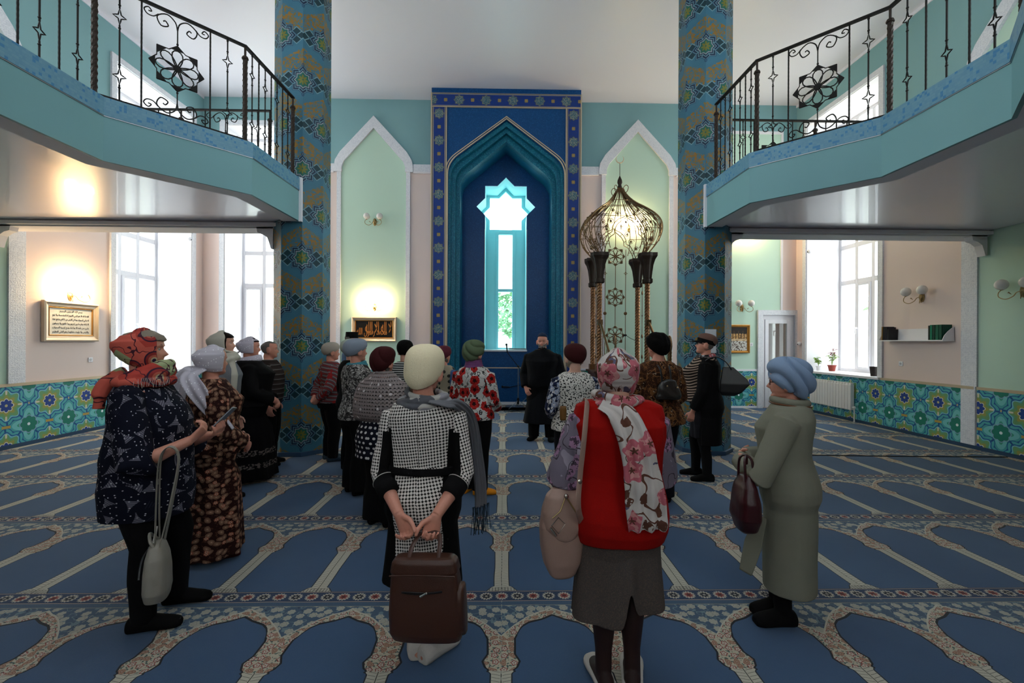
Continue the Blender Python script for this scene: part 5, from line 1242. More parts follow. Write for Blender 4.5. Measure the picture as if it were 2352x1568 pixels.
    # ---- clothing
    def sleeve(s, b, sd, r0, r1, r2, to=1., extra=0.):
        a, e, w = s.arms[sd]; k = s.k; a2 = a + V((-sd * .03, 0, .0)); pts = [a2, a, interp(a, e, .5), e]; rr = [r0 * .8, r0, (r0 + r1) / 2, r1]
        if to > 1: t = to - 1; pts += [interp(e, w, t * .5), interp(e, w, t)]; rr += [(r1 + r2) / 2, r2]
        b.tube(pts, [x * k for x in rr], 18); s.sl_end = (pts[-1], rr[-1] * k)
        s.segs += [(tuple(a), tuple(e), (r0 + r1) / 2 * k)] + ([(tuple(e), tuple(w), (r1 + r2) / 2 * k)] if to > 1 else [])
    def top(s, mat, z0, z1=1.345, g=.02, sleeves=(.072, .060, .048, 1.9), flare=0., wx=1., fy=1., by=1., amp=.004, name='blouse', fr=1., ms=1, bulge=None, neck=True, parent=None, mats=None, masks=None, seed=1, prof=None, extra=None):
        k = s.k; b = B(); zs = [z for z in (.45, .52, .60, .66, .72, .78, .84, .90, .96, 1.02, 1.08, 1.14, 1.20, 1.26, 1.30, 1.33, 1.355) if z0 + .01 < z < z1] ; zs = [z0] + zs + [z1]; s.segs = [((0, s.off(z0 * k), z0 * k), (0, s.off(z1 * k), z1 * k), .15 * k * s.bulk)]
        rr = []
        for z in zs:
            f = flare * max(0, (1.0 - z)) ; q = s.ring(max(z, .72) * k, g + f * k, wx, fy, by); dz = z * k; rr.append([(x, y - s.off(max(z, .72) * k) + s.off(dz), dz) for x, y, _ in q])
        if prof: rr = [ering((0, s.off(z * k), z * k), w * k, f * k, bb * k, 28, 2.2) for z, w, f, bb in prof]
        b.rings(rr)
        if extra: b.rings([ering((0, s.off(z * k), z * k), w * k, f * k, bb * k, 28, 2.6) for z, w, f, bb in extra])
        if sleeves:
            for sd in (-1, 1): s.sleeve(b, sd, *sleeves[:3], to=sleeves[3])
        me = remesh(b, s.vox * 1.25, 4, .5)
        if amp: wrinkle(me, amp, fr, seed)
        set_uv(me, s.segs); return mkobj(name, me, mat, parent or s.root, smooth=True)
    def skirt(s, mat, z0, z1=.98, w0=.2, w1=None, g=.018, amp=.012, kf=9, front=None, name='skirt', seed=2, depth=.8, mid=None, wr=.002):
        k = s.k; b = B(); rs = []; top = .72
        for z in [z1, (z1 + .9) / 2, .86, .78, .72]:
            if z > z1 or z < z0: continue
            rs.append(s.ring(z * k, g))
        bx = lerp_tab([(r[0], r[1]) for r in s.T], .72) * k * s.bulk + g; n = 6
        for i in range(1, n + 1):
            t = i / n; z = .72 + (z0 - .72) * t; w = bx * (1 - t) + w0 * k * t; rs.append(ering((0, s.off(z * k) * 0, z * k), w, w * depth, w * depth, 28, 2.2))
        b.rings(rs[::-1]); me = remesh(b, s.vox * 1.3, 3, .5); folds(me, amp, kf, z0 * k, .85 * k, seed)
        if wr: wrinkle(me, wr, .7, seed)
        set_uv(me, [((0, 0, z0 * k), (0, 0, z1 * k), .15 * k * s.bulk)]); return mkobj(name, me, mat, s.root, smooth=True)
    def pants(s, mat, z1=.98, r=(.105, .082, .075), g=.016, zb=.05, amp=.005, name='trousers'):
        k = s.k; b = B(); b.rings([s.ring(z * k, g) for z in (.72, .78, .86, .92, z1)])
        for sd, (hp, kn, an, yw) in s.legs.items():
            e = V((an.x, an.y, zb * k)); b.tube([hp + Z * .02 * k, interp(hp, kn, .35), interp(hp, kn, .7), kn, interp(kn, an, .5) - V((0, .01, 0)), e], [r[0] * k * s.bulk, r[0] * .98 * k * s.bulk, r[0] * .85 * k * s.bulk, r[1] * k, (r[1] + r[2]) / 2 * k, r[2] * k], 18)
        me = remesh(b, s.vox * 1.25, 3, .5); wrinkle(me, amp, .8, 5); set_uv(me, [(tuple(s.legs[sd][0]), (s.legs[sd][2].x, s.legs[sd][2].y, 0), .09) for sd in (-1, 1)]); return mkobj(name, me, mat, s.root, smooth=True)
    def feetwear(s, mat, off=.005, name='sock', up=.16, k=1.):
        for sd, (hp, kn, an, yw) in s.legs.items():
            b = B(); b.rings(foot_pts((an.x, an.y), yw, s.k * k, off)); d = (kn - an); b.tube([V((an.x, an.y, .04)), an, an + d * (up / max(.01, d.z))], [.036 * s.k + off, .034 * s.k + off, .037 * s.k + off + up * .03], 16)
            me = remesh(b, s.vox, 3, .5); mkobj(name, me, mat, s.root, smooth=True)
    def stockings(s, mat, off=.004, name='stocking'):
        k = s.k
        for sd, (hp, kn, an, yw) in s.legs.items():
            b = B(); b.rings(foot_pts((an.x, an.y), yw, k, off)); rr = [(an, .036), (interp(kn, an, .75), .037), (interp(kn, an, .3) - V((0, .012, 0)), .056), (kn, .054), (interp(hp, kn, .5), .074)]
            b.tube([V((an.x, an.y, .03))] + [q for q, _ in rr], [.034 * k + off] + [r * k + off for _, r in rr], 18); me = remesh(b, s.vox, 3, .5); mkobj(name, me, mat, s.root, smooth=True)
    def capshape(s, fn, ts, mat, name, n=56, vox=None, smooth=3, disp=None, uvr=.1, extra=None):
        """headwear wrapped on the head: fn(t, a) -> offset in head units"""
        b = B(); b.rings(s.head.rings(ts, n=n, face=False, fn=fn))
        if extra: extra(b)
        me = remesh(b, vox or s.vox, smooth, .5)
        if disp: disp(me)
        Mi = s.head.M; c = Mi @ V((0, -.05 * s.H, -.3 * s.H)); d = Mi @ V((0, -.05 * s.H, .7 * s.H)); set_uv(me, [(tuple(c), tuple(d), uvr)]); return mkobj(name, me, mat, s.root, smooth=True)
    def hood(s, mat, name='headscarf', open_=1.05, t0=.02, off=.055, top=None, front_t=.86, n=64, disp=None, full=.0, extra=None, chin=.12):
        """scarf over the head leaving the face free"""
        def fn(t, a):
            aa = abs((a + PI) % (2 * PI) - PI); lim = open_ * (1.0 if t < .62 else 1 - (t - .62) * .35) if t < front_t else 0; lim *= min(1, max(0, (t - chin) * 12))
            e = off + full * max(0, (aa - 1.2)) * (1 if t < .75 else .5)
            s_ = max(0, min(1, (lim - aa) * 9 + .5)); return e * (1 - s_) - .06 * s_
        ts = [t0 + (1.0 + off - t0) * (i / 30) for i in range(31)]
        ts2 = [min(t, 1.0) for t in ts]
        b = B(); rs = []
        for t, t2 in zip(ts, ts2):
            r = []
            for k in range(n):
                a = 2 * PI * k / n; o = fn(min(t2, .999), a); p = head_surf(min(t2, .97), a, 0, False); L = math.hypot(p[0], p[1]) + 1e-9; q = 1 + o / L
                if t > .9: q *= max(.02, math.sqrt(max(0, 1 - ((t - .9) / (1.0 + off - .9)) ** 2)))
                r.append(s.head.P(p[0] * q, p[1] * q, t))
            rs.append(r)
        b.rings(rs)
        if extra: extra(b)
        me = remesh(b, s.vox, 3, .5)
        if disp: disp(me)
        c = s.head.P(0, -.05, 0); d = s.head.P(0, -.05, 1.0); set_uv(me, [(tuple(c), tuple(d), .11)]); return mkobj(name, me, mat, s.root, smooth=True)
    def hair(s, mat, fn=None, ts=None, name='hair', disp=None):
        fn = fn or (lambda t, a: .04 if abs((a + PI) % (2 * PI) - PI) > 1.25 or t > .78 else -.06); ts = ts or [.27 + .75 * i / 22 for i in range(23)]
        ts = [min(t, 1.0) for t in ts]; b = B(); b.rings(s.head.rings(ts, n=56, face=False, fn=fn)); me = remesh(b, s.vox, 2, .5); wrinkle(me, .006, 3.2, 3, 0)
        return mkobj(name, me, mat, s.root, smooth=True)
    def ribbon(s, pts, widths, mat, name='scarf_end', th=.006, wave=.0, kw=3, amp=.0, ref=None, uvr=None, parent=None, seed=4, nseg=9):
        """flat hanging cloth: pts centre line, widths half width; ref = width direction"""
        P = catmull(pts, nseg); m = len(P); b = B(); rs = []; W = []
        for i in range(m):
            t = i / (m - 1) * (len(widths) - 1); j = min(int(t), len(widths) - 2); W.append(widths[j] * (1 - t + j) + widths[j + 1] * (t - j))
        for i in range(m):
            T = (P[min(i + 1, m - 1)] - P[max(i - 1, 0)]).normalized(); u = V(ref[min(int(i / (m - 1) * len(ref)), len(ref) - 1)] if isinstance(ref, list) else ref); u = (u - T * u.dot(T)).normalized(); n_ = T.cross(u); ring = []; N = 14
            top, bot = [], []
            for q in range(N + 1):
                f = q / N * 2 - 1; o = wave * math.sin(kw * PI * f + i * .12) * (min(1, i / m * 2.5)); c = P[i] + u * (W[i] * f) + n_ * o; e = th * (1 - .4 * abs(f)); top.append(c + n_ * e); bot.append(c - n_ * e)
            rs.append(top + bot[::-1])
        b.rings(rs); me = b.mesh(name)
        l = me.uv_layers.new(name='UVMap'); co = arr(me); 
        acc = [0]
        for i in range(1, m): acc.append(acc[-1] + (P[i] - P[i - 1]).length)
        nn = 2 * (14 + 1)
        for lp in me.loops:
            i, q = divmod(lp.vertex_index, nn); q = q if q <= 14 else 29 - q; l.data[lp.index].uv = (W[i] * (q / 7 - 1), acc[i])
        if amp: wrinkle(me, amp, 1.5, seed)
        o = mkobj(name, me, mat, parent or s.root, smooth=True)
        return o
def m_skin(name, base, lip=True):
    m = M(name, base, .5, spec=.35); m.xyz(); m.over(m.noise(m.vec, 9, 3) * .5, tuple(min(1, c * 1.0) * f for c, f in zip(lin(base), (1.0, .86, .82)))); m.var(m.vec, 60, .05)
    m.b.inputs['Subsurface Weight'].default_value = .08; m.b.inputs['Subsurface Radius'].default_value = (.02, .008, .004); m.b.inputs['Subsurface Scale'].default_value = .3
    m.bump(m.noise(m.vec, 220, 2), .0008); return m.done()
SKIN = {'skin': m_skin('skin', '#cd9a84'), 'ruddy': m_skin('ruddy_skin', '#c98c77'), 'pale': m_skin('pale_skin', '#cba08c')}
def m_eye():
    m = M('eye_surface', '#a89f98', .15, spec=.6); x, y, z = m.xyz(); r = mlen(x, z); m.over(AND(y > 0, r < .0056), '#4a3626'); m.over(AND(y > 0, r < .0026), '#0a0808'); return m.done()
MAT['eye'] = m_eye(); MAT['brow'] = plain('brow_hair', '#4a3a30', .8); MAT['browg'] = plain('grey_brow', '#6a625c', .8)
def cloth(name, col, var=.1, rough=.92, bump=.0012, bs=260, scale=9, **k): return plain(name, col, rough, var=var, scale=scale, bump=bump, bscale=bs, spec=.12, **k)
def cm(name, base, rough=.9):
    m = M(name, base, rough, spec=.12); u, v, w = m.xyz('UV'); return m, u, v
def fin(m, var=.08): m.var(m.vec, 14, var); m.bump(m.noise(m.vec, 420, 2), .0008); return m.done()
# ------------------------------------------------------------------ cloth patterns
def blob(m, d, r, c=None): return d < r
def f_navy():
    m, u, v = cm('navy_tower_print', '#10121f'); n = 0
    for sc, thr in ((11.5, .0),):
        d, c, p = m.voro(m.vec, sc, .55, dim='2D')
        # local coordinates of the cell, spun by its own angle
        lx, ly = (u - p[0]), (v - p[1]); a = c[0] * 6.28; s_, c_ = msin(a), mcos(a); X = (lx * c_ - ly * s_) * sc; Y = (lx * s_ + ly * c_) * sc
        tri = AND(Y > -.34, Y < .36, mab(X) < (.36 - Y) * (.36 - Y) * .55 + .02); m.over(AND(tri, c[1] > .1), '#6d6a74'); m.over(AND(tri, band(mfr(Y * 9), .5, .14)), '#2a2a38')
    d2, c2, p2 = m.voro(m.vec, 44, .9, dim='2D'); m.over(AND(d2 < .13, c2[0] > .55), '#b9b4b8')
    return fin(m)
def f_paisley():
    m, u, v = cm('paisley_cotton', '#2c1512'); d, c, p = m.voro(m.vec, 21, .8, dim='2D')
    lx, ly = (u - p[0]), (v - p[1]); a = c[0] * 6.28; X = (lx * mcos(a) - ly * msin(a)) * 21; Y = (lx * msin(a) + ly * mcos(a)) * 21
    r = mlen(X * 1.5 + Y * Y * .6, Y); m.over(r < .44, '#8a6752'); m.over(r < .37, '#4c2e24'); m.over(AND(r < .31, band(mfr(r * 12), .5, .3)), '#a07c64'); m.over(r < .1, '#b08a70')
    d2, c2, p2 = m.voro(m.vec, 26, .9, dim='2D'); q = AND(c2[0] > .68, d2 < .36); t2 = mat2(v - p2[1], u - p2[0])
    m.over(AND(c2[0] > .68, d2 < .32 + msin(t2 * 7) * .06), '#a0604a'); m.over(AND(q, d2 < .18), '#c89a80'); m.over(AND(q, d2 < .08), '#5a2a20')
    m.over(AND(NOT(q), r > .5, m.noise(m.vec, 60, 2) > .6), '#4f3226'); return fin(m)
def f_scarfred():
    m, u, v = cm('red_green_print_scarf', '#b0443c', .75); d, c, p = m.voro(m.vec, 8.5, .9, dim='2D')
    m.c = m.mix(c[0] > .84, m.mix(c[0] > .3, '#b04238', '#cc5f50'), '#a3ab80'); m.over(AND(c[1] > .92), '#8a7f98'); m.over(AND(c[1] < .03), '#3f5a4c')
    m.over(AND(c[2] > .35, d < .40), '#8f3230'); m.over(AND(c[2] > .35, band(d, .42, .035)), '#3c2438'); m.over(AND(c[2] > .35, d < .26), '#b9604c'); m.over(AND(c[2] > .35, d < .15), '#b3a484'); m.over(AND(c[2] > .35, d < .085), '#3e2a44')
    m.over(band(m.noise(m.vec, 10, 2), .5, .012), '#4a2430'); return fin(m)
def f_hound(side=0.13, skirt=False):
    m, u, v = cm('houndstooth_' + ('skirt' if skirt else 'bodice'), '#d8cfc8'); P = .0155
    a, b = mfr(u / P + v / P * .12) - .5, mfr(v / P - u / P * .12) - .5; A, Bb = mab(a), mab(b)
    dark = OR(AND(A < .125, Bb < .42), AND(Bb < .125, A < .42), AND(A < .21, Bb < .21))
    m.over(dark, '#16120f'); return m
def f_poppy():
    m, u, v = cm('poppy_blouse', '#b9b4ae'); d, c, p = m.voro(m.vec, 8.2, .75, dim='2D'); t = mat2(v - p[1], u - p[0]); rr = d + msin(t * 5) * .03 + msin(t * 11) * .02
    d2, c2, _ = m.voro(m.vec, 22, .9, dim='2D'); m.over(AND(c2[0] > .62, d2 < .34), '#26262a'); m.over(AND(c2[0] > .62, d2 < .12), '#a8a39c'); m.over(band(m.noise(m.vec, 12, 1), .5, .01), '#2a2a2a')
    on = c[0] > .35; m.over(AND(on, rr < .43), '#a32420'); m.over(AND(on, rr < .43, m.noise(m.vec, 45, 2) > .55), '#7c1716'); m.over(AND(on, rr < .16), '#2a1012'); return fin(m)
def f_dalm():
    m, u, v = cm('black_white_spots', '#c9c3ba'); m.over(m.noise(m.vec, 62, 1) > .57, '#141414'); return fin(m)
def f_dots():
    m, u, v = cm('navy_polka_dots', '#12131e'); P = .042; row = mfl(v / P); a = mfr(u / P + mmod(row, 2.0) * .5) - .5; b = mfr(v / P) - .5; m.over(mlen(a, b) < .25, '#c4c0bc'); return fin(m)
def f_abstract():
    m, u, v = cm('black_white_blouse', '#3a3636'); n = m.noise(m.vec, 30, 2, dist=1.5); m.over(n > .5, '#a8a49e'); m.over(band(n, .54, .02), '#201e1e'); m.over(n < .38, '#1c1a1a'); return fin(m)
def f_cardigan():
    m, u, v = cm('red_grey_stripes', '#5c5254'); n = m.noise(m.vec, 3, 2) * .03; w = v + u * .12 + n; m.over(mfr(w / .05) < .4, '#7b2a2a'); m.over(band(mfr(w / .05), .62, .09), '#9a9090'); m.over(band(mfr(w / .025), .1, .1), '#3e3438')
    m.over(m.noise(m.vec, 9, 2) > .6, '#8e2626'); return fin(m)
def f_sweater():
    m, u, v = cm('brown_striped_sweater', '#2e2523'); m.over(mfr(v / .062) < .10, '#7d7c78'); m.over(band(mfr(v / .062), .3, .03), '#4f4440'); return fin(m)
def f_leopard():
    m, u, v = cm('brown_leopard_print', '#4a2c1a'); n = m.noise(m.vec, 11, 3, dist=.8); m.over(n > .5, '#6b4526'); m.over(n > .6, '#2a1810'); d, c, p = m.voro(m.vec, 42, 1, dim='2D'); m.over(AND(band(d, .33, .12), n < .52), '#1e100a'); m.over(AND(n > .57, m.noise(m.vec, 50, 2) > .6), '#97806a'); return fin(m)
def f_zebra():
    m, u, v = cm('brown_cream_stripes', '#1d1714'); n = m.noise(m.vec, 5, 1) * .05; m.over(mfr((v + mab(msin(u * 14)) * .03 + n) / .032) < .42, '#9c8676'); return fin(m)
def f_floral(name, base, c1, c2, c3, sc=9, leaf='#5c5a70', disc=True):
    m, u, v = cm(name, base, .8); d, c, p = m.voro(m.vec, sc, .95, dim='2D'); t = mat2(v - p[1], u - p[0]); rr = d + msin(t * 5) * .05; n = m.noise(m.vec, sc * 4, 2)
    m.over(AND(m.noise(m.vec, sc * .9, 2, dist=.6) > .62), leaf); m.over(band(m.noise(m.vec, sc * .7, 1), .5, .008), c3); d2, cc, _ = m.voro(m.vec, sc * 1.9, 1, dim='2D'); m.over(AND(cc[0] > .72, d2 < .4, m.noise(m.vec, sc * 5, 2) > .42), c3) if disc else None
    m.over(AND(c[0] > .45, rr < .42), c1); m.over(AND(c[0] > .45, rr < .42, n > .55), c2); m.over(AND(c[0] > .45, rr < .1), c3); return fin(m)
def f_striped():
    m, u, v = cm('black_white_knit', '#17171a'); m.over(mfr(v / .026) < .45, '#b5b1ac'); return fin(m)
def f_vest():
    m, u, v = cm('beige_dotted_vest', '#8f8470'); d, c, p = m.voro(m.vec, 13, .6, dim='2D'); m.over(AND(c[0] > .3, d < .28), '#2a2926'); return fin(m)
def f_lace():
    m, u, v = cm('crochet_lace', '#8a7e7c'); P = .03; a, b = mfr(u / P) - .5, mfr(v / P) - .5; k = mab(a) + mab(b)
    hole = OR(AND(mab(a) < .32, b > -.05, b < .32 - mab(a) * .7), AND(mab(mab(a) - .5) < .1, mab(b + .25) < .12)); d, c, p = m.voro(m.vec, 12, .9, dim='2D')
    bead = AND(c[0] > .5, d < .13); m.over(bead, '#cfc6c4'); m.over(band(k, .46, .04), '#6e6462'); al = mmax(NOT(hole), bead); m.nt.links.new(al.o, m.b.inputs['Alpha']); return fin(m)
def f_white(name, base, spark=True):
    m, u, v = cm(name, base, .7); m.over(m.noise(m.vec, 14, 2) * .5, tuple(x * .8 for x in lin(base)))
    if spark: d, c, p = m.voro(m.vec, 55, 1, dim='2D'); m.over(AND(d < .2, c[0] > .75), '#f4f2f4')
    return fin(m)
def f_greyscarf():
    m, u, v = cm('grey_cream_scarf', '#55555a', .75); n = m.noise(m.vec, 6, 1); m.over(n > .47, '#a8a39c'); m.over(n > .55, '#8d8a90'); return fin(m, .1)
def f_embro():
    m, u, v = cm('black_dress_embroidery', '#0c0b0d'); a = mfr(u / .09) - .5; z = AND(OR(band(v, .16, .03), band(v, .30, .03)), m.noise(m.vec, 50, 2) > .52); m.over(z, '#6c625c'); return fin(m)
F = dict(navy=f_navy(), paisley=f_paisley(), redscarf=f_scarfred(), poppy=f_poppy(), dalm=f_dalm(), dots=f_dots(), abstract=f_abstract(), cardigan=f_cardigan(), sweater=f_sweater(), leopard=f_leopard(), zebra=f_zebra(),
         floral=f_floral('white_floral_scarf', '#bfb6b0', '#b4606a', '#c98d8a', '#5e3c30', 9), lilac=f_floral('lilac_rose_sleeves', '#6f6672', '#94708a', '#4c3c4a', '#3c343c', 12, '#958b98', False), striped=f_striped(), vest=f_vest(), lace=f_lace(),
         white=f_white('white_sparkle_scarf', '#c6bfc8'), cream=f_white('cream_scarf', '#b9b3a4', False), lil=f_white('lilac_white_scarf', '#c0b7c2'), grey=f_greyscarf(), embro=f_embro(), bluefl=f_floral('navy_flower_sleeves', '#141a30', '#9aa0b0', '#6c7490', '#c9c4c0', 16, '#20284a'))
K = dict(black=cloth('black_cloth', '#0e0d0e', .2), blackk=cloth('black_knit', '#100f10', .2), navyc=cloth('dark_navy_trousers', '#121218', .15), red=cloth('red_wool', '#930e08', .1), tweed=cloth('grey_tweed', '#4a4340', .22, bs=500), sage=cloth('sage_wool', '#7b796a', .08),
         bluehat=cloth('pale_blue_turban', '#8093ad', .08), creamhat=cloth('cream_mohair', '#f2e2bd', .07, bump=.003, bs=160), burg=cloth('burgundy_felt', '#3c1718', .1), burg2=cloth('plum_knit', '#5c2833', .1), greenhat=cloth('sage_green_turban', '#58654c', .1), greyhat=cloth('grey_blue_felt', '#848c98', .08),
         palegreen=cloth('pale_green_felt', '#a3ab9c', .08), beigehat=cloth('beige_felt', '#a89e92', .08), tights=plain('brown_tights', '#2a1714', .6, var=.05), nude=plain('nude_stocking', '#8a5a44', .5, var=.05), whitesock=cloth('white_sock', '#b9b2aa', .06), orange=cloth('orange_slipper', '#d0801c', .1),
         robe=cloth('black_robe', '#0f1013', .15), kufi=cloth('dark_blue_kufi', '#2c3a52', .2), fur=cloth('black_fur', '#0a0808', .4, bump=.006, bs=200), caramel=cloth('taupe_cap', '#6b5046', .1), hairbl=cloth('blond_grey_hair', '#8d8172', .25, bump=.003, bs=300), hairgr=cloth('grey_hair', '#6d6660', .25, bump=.003, bs=300), hairdk=cloth('dark_brown_hair', '#1f1512', .3, bump=.003, bs=300),
         greyk=cloth('grey_knit', '#6c6c70', .1), bluek=cloth('blue_knit', '#44597f', .1), denim=cloth('blue_shirt', '#405878', .1), teal=cloth('teal_neck_scarf', '#3f7884', .15), purple=cloth('purple_neck_scarf', '#6a3f66', .35), redshoe=cloth('dark_red_shoe', '#4a1216', .1), slate=cloth('slate_shoe', '#34424e', .1))
def leather(n, c, r=.38): return plain(n, c, r, var=.12, scale=7, bump=.0008, bscale=300, spec=.45)
MAT['brown_l'] = leather('brown_leather', '#3f2216'); MAT['beige_l'] = leather('beige_pink_leather', '#97796c', .45); MAT['grey_l'] = leather('pale_grey_leather', '#8b8479', .5); MAT['wine_l'] = leather('wine_leather', '#32090e', .3); MAT['black_l'] = leather('black_leather', '#0c0b0c', .3)
MAT['chrome'] = plain('nickel', '#b5aea2', .25, .95, var=0)
def beretfn(droop=.1, full=.16, edge=.62, back=0.):
    """offset table for a soft hat sitting above level edge"""
    def fn(t, a):
        lo = edge - back * (.5 - .5 * math.cos(a)); q = (t - lo) / (1 - lo)
        if q < 0: return -.05
        return .035 + full * math.sin(min(1, q * 1.0) * PI) ** .8 + (droop * max(0, -math.cos(a)) * math.sin(PI * min(1, q)))
    return fn
def hat(p, mat, name='beret', full=.16, edge=.60, droop=.1, back=.28, disp=None, t1=1.0, tall=.12, pw=2.3, shift=0.):
    """soft rounded hat: level or sloping lower edge, crown above the skull"""
    n = 60; b = B(); rs = []; g = lambda q: (1 - abs(1 - 2 * q) ** pw) ** (1 / pw)
    for i in range(30):
        s_ = .10 + .895 * (i / 29); r = []
        for k in range(n):
            a = 2 * PI * k / n; ca, sa = math.cos(a), math.sin(a); lo = edge - back * (.5 - .5 * ca) - .06; t = lo + (s_ - .05) / .95 * (1 + tall - lo)
            w, f, bk = .335 + full, .385 + full * .45, .46 + full * .6 + droop; q = g(s_)
            r.append(p.head.P(w * sa * q + shift * s_, (f if ca > 0 else bk) * ca * q - .02, t))
        rs.append(r)
    b.rings(rs); me = remesh(b, p.vox, 3, .5)
    if disp: disp(me)
    c = p.head.P(0, -.05, 0); d = p.head.P(0, -.05, 1); set_uv(me, [(tuple(c), tuple(d), .11)]); return mkobj(name, me, mat, p.root, smooth=True)
def turban_disp(p, amp=.012, k=5, tw=1.2, seed=0):
    def f(me):
        co = arr(me); Mi = np.array(p.head.M.inverted()); q = co @ Mi[:3, :3].T + Mi[:3, 3]; n = len(co); no = np.empty(n * 3); me.vertices.foreach_get('normal', no); no = no.reshape(-1, 3)
        a = np.arctan2(q[:, 0], -q[:, 1]); z = q[:, 2] / p.H; s = np.sin(k * a * .5 + tw * 6 * z + 1.3 * np.sin(2 * a + seed)); d = (1 - np.abs(s)) ** 1.5 * -2 + .6
        setarr(me, co + no * (d * amp)[:, None])
    return f
def world(p, v): return p.root.matrix_basis @ V(v)
def held(name, label, cat, p, v, rz=0): 
    w = world(p, v); return thing(name, label, cat, w, p.root.rotation_euler.z + rz)
bpy.context.view_layer.update()
# ------------------------------------------------------------------ 1: woman in the navy print blouse, front left
p = Person('navy', 'person in navy tower print blouse and red patterned headscarf, standing front left, looking right', -2.085, 2.68, -76, 1.675, bulk=1.09, belly=1.2, vox=.0048, headyaw=10, headpitch=3, skin='ruddy',
           arms={1: ((.245, .08, .91), (.16, .29, 1.01)), -1: ((-.24, .11, .92), (-.01, .32, 1.0))}, feet={1: (.12, .06, 4), -1: (-.13, .12, 2)})
p.body({1: dict(d=(-.3, .5, .5), palm=(-.5, -.2, .75), side=(-.6, .3, .1), curl=.75), -1: dict(d=(.35, .5, .2), palm=(.1, -.3, .9), side=(-.2, .9, .1), curl=.6)}, ears=False)
p.pants(K['black'], r=(.100, .080, .058), g=.002, z1=.92)
p.feetwear(K['black'], .006)
def tail(co): return np.ones(len(co))
t = p.top(F['navy'], .60, 1.352, g=.03, sleeves=(.076, .086, .086, 1.3), flare=.03, amp=.005, name='blouse', seed=3, prof=[(.60, .214, .235, .170), (.66, .220, .238, .174), (.75, .224, .24, .178), (.9, .218, .238, .172), (1.0, .204, .23, .150), (1.1, .192, .235, .14), (1.18, .185, .21, .145), (1.25, .17, .15, .135), (1.30, .14, .10, .11), (1.345, .08, .07, .08)])
p.hair(K['hairbl'], lambda t, a: (.055 + .03 * math.sin(t * 9)) if abs((a + PI) % (2 * PI) - PI) > 1.2 or t > .70 else -.06)
p.hood(F['redscarf'], open_=.80, t0=.0, off=.09, full=.08, front_t=1.0, chin=.04, disp=lambda me: wrinkle(me, .004, 1.2, 3))
b = B()
k = p.k
for i, (zz, r1, r2, tl) in enumerate(((1.345, .135, .12, .03), (1.365, .115, .115, .05), (1.32, .155, .12, .0))):
    b.tube([(r1 * math.cos(a), .01 + r2 * math.sin(a), zz * k + tl * math.sin(a)) for a in [2 * PI * j / 18 for j in range(18)]], .030, 10, closed=True)
b.tube(catmull([(-.03, -.10, 1.37 * k), (-.02, -.165, 1.33 * k), (0, -.20, 1.26 * k), (.01, -.21, 1.17 * k)], 5), [.035] * 6 + [.045] * 6 + [.03] * 4, 12)
me = remesh(b, .006, 4, .5); wrinkle(me, .006, 1.6, 5); set_uv(me, [((0, 0, 1.2), (0, 0, 1.5), .13)]); nw = mkobj('neck_scarf', me, F['redscarf'], p.root, smooth=True)
b = B(); rnd = random.Random(3)
for i in range(34):
    a = .15 + i * .055; q = V((.16 * math.cos(-a + 1.4), .13 * math.sin(-a + 1.4) + .02, 1.345 * k)); b.tube([q, q + V((.02 * rnd.uniform(0, 1), .01, -.02)), q + V((.03 * rnd.random(), .014, -.035 - .02 * rnd.random()))], .0009, 4)
b.obj('fringe', K['whitesock'], nw)
ph = held('smartphone', 'silver edged smartphone in the hands of the navy blouse woman', 'phone', p, (.03, .43, 1.16)); ph.rotation_euler = (R(48), R(-10), p.root.rotation_euler.z)
B().box(-.036, .036, -.075, .075, -.004, .004).obj('case', MAT['steel'], ph, bevel=.003); B().box(-.033, .033, -.07, .07, .004, .0052).obj('screen', MAT['black'], ph)
bg = held('backpack_bag', 'small pale grey leather backpack hanging from the forearm of the navy blouse woman', 'bag', p, (.27, .19, 0), R(8))
b = B(); rs = []
for z, w, d in ((.245, .055, .035), (.25, .085, .05), (.30, .105, .058), (.40, .105, .055), (.47, .092, .048), (.53, .065, .032), (.545, .04, .018)): rs.append(ering((0, 0, z), w, d, d, 24, 3))
b.rings(rs); me = remesh(b, .006, 3); wrinkle(me, .002, 1, 2); mkobj('body', me, MAT['grey_l'], bg, smooth=True)
b = B(); b.add([(.092 * x, .060, .0) for x in ()], []); P = catmull([(-.05, .045, .50), (-.02, .064, .47), (.03, .066, .43), (.06, .063, .38)], 5); b.tube([V((q.x, -q.y, q.z)) for q in P], .006, 6).obj('zip_seam', MAT['black_l'], bg)
b = B(); b.tube([(-.05, -.05, .505), (-.06, -.062, .47)], .004, 6); b.ball((-.06, -.062, .468), .007, 8, 6); b.obj('zip_pull', MAT['chrome'], bg)
P = catmull([(-.045, 0, .53), (-.05, -.03, .56), (0, -.035, .59), (.045, -.02, .56), (.05, 0, .53)], 5); B().tube(P, .008, 6).obj('top_handle', MAT['grey_l'], bg)
for s, nm in ((-1, -.035), (1, .045)):
    b = B(); b.tube(catmull([(nm, .0, .50), (nm * .7, .0, .75), (nm * .5, .01, .98), (nm * .3, .05, 1.045), (nm * .2, .09, .98), (nm * .6, .06, .75), (nm * 1.0, .02, .53)], 6), [(.003, .011)] * 37, 8, ref=(0, 1, 0)); b.obj('strap', MAT['grey_l'], bg)
b = B(); b.obox(Matrix.Translation((-.027, -.004, .86)), .03, .01, .03).obj('buckle', MAT['chrome'], bg)
b = B(); b.tube([(-.02, -.01, .62), (.0, -.012, .57), (.03, -.02, .52)], .006, 6).obj('tassel', K['whitesock'], bg)

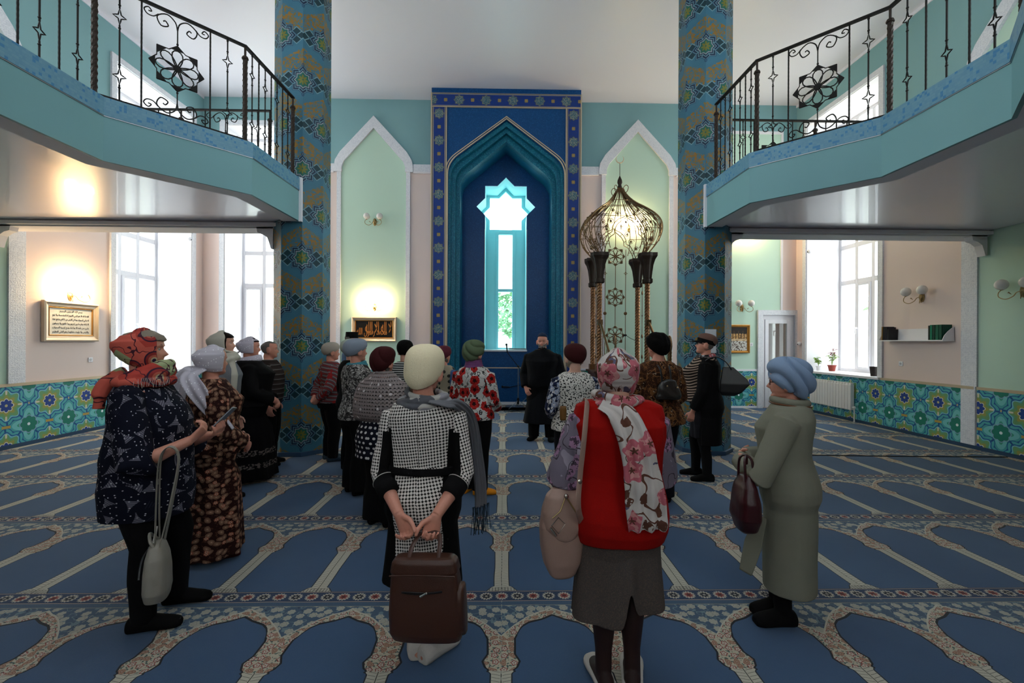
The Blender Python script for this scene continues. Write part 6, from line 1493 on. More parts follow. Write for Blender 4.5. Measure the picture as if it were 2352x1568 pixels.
# ------------------------------------------------------------------ 2: paisley dress
p = Person('paisley', 'person in long brown paisley dress and sparkly white headscarf, seen from behind', -2.18, 3.45, -46, 1.575, bulk=1.15, belly=1.1, vox=.0055, headpitch=2, skin='ruddy', headyaw=14,
           arms={1: ((.235, .0, .98), (.14, .19, .86)), -1: ((-.24, .03, .95), (-.08, .22, .88))})
p.body({1: dict(d=(-.5, .5, -.5), palm=(-.5, -.5, 0), side=(0, .5, .5), curl=.5), -1: dict(d=(.6, .3, -.2), palm=(0, -1, 0), side=(0, .3, 1), curl=.5)}, ears=False)
p.skirt(F['paisley'], .045, .98, w0=.235, g=.03, amp=.013, kf=8, name='dress_skirt', depth=.9)
p.top(F['paisley'], .80, 1.352, g=.03, sleeves=(.082, .075, .066, 1.9), flare=.1, amp=.006, name='dress_bodice', seed=6)
p.feetwear(K['redshoe'], .006, 'shoe', .03)
p.hood(F['white'], open_=1.15, t0=.12, off=.075, full=.06, chin=-1, disp=lambda me: wrinkle(me, .003, 1.4, 8))
k = p.k
p.ribbon([p.head.P(-.05, -.42, .30), (-.04, -.155, 1.40 * k), (-.09, -.19, 1.28 * k), (-.16, -.20, 1.13 * k), (-.21, -.18, 1.02 * k)], [.06, .085, .11, .10, .05], F['white'], wave=.014, kw=3, ref=(1, .25, 0), th=.007)
p.ribbon([p.head.P(.12, -.40, .28), (.08, -.15, 1.38 * k), (.165, -.12, 1.28 * k), (.235, -.03, 1.12 * k), (.27, .07, .99 * k)], [.04, .055, .06, .05, .018], F['white'], wave=.008, kw=2, ref=(.6, 1, 0), th=.007)
b = B(); b.ball((.0, -.145, 1.405 * k), (.045, .035, .04), 14, 10); me = remesh(b, .006, 2); wrinkle(me, .004, 2, 3); set_uv(me, [((0, 0, 1.2), (0, 0, 1.5), .13)]); mkobj('scarf_knot', me, F['white'], p.root, smooth=True)

# ------------------------------------------------------------------ 3: tall woman with cream scarf
p = Person('cream', 'tall person in cream headscarf and grey knit, behind the woman in the paisley dress', -2.80, 4.60, -72, 1.70, vox=.008, headyaw=-4, headpitch=4, arms={1: ((.22, .0, .99), (.20, .08, .78)), -1: ((-.22, .0, .99), (-.20, .08, .78))})
p.body(ears=False); p.pants(K['black']); p.feetwear(K['black']); p.top(K['greyk'], .80, 1.35, g=.025, name='sweater')
p.hair(K['hairdk'], lambda t, a: .05 if abs((a + PI) % (2 * PI) - PI) > 1.1 or t > .74 else -.06)
p.hood(F['cream'], open_=1.2, t0=-.05, off=.10, full=.06, front_t=1, disp=lambda me: wrinkle(me, .004, 1.3, 4))
b = B(); k = p.k
for zz, r1, r2 in ((1.36, .12, .11), (1.33, .14, .13)): b.tube([(r1 * math.cos(a), r2 * math.sin(a), zz * k + .03 * math.sin(a)) for a in [2 * PI * j / 16 for j in range(16)]], .032, 10, closed=True)
b.tube([(.08, .09, 1.34 * k), (.12, .12, 1.2 * k), (.11, .12, 1.05 * k)], [.035, .045, .03], 10); me = remesh(b, .009, 3); set_uv(me, [((0, 0, 1.2), (0, 0, 1.5), .13)]); mkobj('neck_scarf', me, F['cream'], p.root, smooth=True)

# ------------------------------------------------------------------ 4: black dress, lilac scarf
p = Person('lilac', 'person in black embroidered dress and lilac headscarf tied at the nape', -2.95, 5.36, -66, 1.65, bulk=1.28, belly=1.15, vox=.008, headyaw=-4, skin='ruddy', arms={1: ((.24, .04, .98), (.10, .27, .88)), -1: ((-.22, .06, .98), (-.02, .28, .87))})
p.body({1: dict(d=(-.75, .25, -.6), palm=(-.2, -1, 0), side=(0, .3, 1), curl=.6), -1: dict(d=(.75, .3, -.5), palm=(.2, -1, 0), side=(0, .3, 1), curl=.6)}, ears=False)
p.skirt(F['embro'], .05, .98, w0=.30, g=.03, amp=.016, kf=8, depth=.95, name='dress_skirt'); p.feetwear(K['whitesock'], .006, 'slipper', .03)
p.top(K['black'], .84, 1.35, g=.035, sleeves=(.085, .078, .07, 1.8), flare=.1, amp=.006, name='fur_trimmed_jacket', fy=1.1)
p.hair(K['hairdk']); p.hood(F['lil'], open_=1.15, t0=.2, off=.08, full=.08, chin=-1, front_t=.82, disp=lambda me: wrinkle(me, .003, 1.4, 8))
b = B(); k = p.k
for zz, r1, r2 in ((1.365, .10, .10), (1.34, .12, .11)): b.tube([(r1 * math.cos(a), r2 * math.sin(a), zz * k + .02 * math.sin(a)) for a in [2 * PI * j / 16 for j in range(16)]], .028, 10, closed=True)
me = remesh(b, .009, 3); set_uv(me, [((0, 0, 1.2), (0, 0, 1.5), .13)]); mkobj('neck_scarf', me, F['lil'], p.root, smooth=True)
p.ribbon([p.head.P(0, -.45, .35), (0, -.17, 1.38 * k), (-.02, -.20, 1.28 * k)], [.04, .06, .05], F['lil'], wave=.01, ref=(1, 0, 0))

# ------------------------------------------------------------------ 5: man in striped sweater
p = Person('man', 'grey haired person in dark striped sweater in front of the left column', -3.06, 6.02, -80, 1.61, male=True, bulk=1.08, belly=1.15, vox=.009, headyaw=4, headpitch=3, skin='ruddy', arms={1: ((.24, -.03, 1.0), (.22, .05, .78)), -1: ((-.24, 0, 1.0), (-.22, .04, .78))})
p.body(); p.pants(K['black']); p.feetwear(K['black']); p.top(F['sweater'], .80, 1.36, g=.02, name='sweater')
p.hair(K['hairgr'], lambda t, a: .03 if (abs((a + PI) % (2 * PI) - PI) > 1.35 and t > .3) or t > .82 else -.05)

# ------------------------------------------------------------------ 6: red cardigan
p = Person('red_grey', 'person in red and grey striped cardigan and beige beret, right of the left column', -2.33, 6.22, -52, 1.575, bulk=1.12, belly=1.15, vox=.008, skin='ruddy', headyaw=-12, arms={1: ((.27, -.12, 1.0), (.10, -.20, .87)), -1: ((-.27, -.10, 1.0), (-.08, -.2, .87))})
p.body(); p.pants(K['black']); p.feetwear(K['slate'], .008, 'shoe', .02); p.top(F['cardigan'], .80, 1.36, g=.025, sleeves=(.076, .066, .055, 1.9), name='cardigan'); p.hair(K['hairgr']); hat(p, K['beigehat'], full=.14, edge=.60, back=.28, droop=.08)
tb = B(); tb.rings([[(.165 * p.k * 1.12 + .036, yy, zz), (.165 * p.k * 1.12 + .02, yy, zz)] for yy, zz in ((0, .8), (0, 1.2))]) if False else None

# ------------------------------------------------------------------ 7: man with kufi
p = Person('kufi', 'person in dark kufi cap and blue shirt, half hidden beside the left column', -2.43, 7.35, -58, 1.74, male=True, vox=.009, skin='ruddy', headyaw=-8)
p.body(); p.pants(K['black']); p.feetwear(K['black']); p.top(K['denim'], .80, 1.36, g=.02, name='shirt'); p.hair(K['hairgr'], lambda t, a: .02 if (abs((a + PI) % (2 * PI) - PI) > 1.35 and t > .3) or t > .82 else -.05)
b = B(); b.rings([[p.head.P(.37 * q * math.sin(a), (.42 * math.cos(a) - .03) * q, t) for a in [2 * PI * i / 28 for i in range(28)]] for t, q in ((.66, 1.03), (.72, 1.04), (1.06, .98), (1.09, .93), (1.095, .3))]); b.obj('kufi_cap', K['black'], p.root, smooth=False)

# ------------------------------------------------------------------ 8: pale green beret
p = Person('pale', 'person in pale green beret and dark jacket, mostly hidden behind the grey beret', -1.90, 5.75, -40, 1.62, vox=.009, skin='ruddy')
p.body(face=False); p.pants(K['black']); p.feetwear(K['black']); p.top(K['black'], .80, 1.36, g=.025, name='jacket'); p.hair(K['hairdk']); hat(p, K['palegreen'], full=.2, edge=.60, back=.3, droop=.12)

# ------------------------------------------------------------------ 9: grey beret
p = Person('grey', 'person in grey blue beret, teal neck scarf and black and white print blouse', -1.56, 4.88, -48, 1.625, bulk=1.0, vox=.007, skin='ruddy', headyaw=-6, arms={1: ((.22, .03, .98), (.15, .22, .88)), -1: ((-.22, .02, .98), (-.1, .22, .88))})
p.body(); p.pants(K['black'], r=(.11, .10, .105)); p.feetwear(K['black']); p.top(F['abstract'], .78, 1.35, g=.03, name='blouse'); p.hair(K['hairgr']); hat(p, K['greyhat'], full=.15, edge=.62, back=.40, droop=.14, tall=.10)
b = B(); k = p.k
for zz, r1, r2 in ((1.355, .085, .085), (1.325, .105, .10)): b.tube([(r1 * math.cos(a), r2 * math.sin(a), zz * k + .015 * math.sin(a)) for a in [2 * PI * j / 16 for j in range(16)]], .022, 10, closed=True)
me = remesh(b, .008, 3); mkobj('neck_scarf', me, K['teal'], p.root, smooth=True)

# ------------------------------------------------------------------ 10: burgundy turban with lace shawl
p = Person('lace', 'person in burgundy turban, crochet shawl and navy polka dot dress', -1.06, 4.05, -24, 1.54, bulk=1.08, vox=.006, skin='ruddy', headyaw=-10, arms={1: ((.23, .03, .96), (.13, .24, .88)), -1: ((-.23, .02, .96), (-.1, .24, .88))})
p.body(); p.pants(K['black'], r=(.11, .10, .11)); p.feetwear(K['black']); p.top(F['dots'], .63, 1.345, g=.03, flare=.14, name='polka_dot_tunic', sleeves=(.074, .066, .058, 1.8))
p.hair(K['hairgr'], lambda t, a: .03 if abs((a + PI) % (2 * PI) - PI) > 1.35 else -.06, [.08 + .5 * i / 14 for i in range(15)])
hat(p, K['burg'], 'turban', full=.16, edge=.56, back=.46, droop=.04, tall=.14, disp=turban_disp(p, .006, 3, .5)); p.hair(K['hairgr'], lambda t, a: .035 if abs((a + PI) % (2 * PI) - PI) > 1.4 else -.06, [.06 + .4 * i / 12 for i in range(13)], 'hair')
b = B(); k = p.k
b.rings([ering((0, 0, z * k), w * k, f * k, bb * k, 40, 2.1) for z, w, f, bb in ((.95, .30, .02, .14), (1.0, .305, .08, .195), (1.06, .305, .15, .20), (1.13, .295, .19, .20), (1.2, .28, .20, .195), (1.27, .255, .17, .18), (1.32, .205, .13, .15), (1.365, .13, .11, .12), (1.41, .08, .08, .085))], cap=False)
me = b.mesh('shawl'); co = arr(me); me.update(); set_uv(me, [((0, 0, .9), (0, 0, 1.5), .2)]); o = mkobj('lace_shawl', me, F['lace'], p.root, smooth=True); sm = o.modifiers.new('s', 'SUBSURF'); sm.levels = sm.render_levels = 1; so = o.modifiers.new('t', 'SOLIDIFY'); so.thickness = .004
# ------------------------------------------------------------------ 11: houndstooth dress, centre front
p = Person('hound', 'person in houndstooth dress with black side panels and cream knitted hat, hands clasped behind', -.40, 2.33, -4, 1.575, bulk=1.0, vox=.0042, headyaw=-14, skin='ruddy', shoulder=.97,
           arms={-1: ((-.215, -.04, .975), (-.062, -.225, .83)), 1: ((.215, -.04, .975), (.115, -.225, .83))}, feet={-1: (-.045, .05, 14), 1: (.045, .02, -34)})
p.body({-1: dict(d=(.50, -.12, -.84), palm=(-.2, -.93, -.1), side=(.8, -.1, .5), curl=[.75, .85, .9, .95], k=1.0, ti=.25), 1: dict(d=(-.30, -.14, -.95), palm=(.2, -.93, -.1), side=(-.9, -.1, .3), curl=[1.0, 1.0, 1.05, 1.1], k=1.0, ti=.2)})
k = p.k
p.feetwear(K['whitesock'], .015, 'low_sock', .02)
HB = F['hound'] = f_hound(); 
def f_houndmask(kind):
    m = f_hound(skirt=kind == 'skirt')
    m.m.name = 'houndstooth_' + kind; 
    if m._tc is None: m._tc = m.g.new('ShaderNodeTexCoord')
    q = m.g.new('ShaderNodeSeparateXYZ'); m.nt.links.new(m._tc.outputs['Object'], q.inputs[0]); x, y, z = [E(m.g, q.outputs[i]) for i in range(3)]
    if kind == 'skirt': m.over(mab(x) > .118, '#0d0c0c')
    if kind == 'bodice':
        m.over(AND(mab(x) > .132 + (z - 1.0) * .06, z < 1.19), '#0d0c0c'); m.over(between(z, .965, .995), '#0d0c0c'); m.over(AND(z < .97, mab(x) > .118), '#0d0c0c')
        m.over(AND(band(x, 0, .0012), z > 1.0), '#4a443f')
    if kind == 'sleeve': u, v, w = m.xyz('UV'); q2 = mfr((u * 1.0) / 1.0); m.over(AND(mab(x) < .186 + (1.25 - z) * .07, z < 1.17), '#0d0c0c')
    return fin(m, .05)
p.stockings(K['nude'], .002)
p.skirt(f_houndmask('skirt'), .41, 1.02, w0=.205, g=.022, amp=.006, kf=7, depth=.62, name='dress_skirt', wr=.0015)
# bodice without sleeves, then sleeves and cuffs
p.top(f_houndmask('bodice'), .90, 1.325, g=.02, sleeves=None, amp=.0035, name='dress_bodice', fr=.8, seed=11, wx=1.02)
Bs = None
SM = f_houndmask('sleeve')
for sd in (-1, 1):
    p.segs = []; b = B(); p.sleeve(b, sd, .060, .050, .050, to=1.28); me = remesh(b, .005, 3, .5); wrinkle(me, .004, 1.3, 20 + sd); set_uv(me, p.segs); mkobj('sleeve', me, SM, p.root, smooth=True)
    a, e, w = p.arms[sd]; b = B(); q0, q1 = interp(e, w, .22), interp(e, w, .55); b.tube([q0, interp(q0, q1, .5), q1], [.056 * k, .055 * k, .052 * k], 24); cf = b.obj('cuff', K['blackk'], p.root, smooth=True)
    d = (q1 - q0).normalized(); u_ = d.orthogonal().normalized(); v_ = d.cross(u_); b = B(); b.tube([q0 + (u_ * math.cos(t) + v_ * math.sin(t)) * .056 * k for t in [2 * PI * i / 24 for i in range(24)]], .0022, 5, closed=True); b.obj('piping', K['whitesock'], cf)
b = B(); b.rings([p.ring(z, .029, 1.02) for z in (.965, .97, .993, .998)]); b.obj('belt', K['black'], p.root, smooth=True)
hat(p, K['creamhat'], 'knitted_hat', full=.125, edge=.50, back=.40, droop=.0, tall=.15, pw=2.5, disp=lambda me: wrinkle(me, .0035, 1.6, 31, 1.5))
p.hair(K['hairgr'], lambda t, a: .015 if abs((a + PI) % (2 * PI) - PI) > 1.4 else -.06, [.26 + .25 * i / 12 for i in range(13)])
b = B()
for zz, r1, r2, tl, dr in ((1.375, .088, .085, -.012, 0), (1.350, .108, .10, .012, .5), (1.332, .125, .108, -.006, 1.)): b.tube([(r1 * math.cos(a), .005 + r2 * math.sin(a), zz * k + tl * math.cos(a + dr) + .012 * math.sin(a)) for a in [2 * PI * j / 24 for j in range(24)]], .017, 10, closed=True)
me = remesh(b, .005, 3); wrinkle(me, .003, 2, 6); set_uv(me, [((0, 0, 1.2), (0, 0, 1.5), .13)]); ns = mkobj('neck_scarf', me, F['grey'], p.root, smooth=True)
p.ribbon([(.05, -.10, 1.35 * k), (.13, -.09, 1.335 * k), (.19, -.03, 1.315 * k), (.235, .07, 1.22 * k), (.255, .14, 1.0 * k), (.27, .16, .84 * k), (.275, .16, .74 * k)], [.03, .03, .03, .032, .036, .04, .038], K['greyk'], wave=.01, ref=(.6, .8, 0), th=.006)
b = B(); rnd = random.Random(6)
for i in range(26):
    f = i / 25 * 2 - 1; q = V((.275 + .04 * f, .16 + .04 * f, .745 * k)); b.tube([q, q + V((rnd.uniform(-.01, .01), .0, -.06)), q + V((rnd.uniform(-.012, .012), .0, -.13 - .03 * rnd.random()))], .0016, 4)
b.obj('fringe', plain('dark_blue_fringe', '#1d2a33', .9), ns)
# brown handbag hanging from the clasped hands
bg = held('handbag', 'dark brown leather handbag backpack hanging from the clasped hands behind the houndstooth dress', 'bag', p, (.125, -.34, 0), R(-4)); bg.rotation_euler.y = R(-3)
Z0, Z1 = .335, .69
rs = []
for z, w, d, r_ in ((.0, .128, .045, 4), (.01, .150, .058, 5), (.04, .160, .066, 6), (.12, .161, .066, 6), (.20, .154, .060, 6), (.275, .147, .052, 6), (.30, .140, .046, 6)): rs.append(ering((0, 0, Z0 + z), w, d, d, 40, r_))
b = B(); b.rings(rs); me = remesh(b, .005, 3); wrinkle(me, .0035, .7, 12); mkobj('body', me, MAT['brown_l'], bg, smooth=True)
b = B(); b.rings([ering((0, 0, Z0 + z), w, d, d, 40, 5) for z, w, d in ((.288, .146, .052), (.295, .150, .055), (.335, .142, .050), (.350, .130, .040), (.354, .11, .02))]); me = remesh(b, .004, 3); mkobj('top_flap', me, MAT['brown_l'], bg, smooth=True)
P = [(x, -.0535, Z0 + .325 + .0) for x in (-.172, 0, .172)]; b = B(); b.tube([(x, -.054 + .0, Z0 + .288 + .004 * math.cos(x * 9)) for x in [(-.143 + .286 * i / 12) for i in range(13)]], .0035, 6).obj('piping', MAT['brown_l'], bg)
b = B(); b.rings([[(-.085 + .17 * t, -.066 - .004 * math.sin(PI * t), Z0 + .265 - .012 * math.sin(PI * t) * 1 + s) for t, s in ()]] ) if False else None
b = B(); P0 = [V((-.088 + .176 * i / 14, -.0625 - .0015 * math.sin(PI * i / 14), Z0 + .225 - .006 * math.sin(PI * i / 14) + .006 * i / 14)) for i in range(15)]; b.tube(P0, [(.0022, .0045 + .0022 * math.sin(PI * min(1, i / 9)) * (1 if i < 9 else 0)) for i in range(15)], 8, ref=(0, 1, 0)).obj('zip', MAT['black_l'], bg)
b = B(); q = P0[8]; b.tube([q + V((.006, -.006, .003)), q + V((-.016, -.012, -.008))], [.0035, .005], 6); b.ball(q + V((.010, -.005, .004)), .006, 8, 6); b.obj('zip_pull', MAT['chrome'], bg)
for sx in (-1, 1):
    b = B(); P = catmull([(sx * .066, -.035, Z0 + .33), (sx * .064, .0, Z0 + .37), (sx * .056, .05, Z0 + .40), (sx * .036, .085, Z0 + .415), (0, .095, Z0 + .42)], 5); b.tube(P, [(.003, .010)] * 21, 8, ref=(0, 1, 0)); b.obj('handle', MAT['brown_l'], bg)
b = B(); b.rings([ering((.150, 0, Z0 + z), .022, d, d, 20, 3) for z, d in ((.03, .03), (.06, .05), (.16, .052), (.22, .04), (.235, .02))]).obj('side_pocket', MAT['brown_l'], bg, smooth=True)

# ------------------------------------------------------------------ 12, 13: heads beyond the centre
p = Person('stripes', 'person in black hat and black and white striped knit, glimpsed left of the cream hat', -1.20, 5.6, -10, 1.61, vox=.009); p.body(face=False); p.pants(K['black']); p.feetwear(K['black']); p.top(F['striped'], .80, 1.36, g=.02, name='sweater'); p.hair(K['hairdk']); hat(p, K['fur'], full=.10, edge=.5, back=.2)
p = Person('vest', 'person in plum knit hat and beige dotted vest with blue sleeves', -.80, 6.15, -32, 1.535, vox=.009, headyaw=-10, skin='ruddy'); p.body(); p.pants(K['black']); p.feetwear(K['black']); p.top(K['bluek'], .8, 1.35, g=.012, name='sweater', sleeves=(.064, .055, .045, 1.9)); p.top(F['vest'], .78, 1.352, g=.024, sleeves=None, name='vest')
p.hair(K['hairgr'], lambda t, a: .05 if abs((a + PI) % (2 * PI) - PI) > 1.3 else -.06, [.08 + .5 * i / 14 for i in range(15)]); hat(p, K['burg2'], 'knit_hat', full=.14, edge=.55, back=.38, droop=.03, tall=.12, disp=turban_disp(p, .004, 4, 1))

# ------------------------------------------------------------------ 14: poppy blouse
p = Person('poppy', 'person in red poppy blouse and sage green turban left of the open floor', -.31, 4.85, -24, 1.60, bulk=1.1, vox=.0058, headyaw=-14, skin='ruddy', arms={1: ((.235, .0, 1.0), (.18, .20, .90)), -1: ((-.23, .0, 1.0), (-.15, .2, .9))}, feet={1: (.08, .0, -60), -1: (-.09, .02, 5)})
p.body({1: dict(d=(-.3, .8, -.3), palm=(-1, 0, 0), side=(0, .3, 1), curl=.6)}); p.pants(K['black'], r=(.11, .085, .088)); p.feetwear(K['orange'], .008, 'slipper', .01); p.top(F['poppy'], .80, 1.352, g=.026, sleeves=(.076, .066, .058, 1.95), flare=.1, name='blouse', amp=.005)
p.hair(K['hairgr'], lambda t, a: .01 if abs((a + PI) % (2 * PI) - PI) > 1.3 else -.06, [.15 + .35 * i / 12 for i in range(13)]); hat(p, K['greenhat'], 'turban', full=.19, edge=.55, back=.42, droop=.04, tall=.16, disp=turban_disp(p, .009, 5, 1.1, .6))
b = B(); k = p.k
for zz, r1 in ((1.41, .070), (1.385, .075), (1.355, .085)): b.tube([(r1 * math.cos(a), r1 * math.sin(a), zz * k + .01 * math.sin(a)) for a in [2 * PI * j / 16 for j in range(16)]], .02, 10, closed=True)
me = remesh(b, .007, 3); mkobj('neck_scarf', me, K['purple'], p.root, smooth=True)
for sd in (1,): 
    gl = B(); gl.tube([p.head.P(.16 + .08 * math.cos(a), .40, .48 + .08 * math.sin(a)) for a in [2 * PI * i / 14 for i in range(14)]], .0015, 5, closed=True); gl.tube([p.head.P(.24, .39, .49), p.head.P(.345, .1, .5)], .0015, 5); gl.obj('glasses', MAT['black'], p.root)

# ------------------------------------------------------------------ 15: man in the black robe
p = Person('imam', 'bearded person in long black robe and small blue cap facing the group', .655, 7.5, 164, 1.735, male=True, bulk=1.22, belly=1.22, vox=.0065, headyaw=4, skin='ruddy', shoulder=1.05,
           arms={1: ((.285, .0, .99), (.235, .12, .80)), -1: ((-.285, -.02, .99), (-.25, .10, .79))}, feet={1: (.13, .0, -14), -1: (-.13, .0, 14)})
p.body({1: dict(d=(-.45, .25, -.8), palm=(-.3, -.95, 0), side=(-.8, .2, .5), curl=.35), -1: dict(d=(.2, .15, -1), palm=(.3, -.95, 0), side=(.8, .3, .3), curl=.45)})
p.pants(K['black'], r=(.12, .095, .085)); p.feetwear(K['black'], .008); p.skirt(K['robe'], .27, 1.0, w0=.30, g=.03, amp=.008, kf=7, depth=.75, name='robe_skirt'); p.top(K['robe'], .80, 1.375, g=.03, sleeves=(.074, .076, .066, 1.93), flare=.1, amp=.006, name='robe', by=1.0)
b = B(); b.tube([(.066 * math.cos(a), .012 + .064 * math.sin(a), 1.385 * p.k + .008 * math.sin(a)) for a in [2 * PI * i / 20 for i in range(20)]], .013, 8, closed=True); b.obj('collar', K['robe'], p.root, smooth=True)
b = B(); b.rings([p.ring(1.05 * p.k, .034)[0:0] or [(.012 * c_, y, z) for c_, y, z in ((-1, .185, .9), (1, .185, .9), (1, .19, .9), (-1, .19, .9))]] * 1) if False else None
p.hair(K['hairgr'], lambda t, a: .02 if (abs((a + PI) % (2 * PI) - PI) > 1.45 and .3 < t) else -.05)
def beard(t, a):
    aa = abs((a + PI) % (2 * PI) - PI); lim = 1.55; mouth = (t > .215 and aa < .32); return .028 if (aa < lim and t < .30 + .16 * max(0, (aa - .55)) and not mouth) else (.022 if (aa < .5 and .275 < t < .315) else -.06)
def beardm():
    m = M('grey_beard', '#7d7670', .9); m.xyz(); m.over(m.noise(m.vec, 30, 2) > .55, '#544c48'); m.bump(m.noise(m.vec, 300, 3), .003); return m.done()
b = B(); b.rings(p.head.rings([-.03 + .5 * i / 24 for i in range(25)], n=60, face=False, fn=lambda t, a: beard(max(t, 0), a))); me = remesh(b, .005, 2); mkobj('beard', me, beardm(), p.root, smooth=True)
b = B(); b.rings([[p.head.P(.345 * q * math.sin(a), (.40 * math.cos(a) - .06) * q, t - .10 * math.cos(a) * -1 - .0) for a in [2 * PI * i / 28 for i in range(28)]] for t, q in ((.80, 1.0), (.86, .99), (.95, .92), (1.02, .78), (1.055, .5), (1.065, .15))]); b.obj('kufi_cap', K['kufi'], p.root, smooth=True)

# ------------------------------------------------------------------ 16: burgundy beret, spotted blouse
p = Person('spots', 'person in burgundy beret and black spotted white blouse with navy floral sleeves', .69, 4.35, 10, 1.575, bulk=1.08, vox=.006, headyaw=6, headroll=4, skin='pale', arms={1: ((.235, .0, 1.0), (.16, .18, .93)), -1: ((-.245, -.02, 1.0), (-.17, .17, .92))})
p.body(face=False); p.pants(K['navyc'], r=(.11, .09, .08)); p.feetwear(K['black']); p.top(F['dalm'], .80, 1.352, g=.024, sleeves=None, flare=.1, name='blouse')
for sd in (-1, 1): p.segs = []; b = B(); p.sleeve(b, sd, .074, .066, .058, to=1.9); me = remesh(b, .008, 3); wrinkle(me, .004, 1, 4); set_uv(me, p.segs); mkobj('sleeve', me, F['bluefl'], p.root, smooth=True)
p.hair(K['hairbl'], lambda t, a: .05 if abs((a + PI) % (2 * PI) - PI) > 1.2 else -.06, [.05 + .5 * i / 14 for i in range(15)]); hat(p, K['burg'], full=.16, edge=.58, back=.30, droop=.02, tall=.15)
bg = held('shoulder_bag', 'mustard brown bag under the arm of the woman in the spotted blouse', 'bag', p, (-.165, -.16, 0)); b = B(); b.rings([ering((0, 0, z), w, .02, .02, 16, 3) for z, w in ((.90, .025), (.92, .03), (1.0, .032), (1.03, .026))]); b.obj('body', plain('mustard_leather', '#6e4a1e', .45), bg, smooth=True)

# ------------------------------------------------------------------ 17: red vest, front right
p = Person('redvest', 'person in red wool vest and white floral headscarf trailing down the back, front right', .545, 2.13, -4, 1.575, bulk=1.12, vox=.0045, headyaw=-10, skin='pale', shoulder=.95, arms={-1: ((-.262, -.03, 1.0), (-.20, .17, .90)), 1: ((.215, .06, 1.0), (.12, .25, .95))}, feet={-1: (-.065, .0, 10), 1: (.075, .02, -10)})
p.body(face=False, ears=False); k = p.k
p.stockings(K['tights'], .003)
def f_skirt(): m = M('grey_tweed_skirt', '#4a4340', .9, spec=.1); m.xyz(); m.over(m.noise(m.vec, 260, 2) > .55, '#5d5048'); m.var(m.vec, 5, .06); return m.done()
o = p.skirt(f_skirt(), .36, .90, w0=.215, g=.02, amp=.010, kf=5, depth=.72, name='skirt')
co = arr(o.data); lf = np.clip((co[:, 0] - .01) / .05, 0, 1) * .055 + np.exp(-((co[:, 0] - .03) / .022) ** 2) * .14 * (co[:, 1] < 0); co[:, 2] += lf * np.clip((.36 * k + .34 - co[:, 2]) / .34, 0, 1); setarr(o.data, co)
p.top(F['lilac'], 1.0, 1.345, g=.010, sleeves=(.080, .086, .058, 1.85), amp=.007, name='blouse', seed=8, fr=1.2)
p.top(K['red'], .725, 1.35, g=.034, sleeves=None, extra=[(.80, .18, .12, .13), (1.0, .195, .12, .125), (1.12, .208, .12, .125), (1.22, .216, .115, .12), (1.30, .216, .10, .108), (1.345, .204, .08, .09), (1.368, .15, .06, .07)], flare=.0, wx=1.02, fy=1.05, by=1.0, amp=.004, name='vest', fr=.6, seed=5)
for sd in (-1, 1):
    b = B(); a = p.arms[sd][0]; b.rings([ering((a.x - sd * .022, a.y, a.z + dz), w, d, d, 20, 2.4) for dz, w, d in ((-.16, .05, .085), (-.10, .062, .10), (-.02, .068, .10), (.04, .055, .08), (.062, .03, .05))]); me = remesh(b, .006, 4); mkobj('vest_shoulder', me, K['red'], p.root, smooth=True)
b = B(); b.rings([ering((0, -.005, z * k), w, d, d, 30, 2.1) for z, w, d in ((1.30, .14, .12), (1.345, .11, .105), (1.38, .095, .095), (1.392, .085, .085))]); me = remesh(b, .006, 3); mkobj('vest_collar', me, K['red'], p.root, smooth=True)
p.hood(F['floral'], open_=1.0, t0=.0, off=.09, full=.04, front_t=.9, disp=lambda me: wrinkle(me, .003, 1.2, 13))
b = B()
for zz, r1, r2, tl in ((1.385, .098, .10, -.012), (1.362, .108, .105, .012)): b.tube([(r1 * math.cos(a) - .01, r2 * math.sin(a), zz * k + tl * math.cos(a)) for a in [2 * PI * j / 24 for j in range(24)]], .020, 10, closed=True)
me = remesh(b, .005, 3); wrinkle(me, .003, 2, 16); set_uv(me, [((0, 0, 1.2), (0, 0, 1.5), .13)]); ns = mkobj('neck_scarf', me, F['floral'], p.root, smooth=True)
k_ = k
p.ribbon([(-.10, -.105, 1.365 * k), (-.02, -.145, 1.33 * k), (.03, -.185, 1.24 * k), (.06, -.20, 1.10 * k), (.075, -.205, .97 * k), (.085, -.205, .88 * k), (.09, -.20, .83 * k)], [.035, .06, .07, .075, .085, .085, .08], F['floral'], wave=.016, kw=3, ref=(1, 0, 0), th=.006, amp=.004)
b = B()
# shoulder bag
bg = held('shoulder_bag', 'beige pink leather shoulder bag with slanted zips hanging against the red vest', 'bag', p, (-.265, -.06, 0), R(16))
b = B(); rs = [ering((0, 0, z), w, d, d, 30, 2.8) for z, w, d in ((.54, .04, .03), (.555, .06, .045), (.61, .085, .06), (.69, .10, .065), (.78, .108, .062), (.86, .095, .054), (.92, .072, .042), (.95, .045, .02))]; b.rings(rs); me = remesh(b, .006, 4); wrinkle(me, .004, .9, 21); mkobj('body', me, MAT['beige_l'], bg, smooth=True)
b = B(); b.rings([ering((0, -.012, z), w, d, d, 30, 2.6) for z, w, d in ((.725, .035, .055), (.735, .06, .06), (.78, .096, .066), (.85, .100, .062), (.92, .080, .05), (.955, .05, .025))]); me = remesh(b, .006, 3); fl = mkobj('flap', me, MAT['beige_l'], bg, smooth=True)
b = B(); b.tube([(-.005, -.062, .93), (.045, -.078, .85), (.082, -.075, .79)], .0035, 6).tube([(-.005, -.062, .93), (-.035, -.075, .87), (-.07, -.07, .84)], .0028, 6).obj('zip', MAT['brass'], bg)
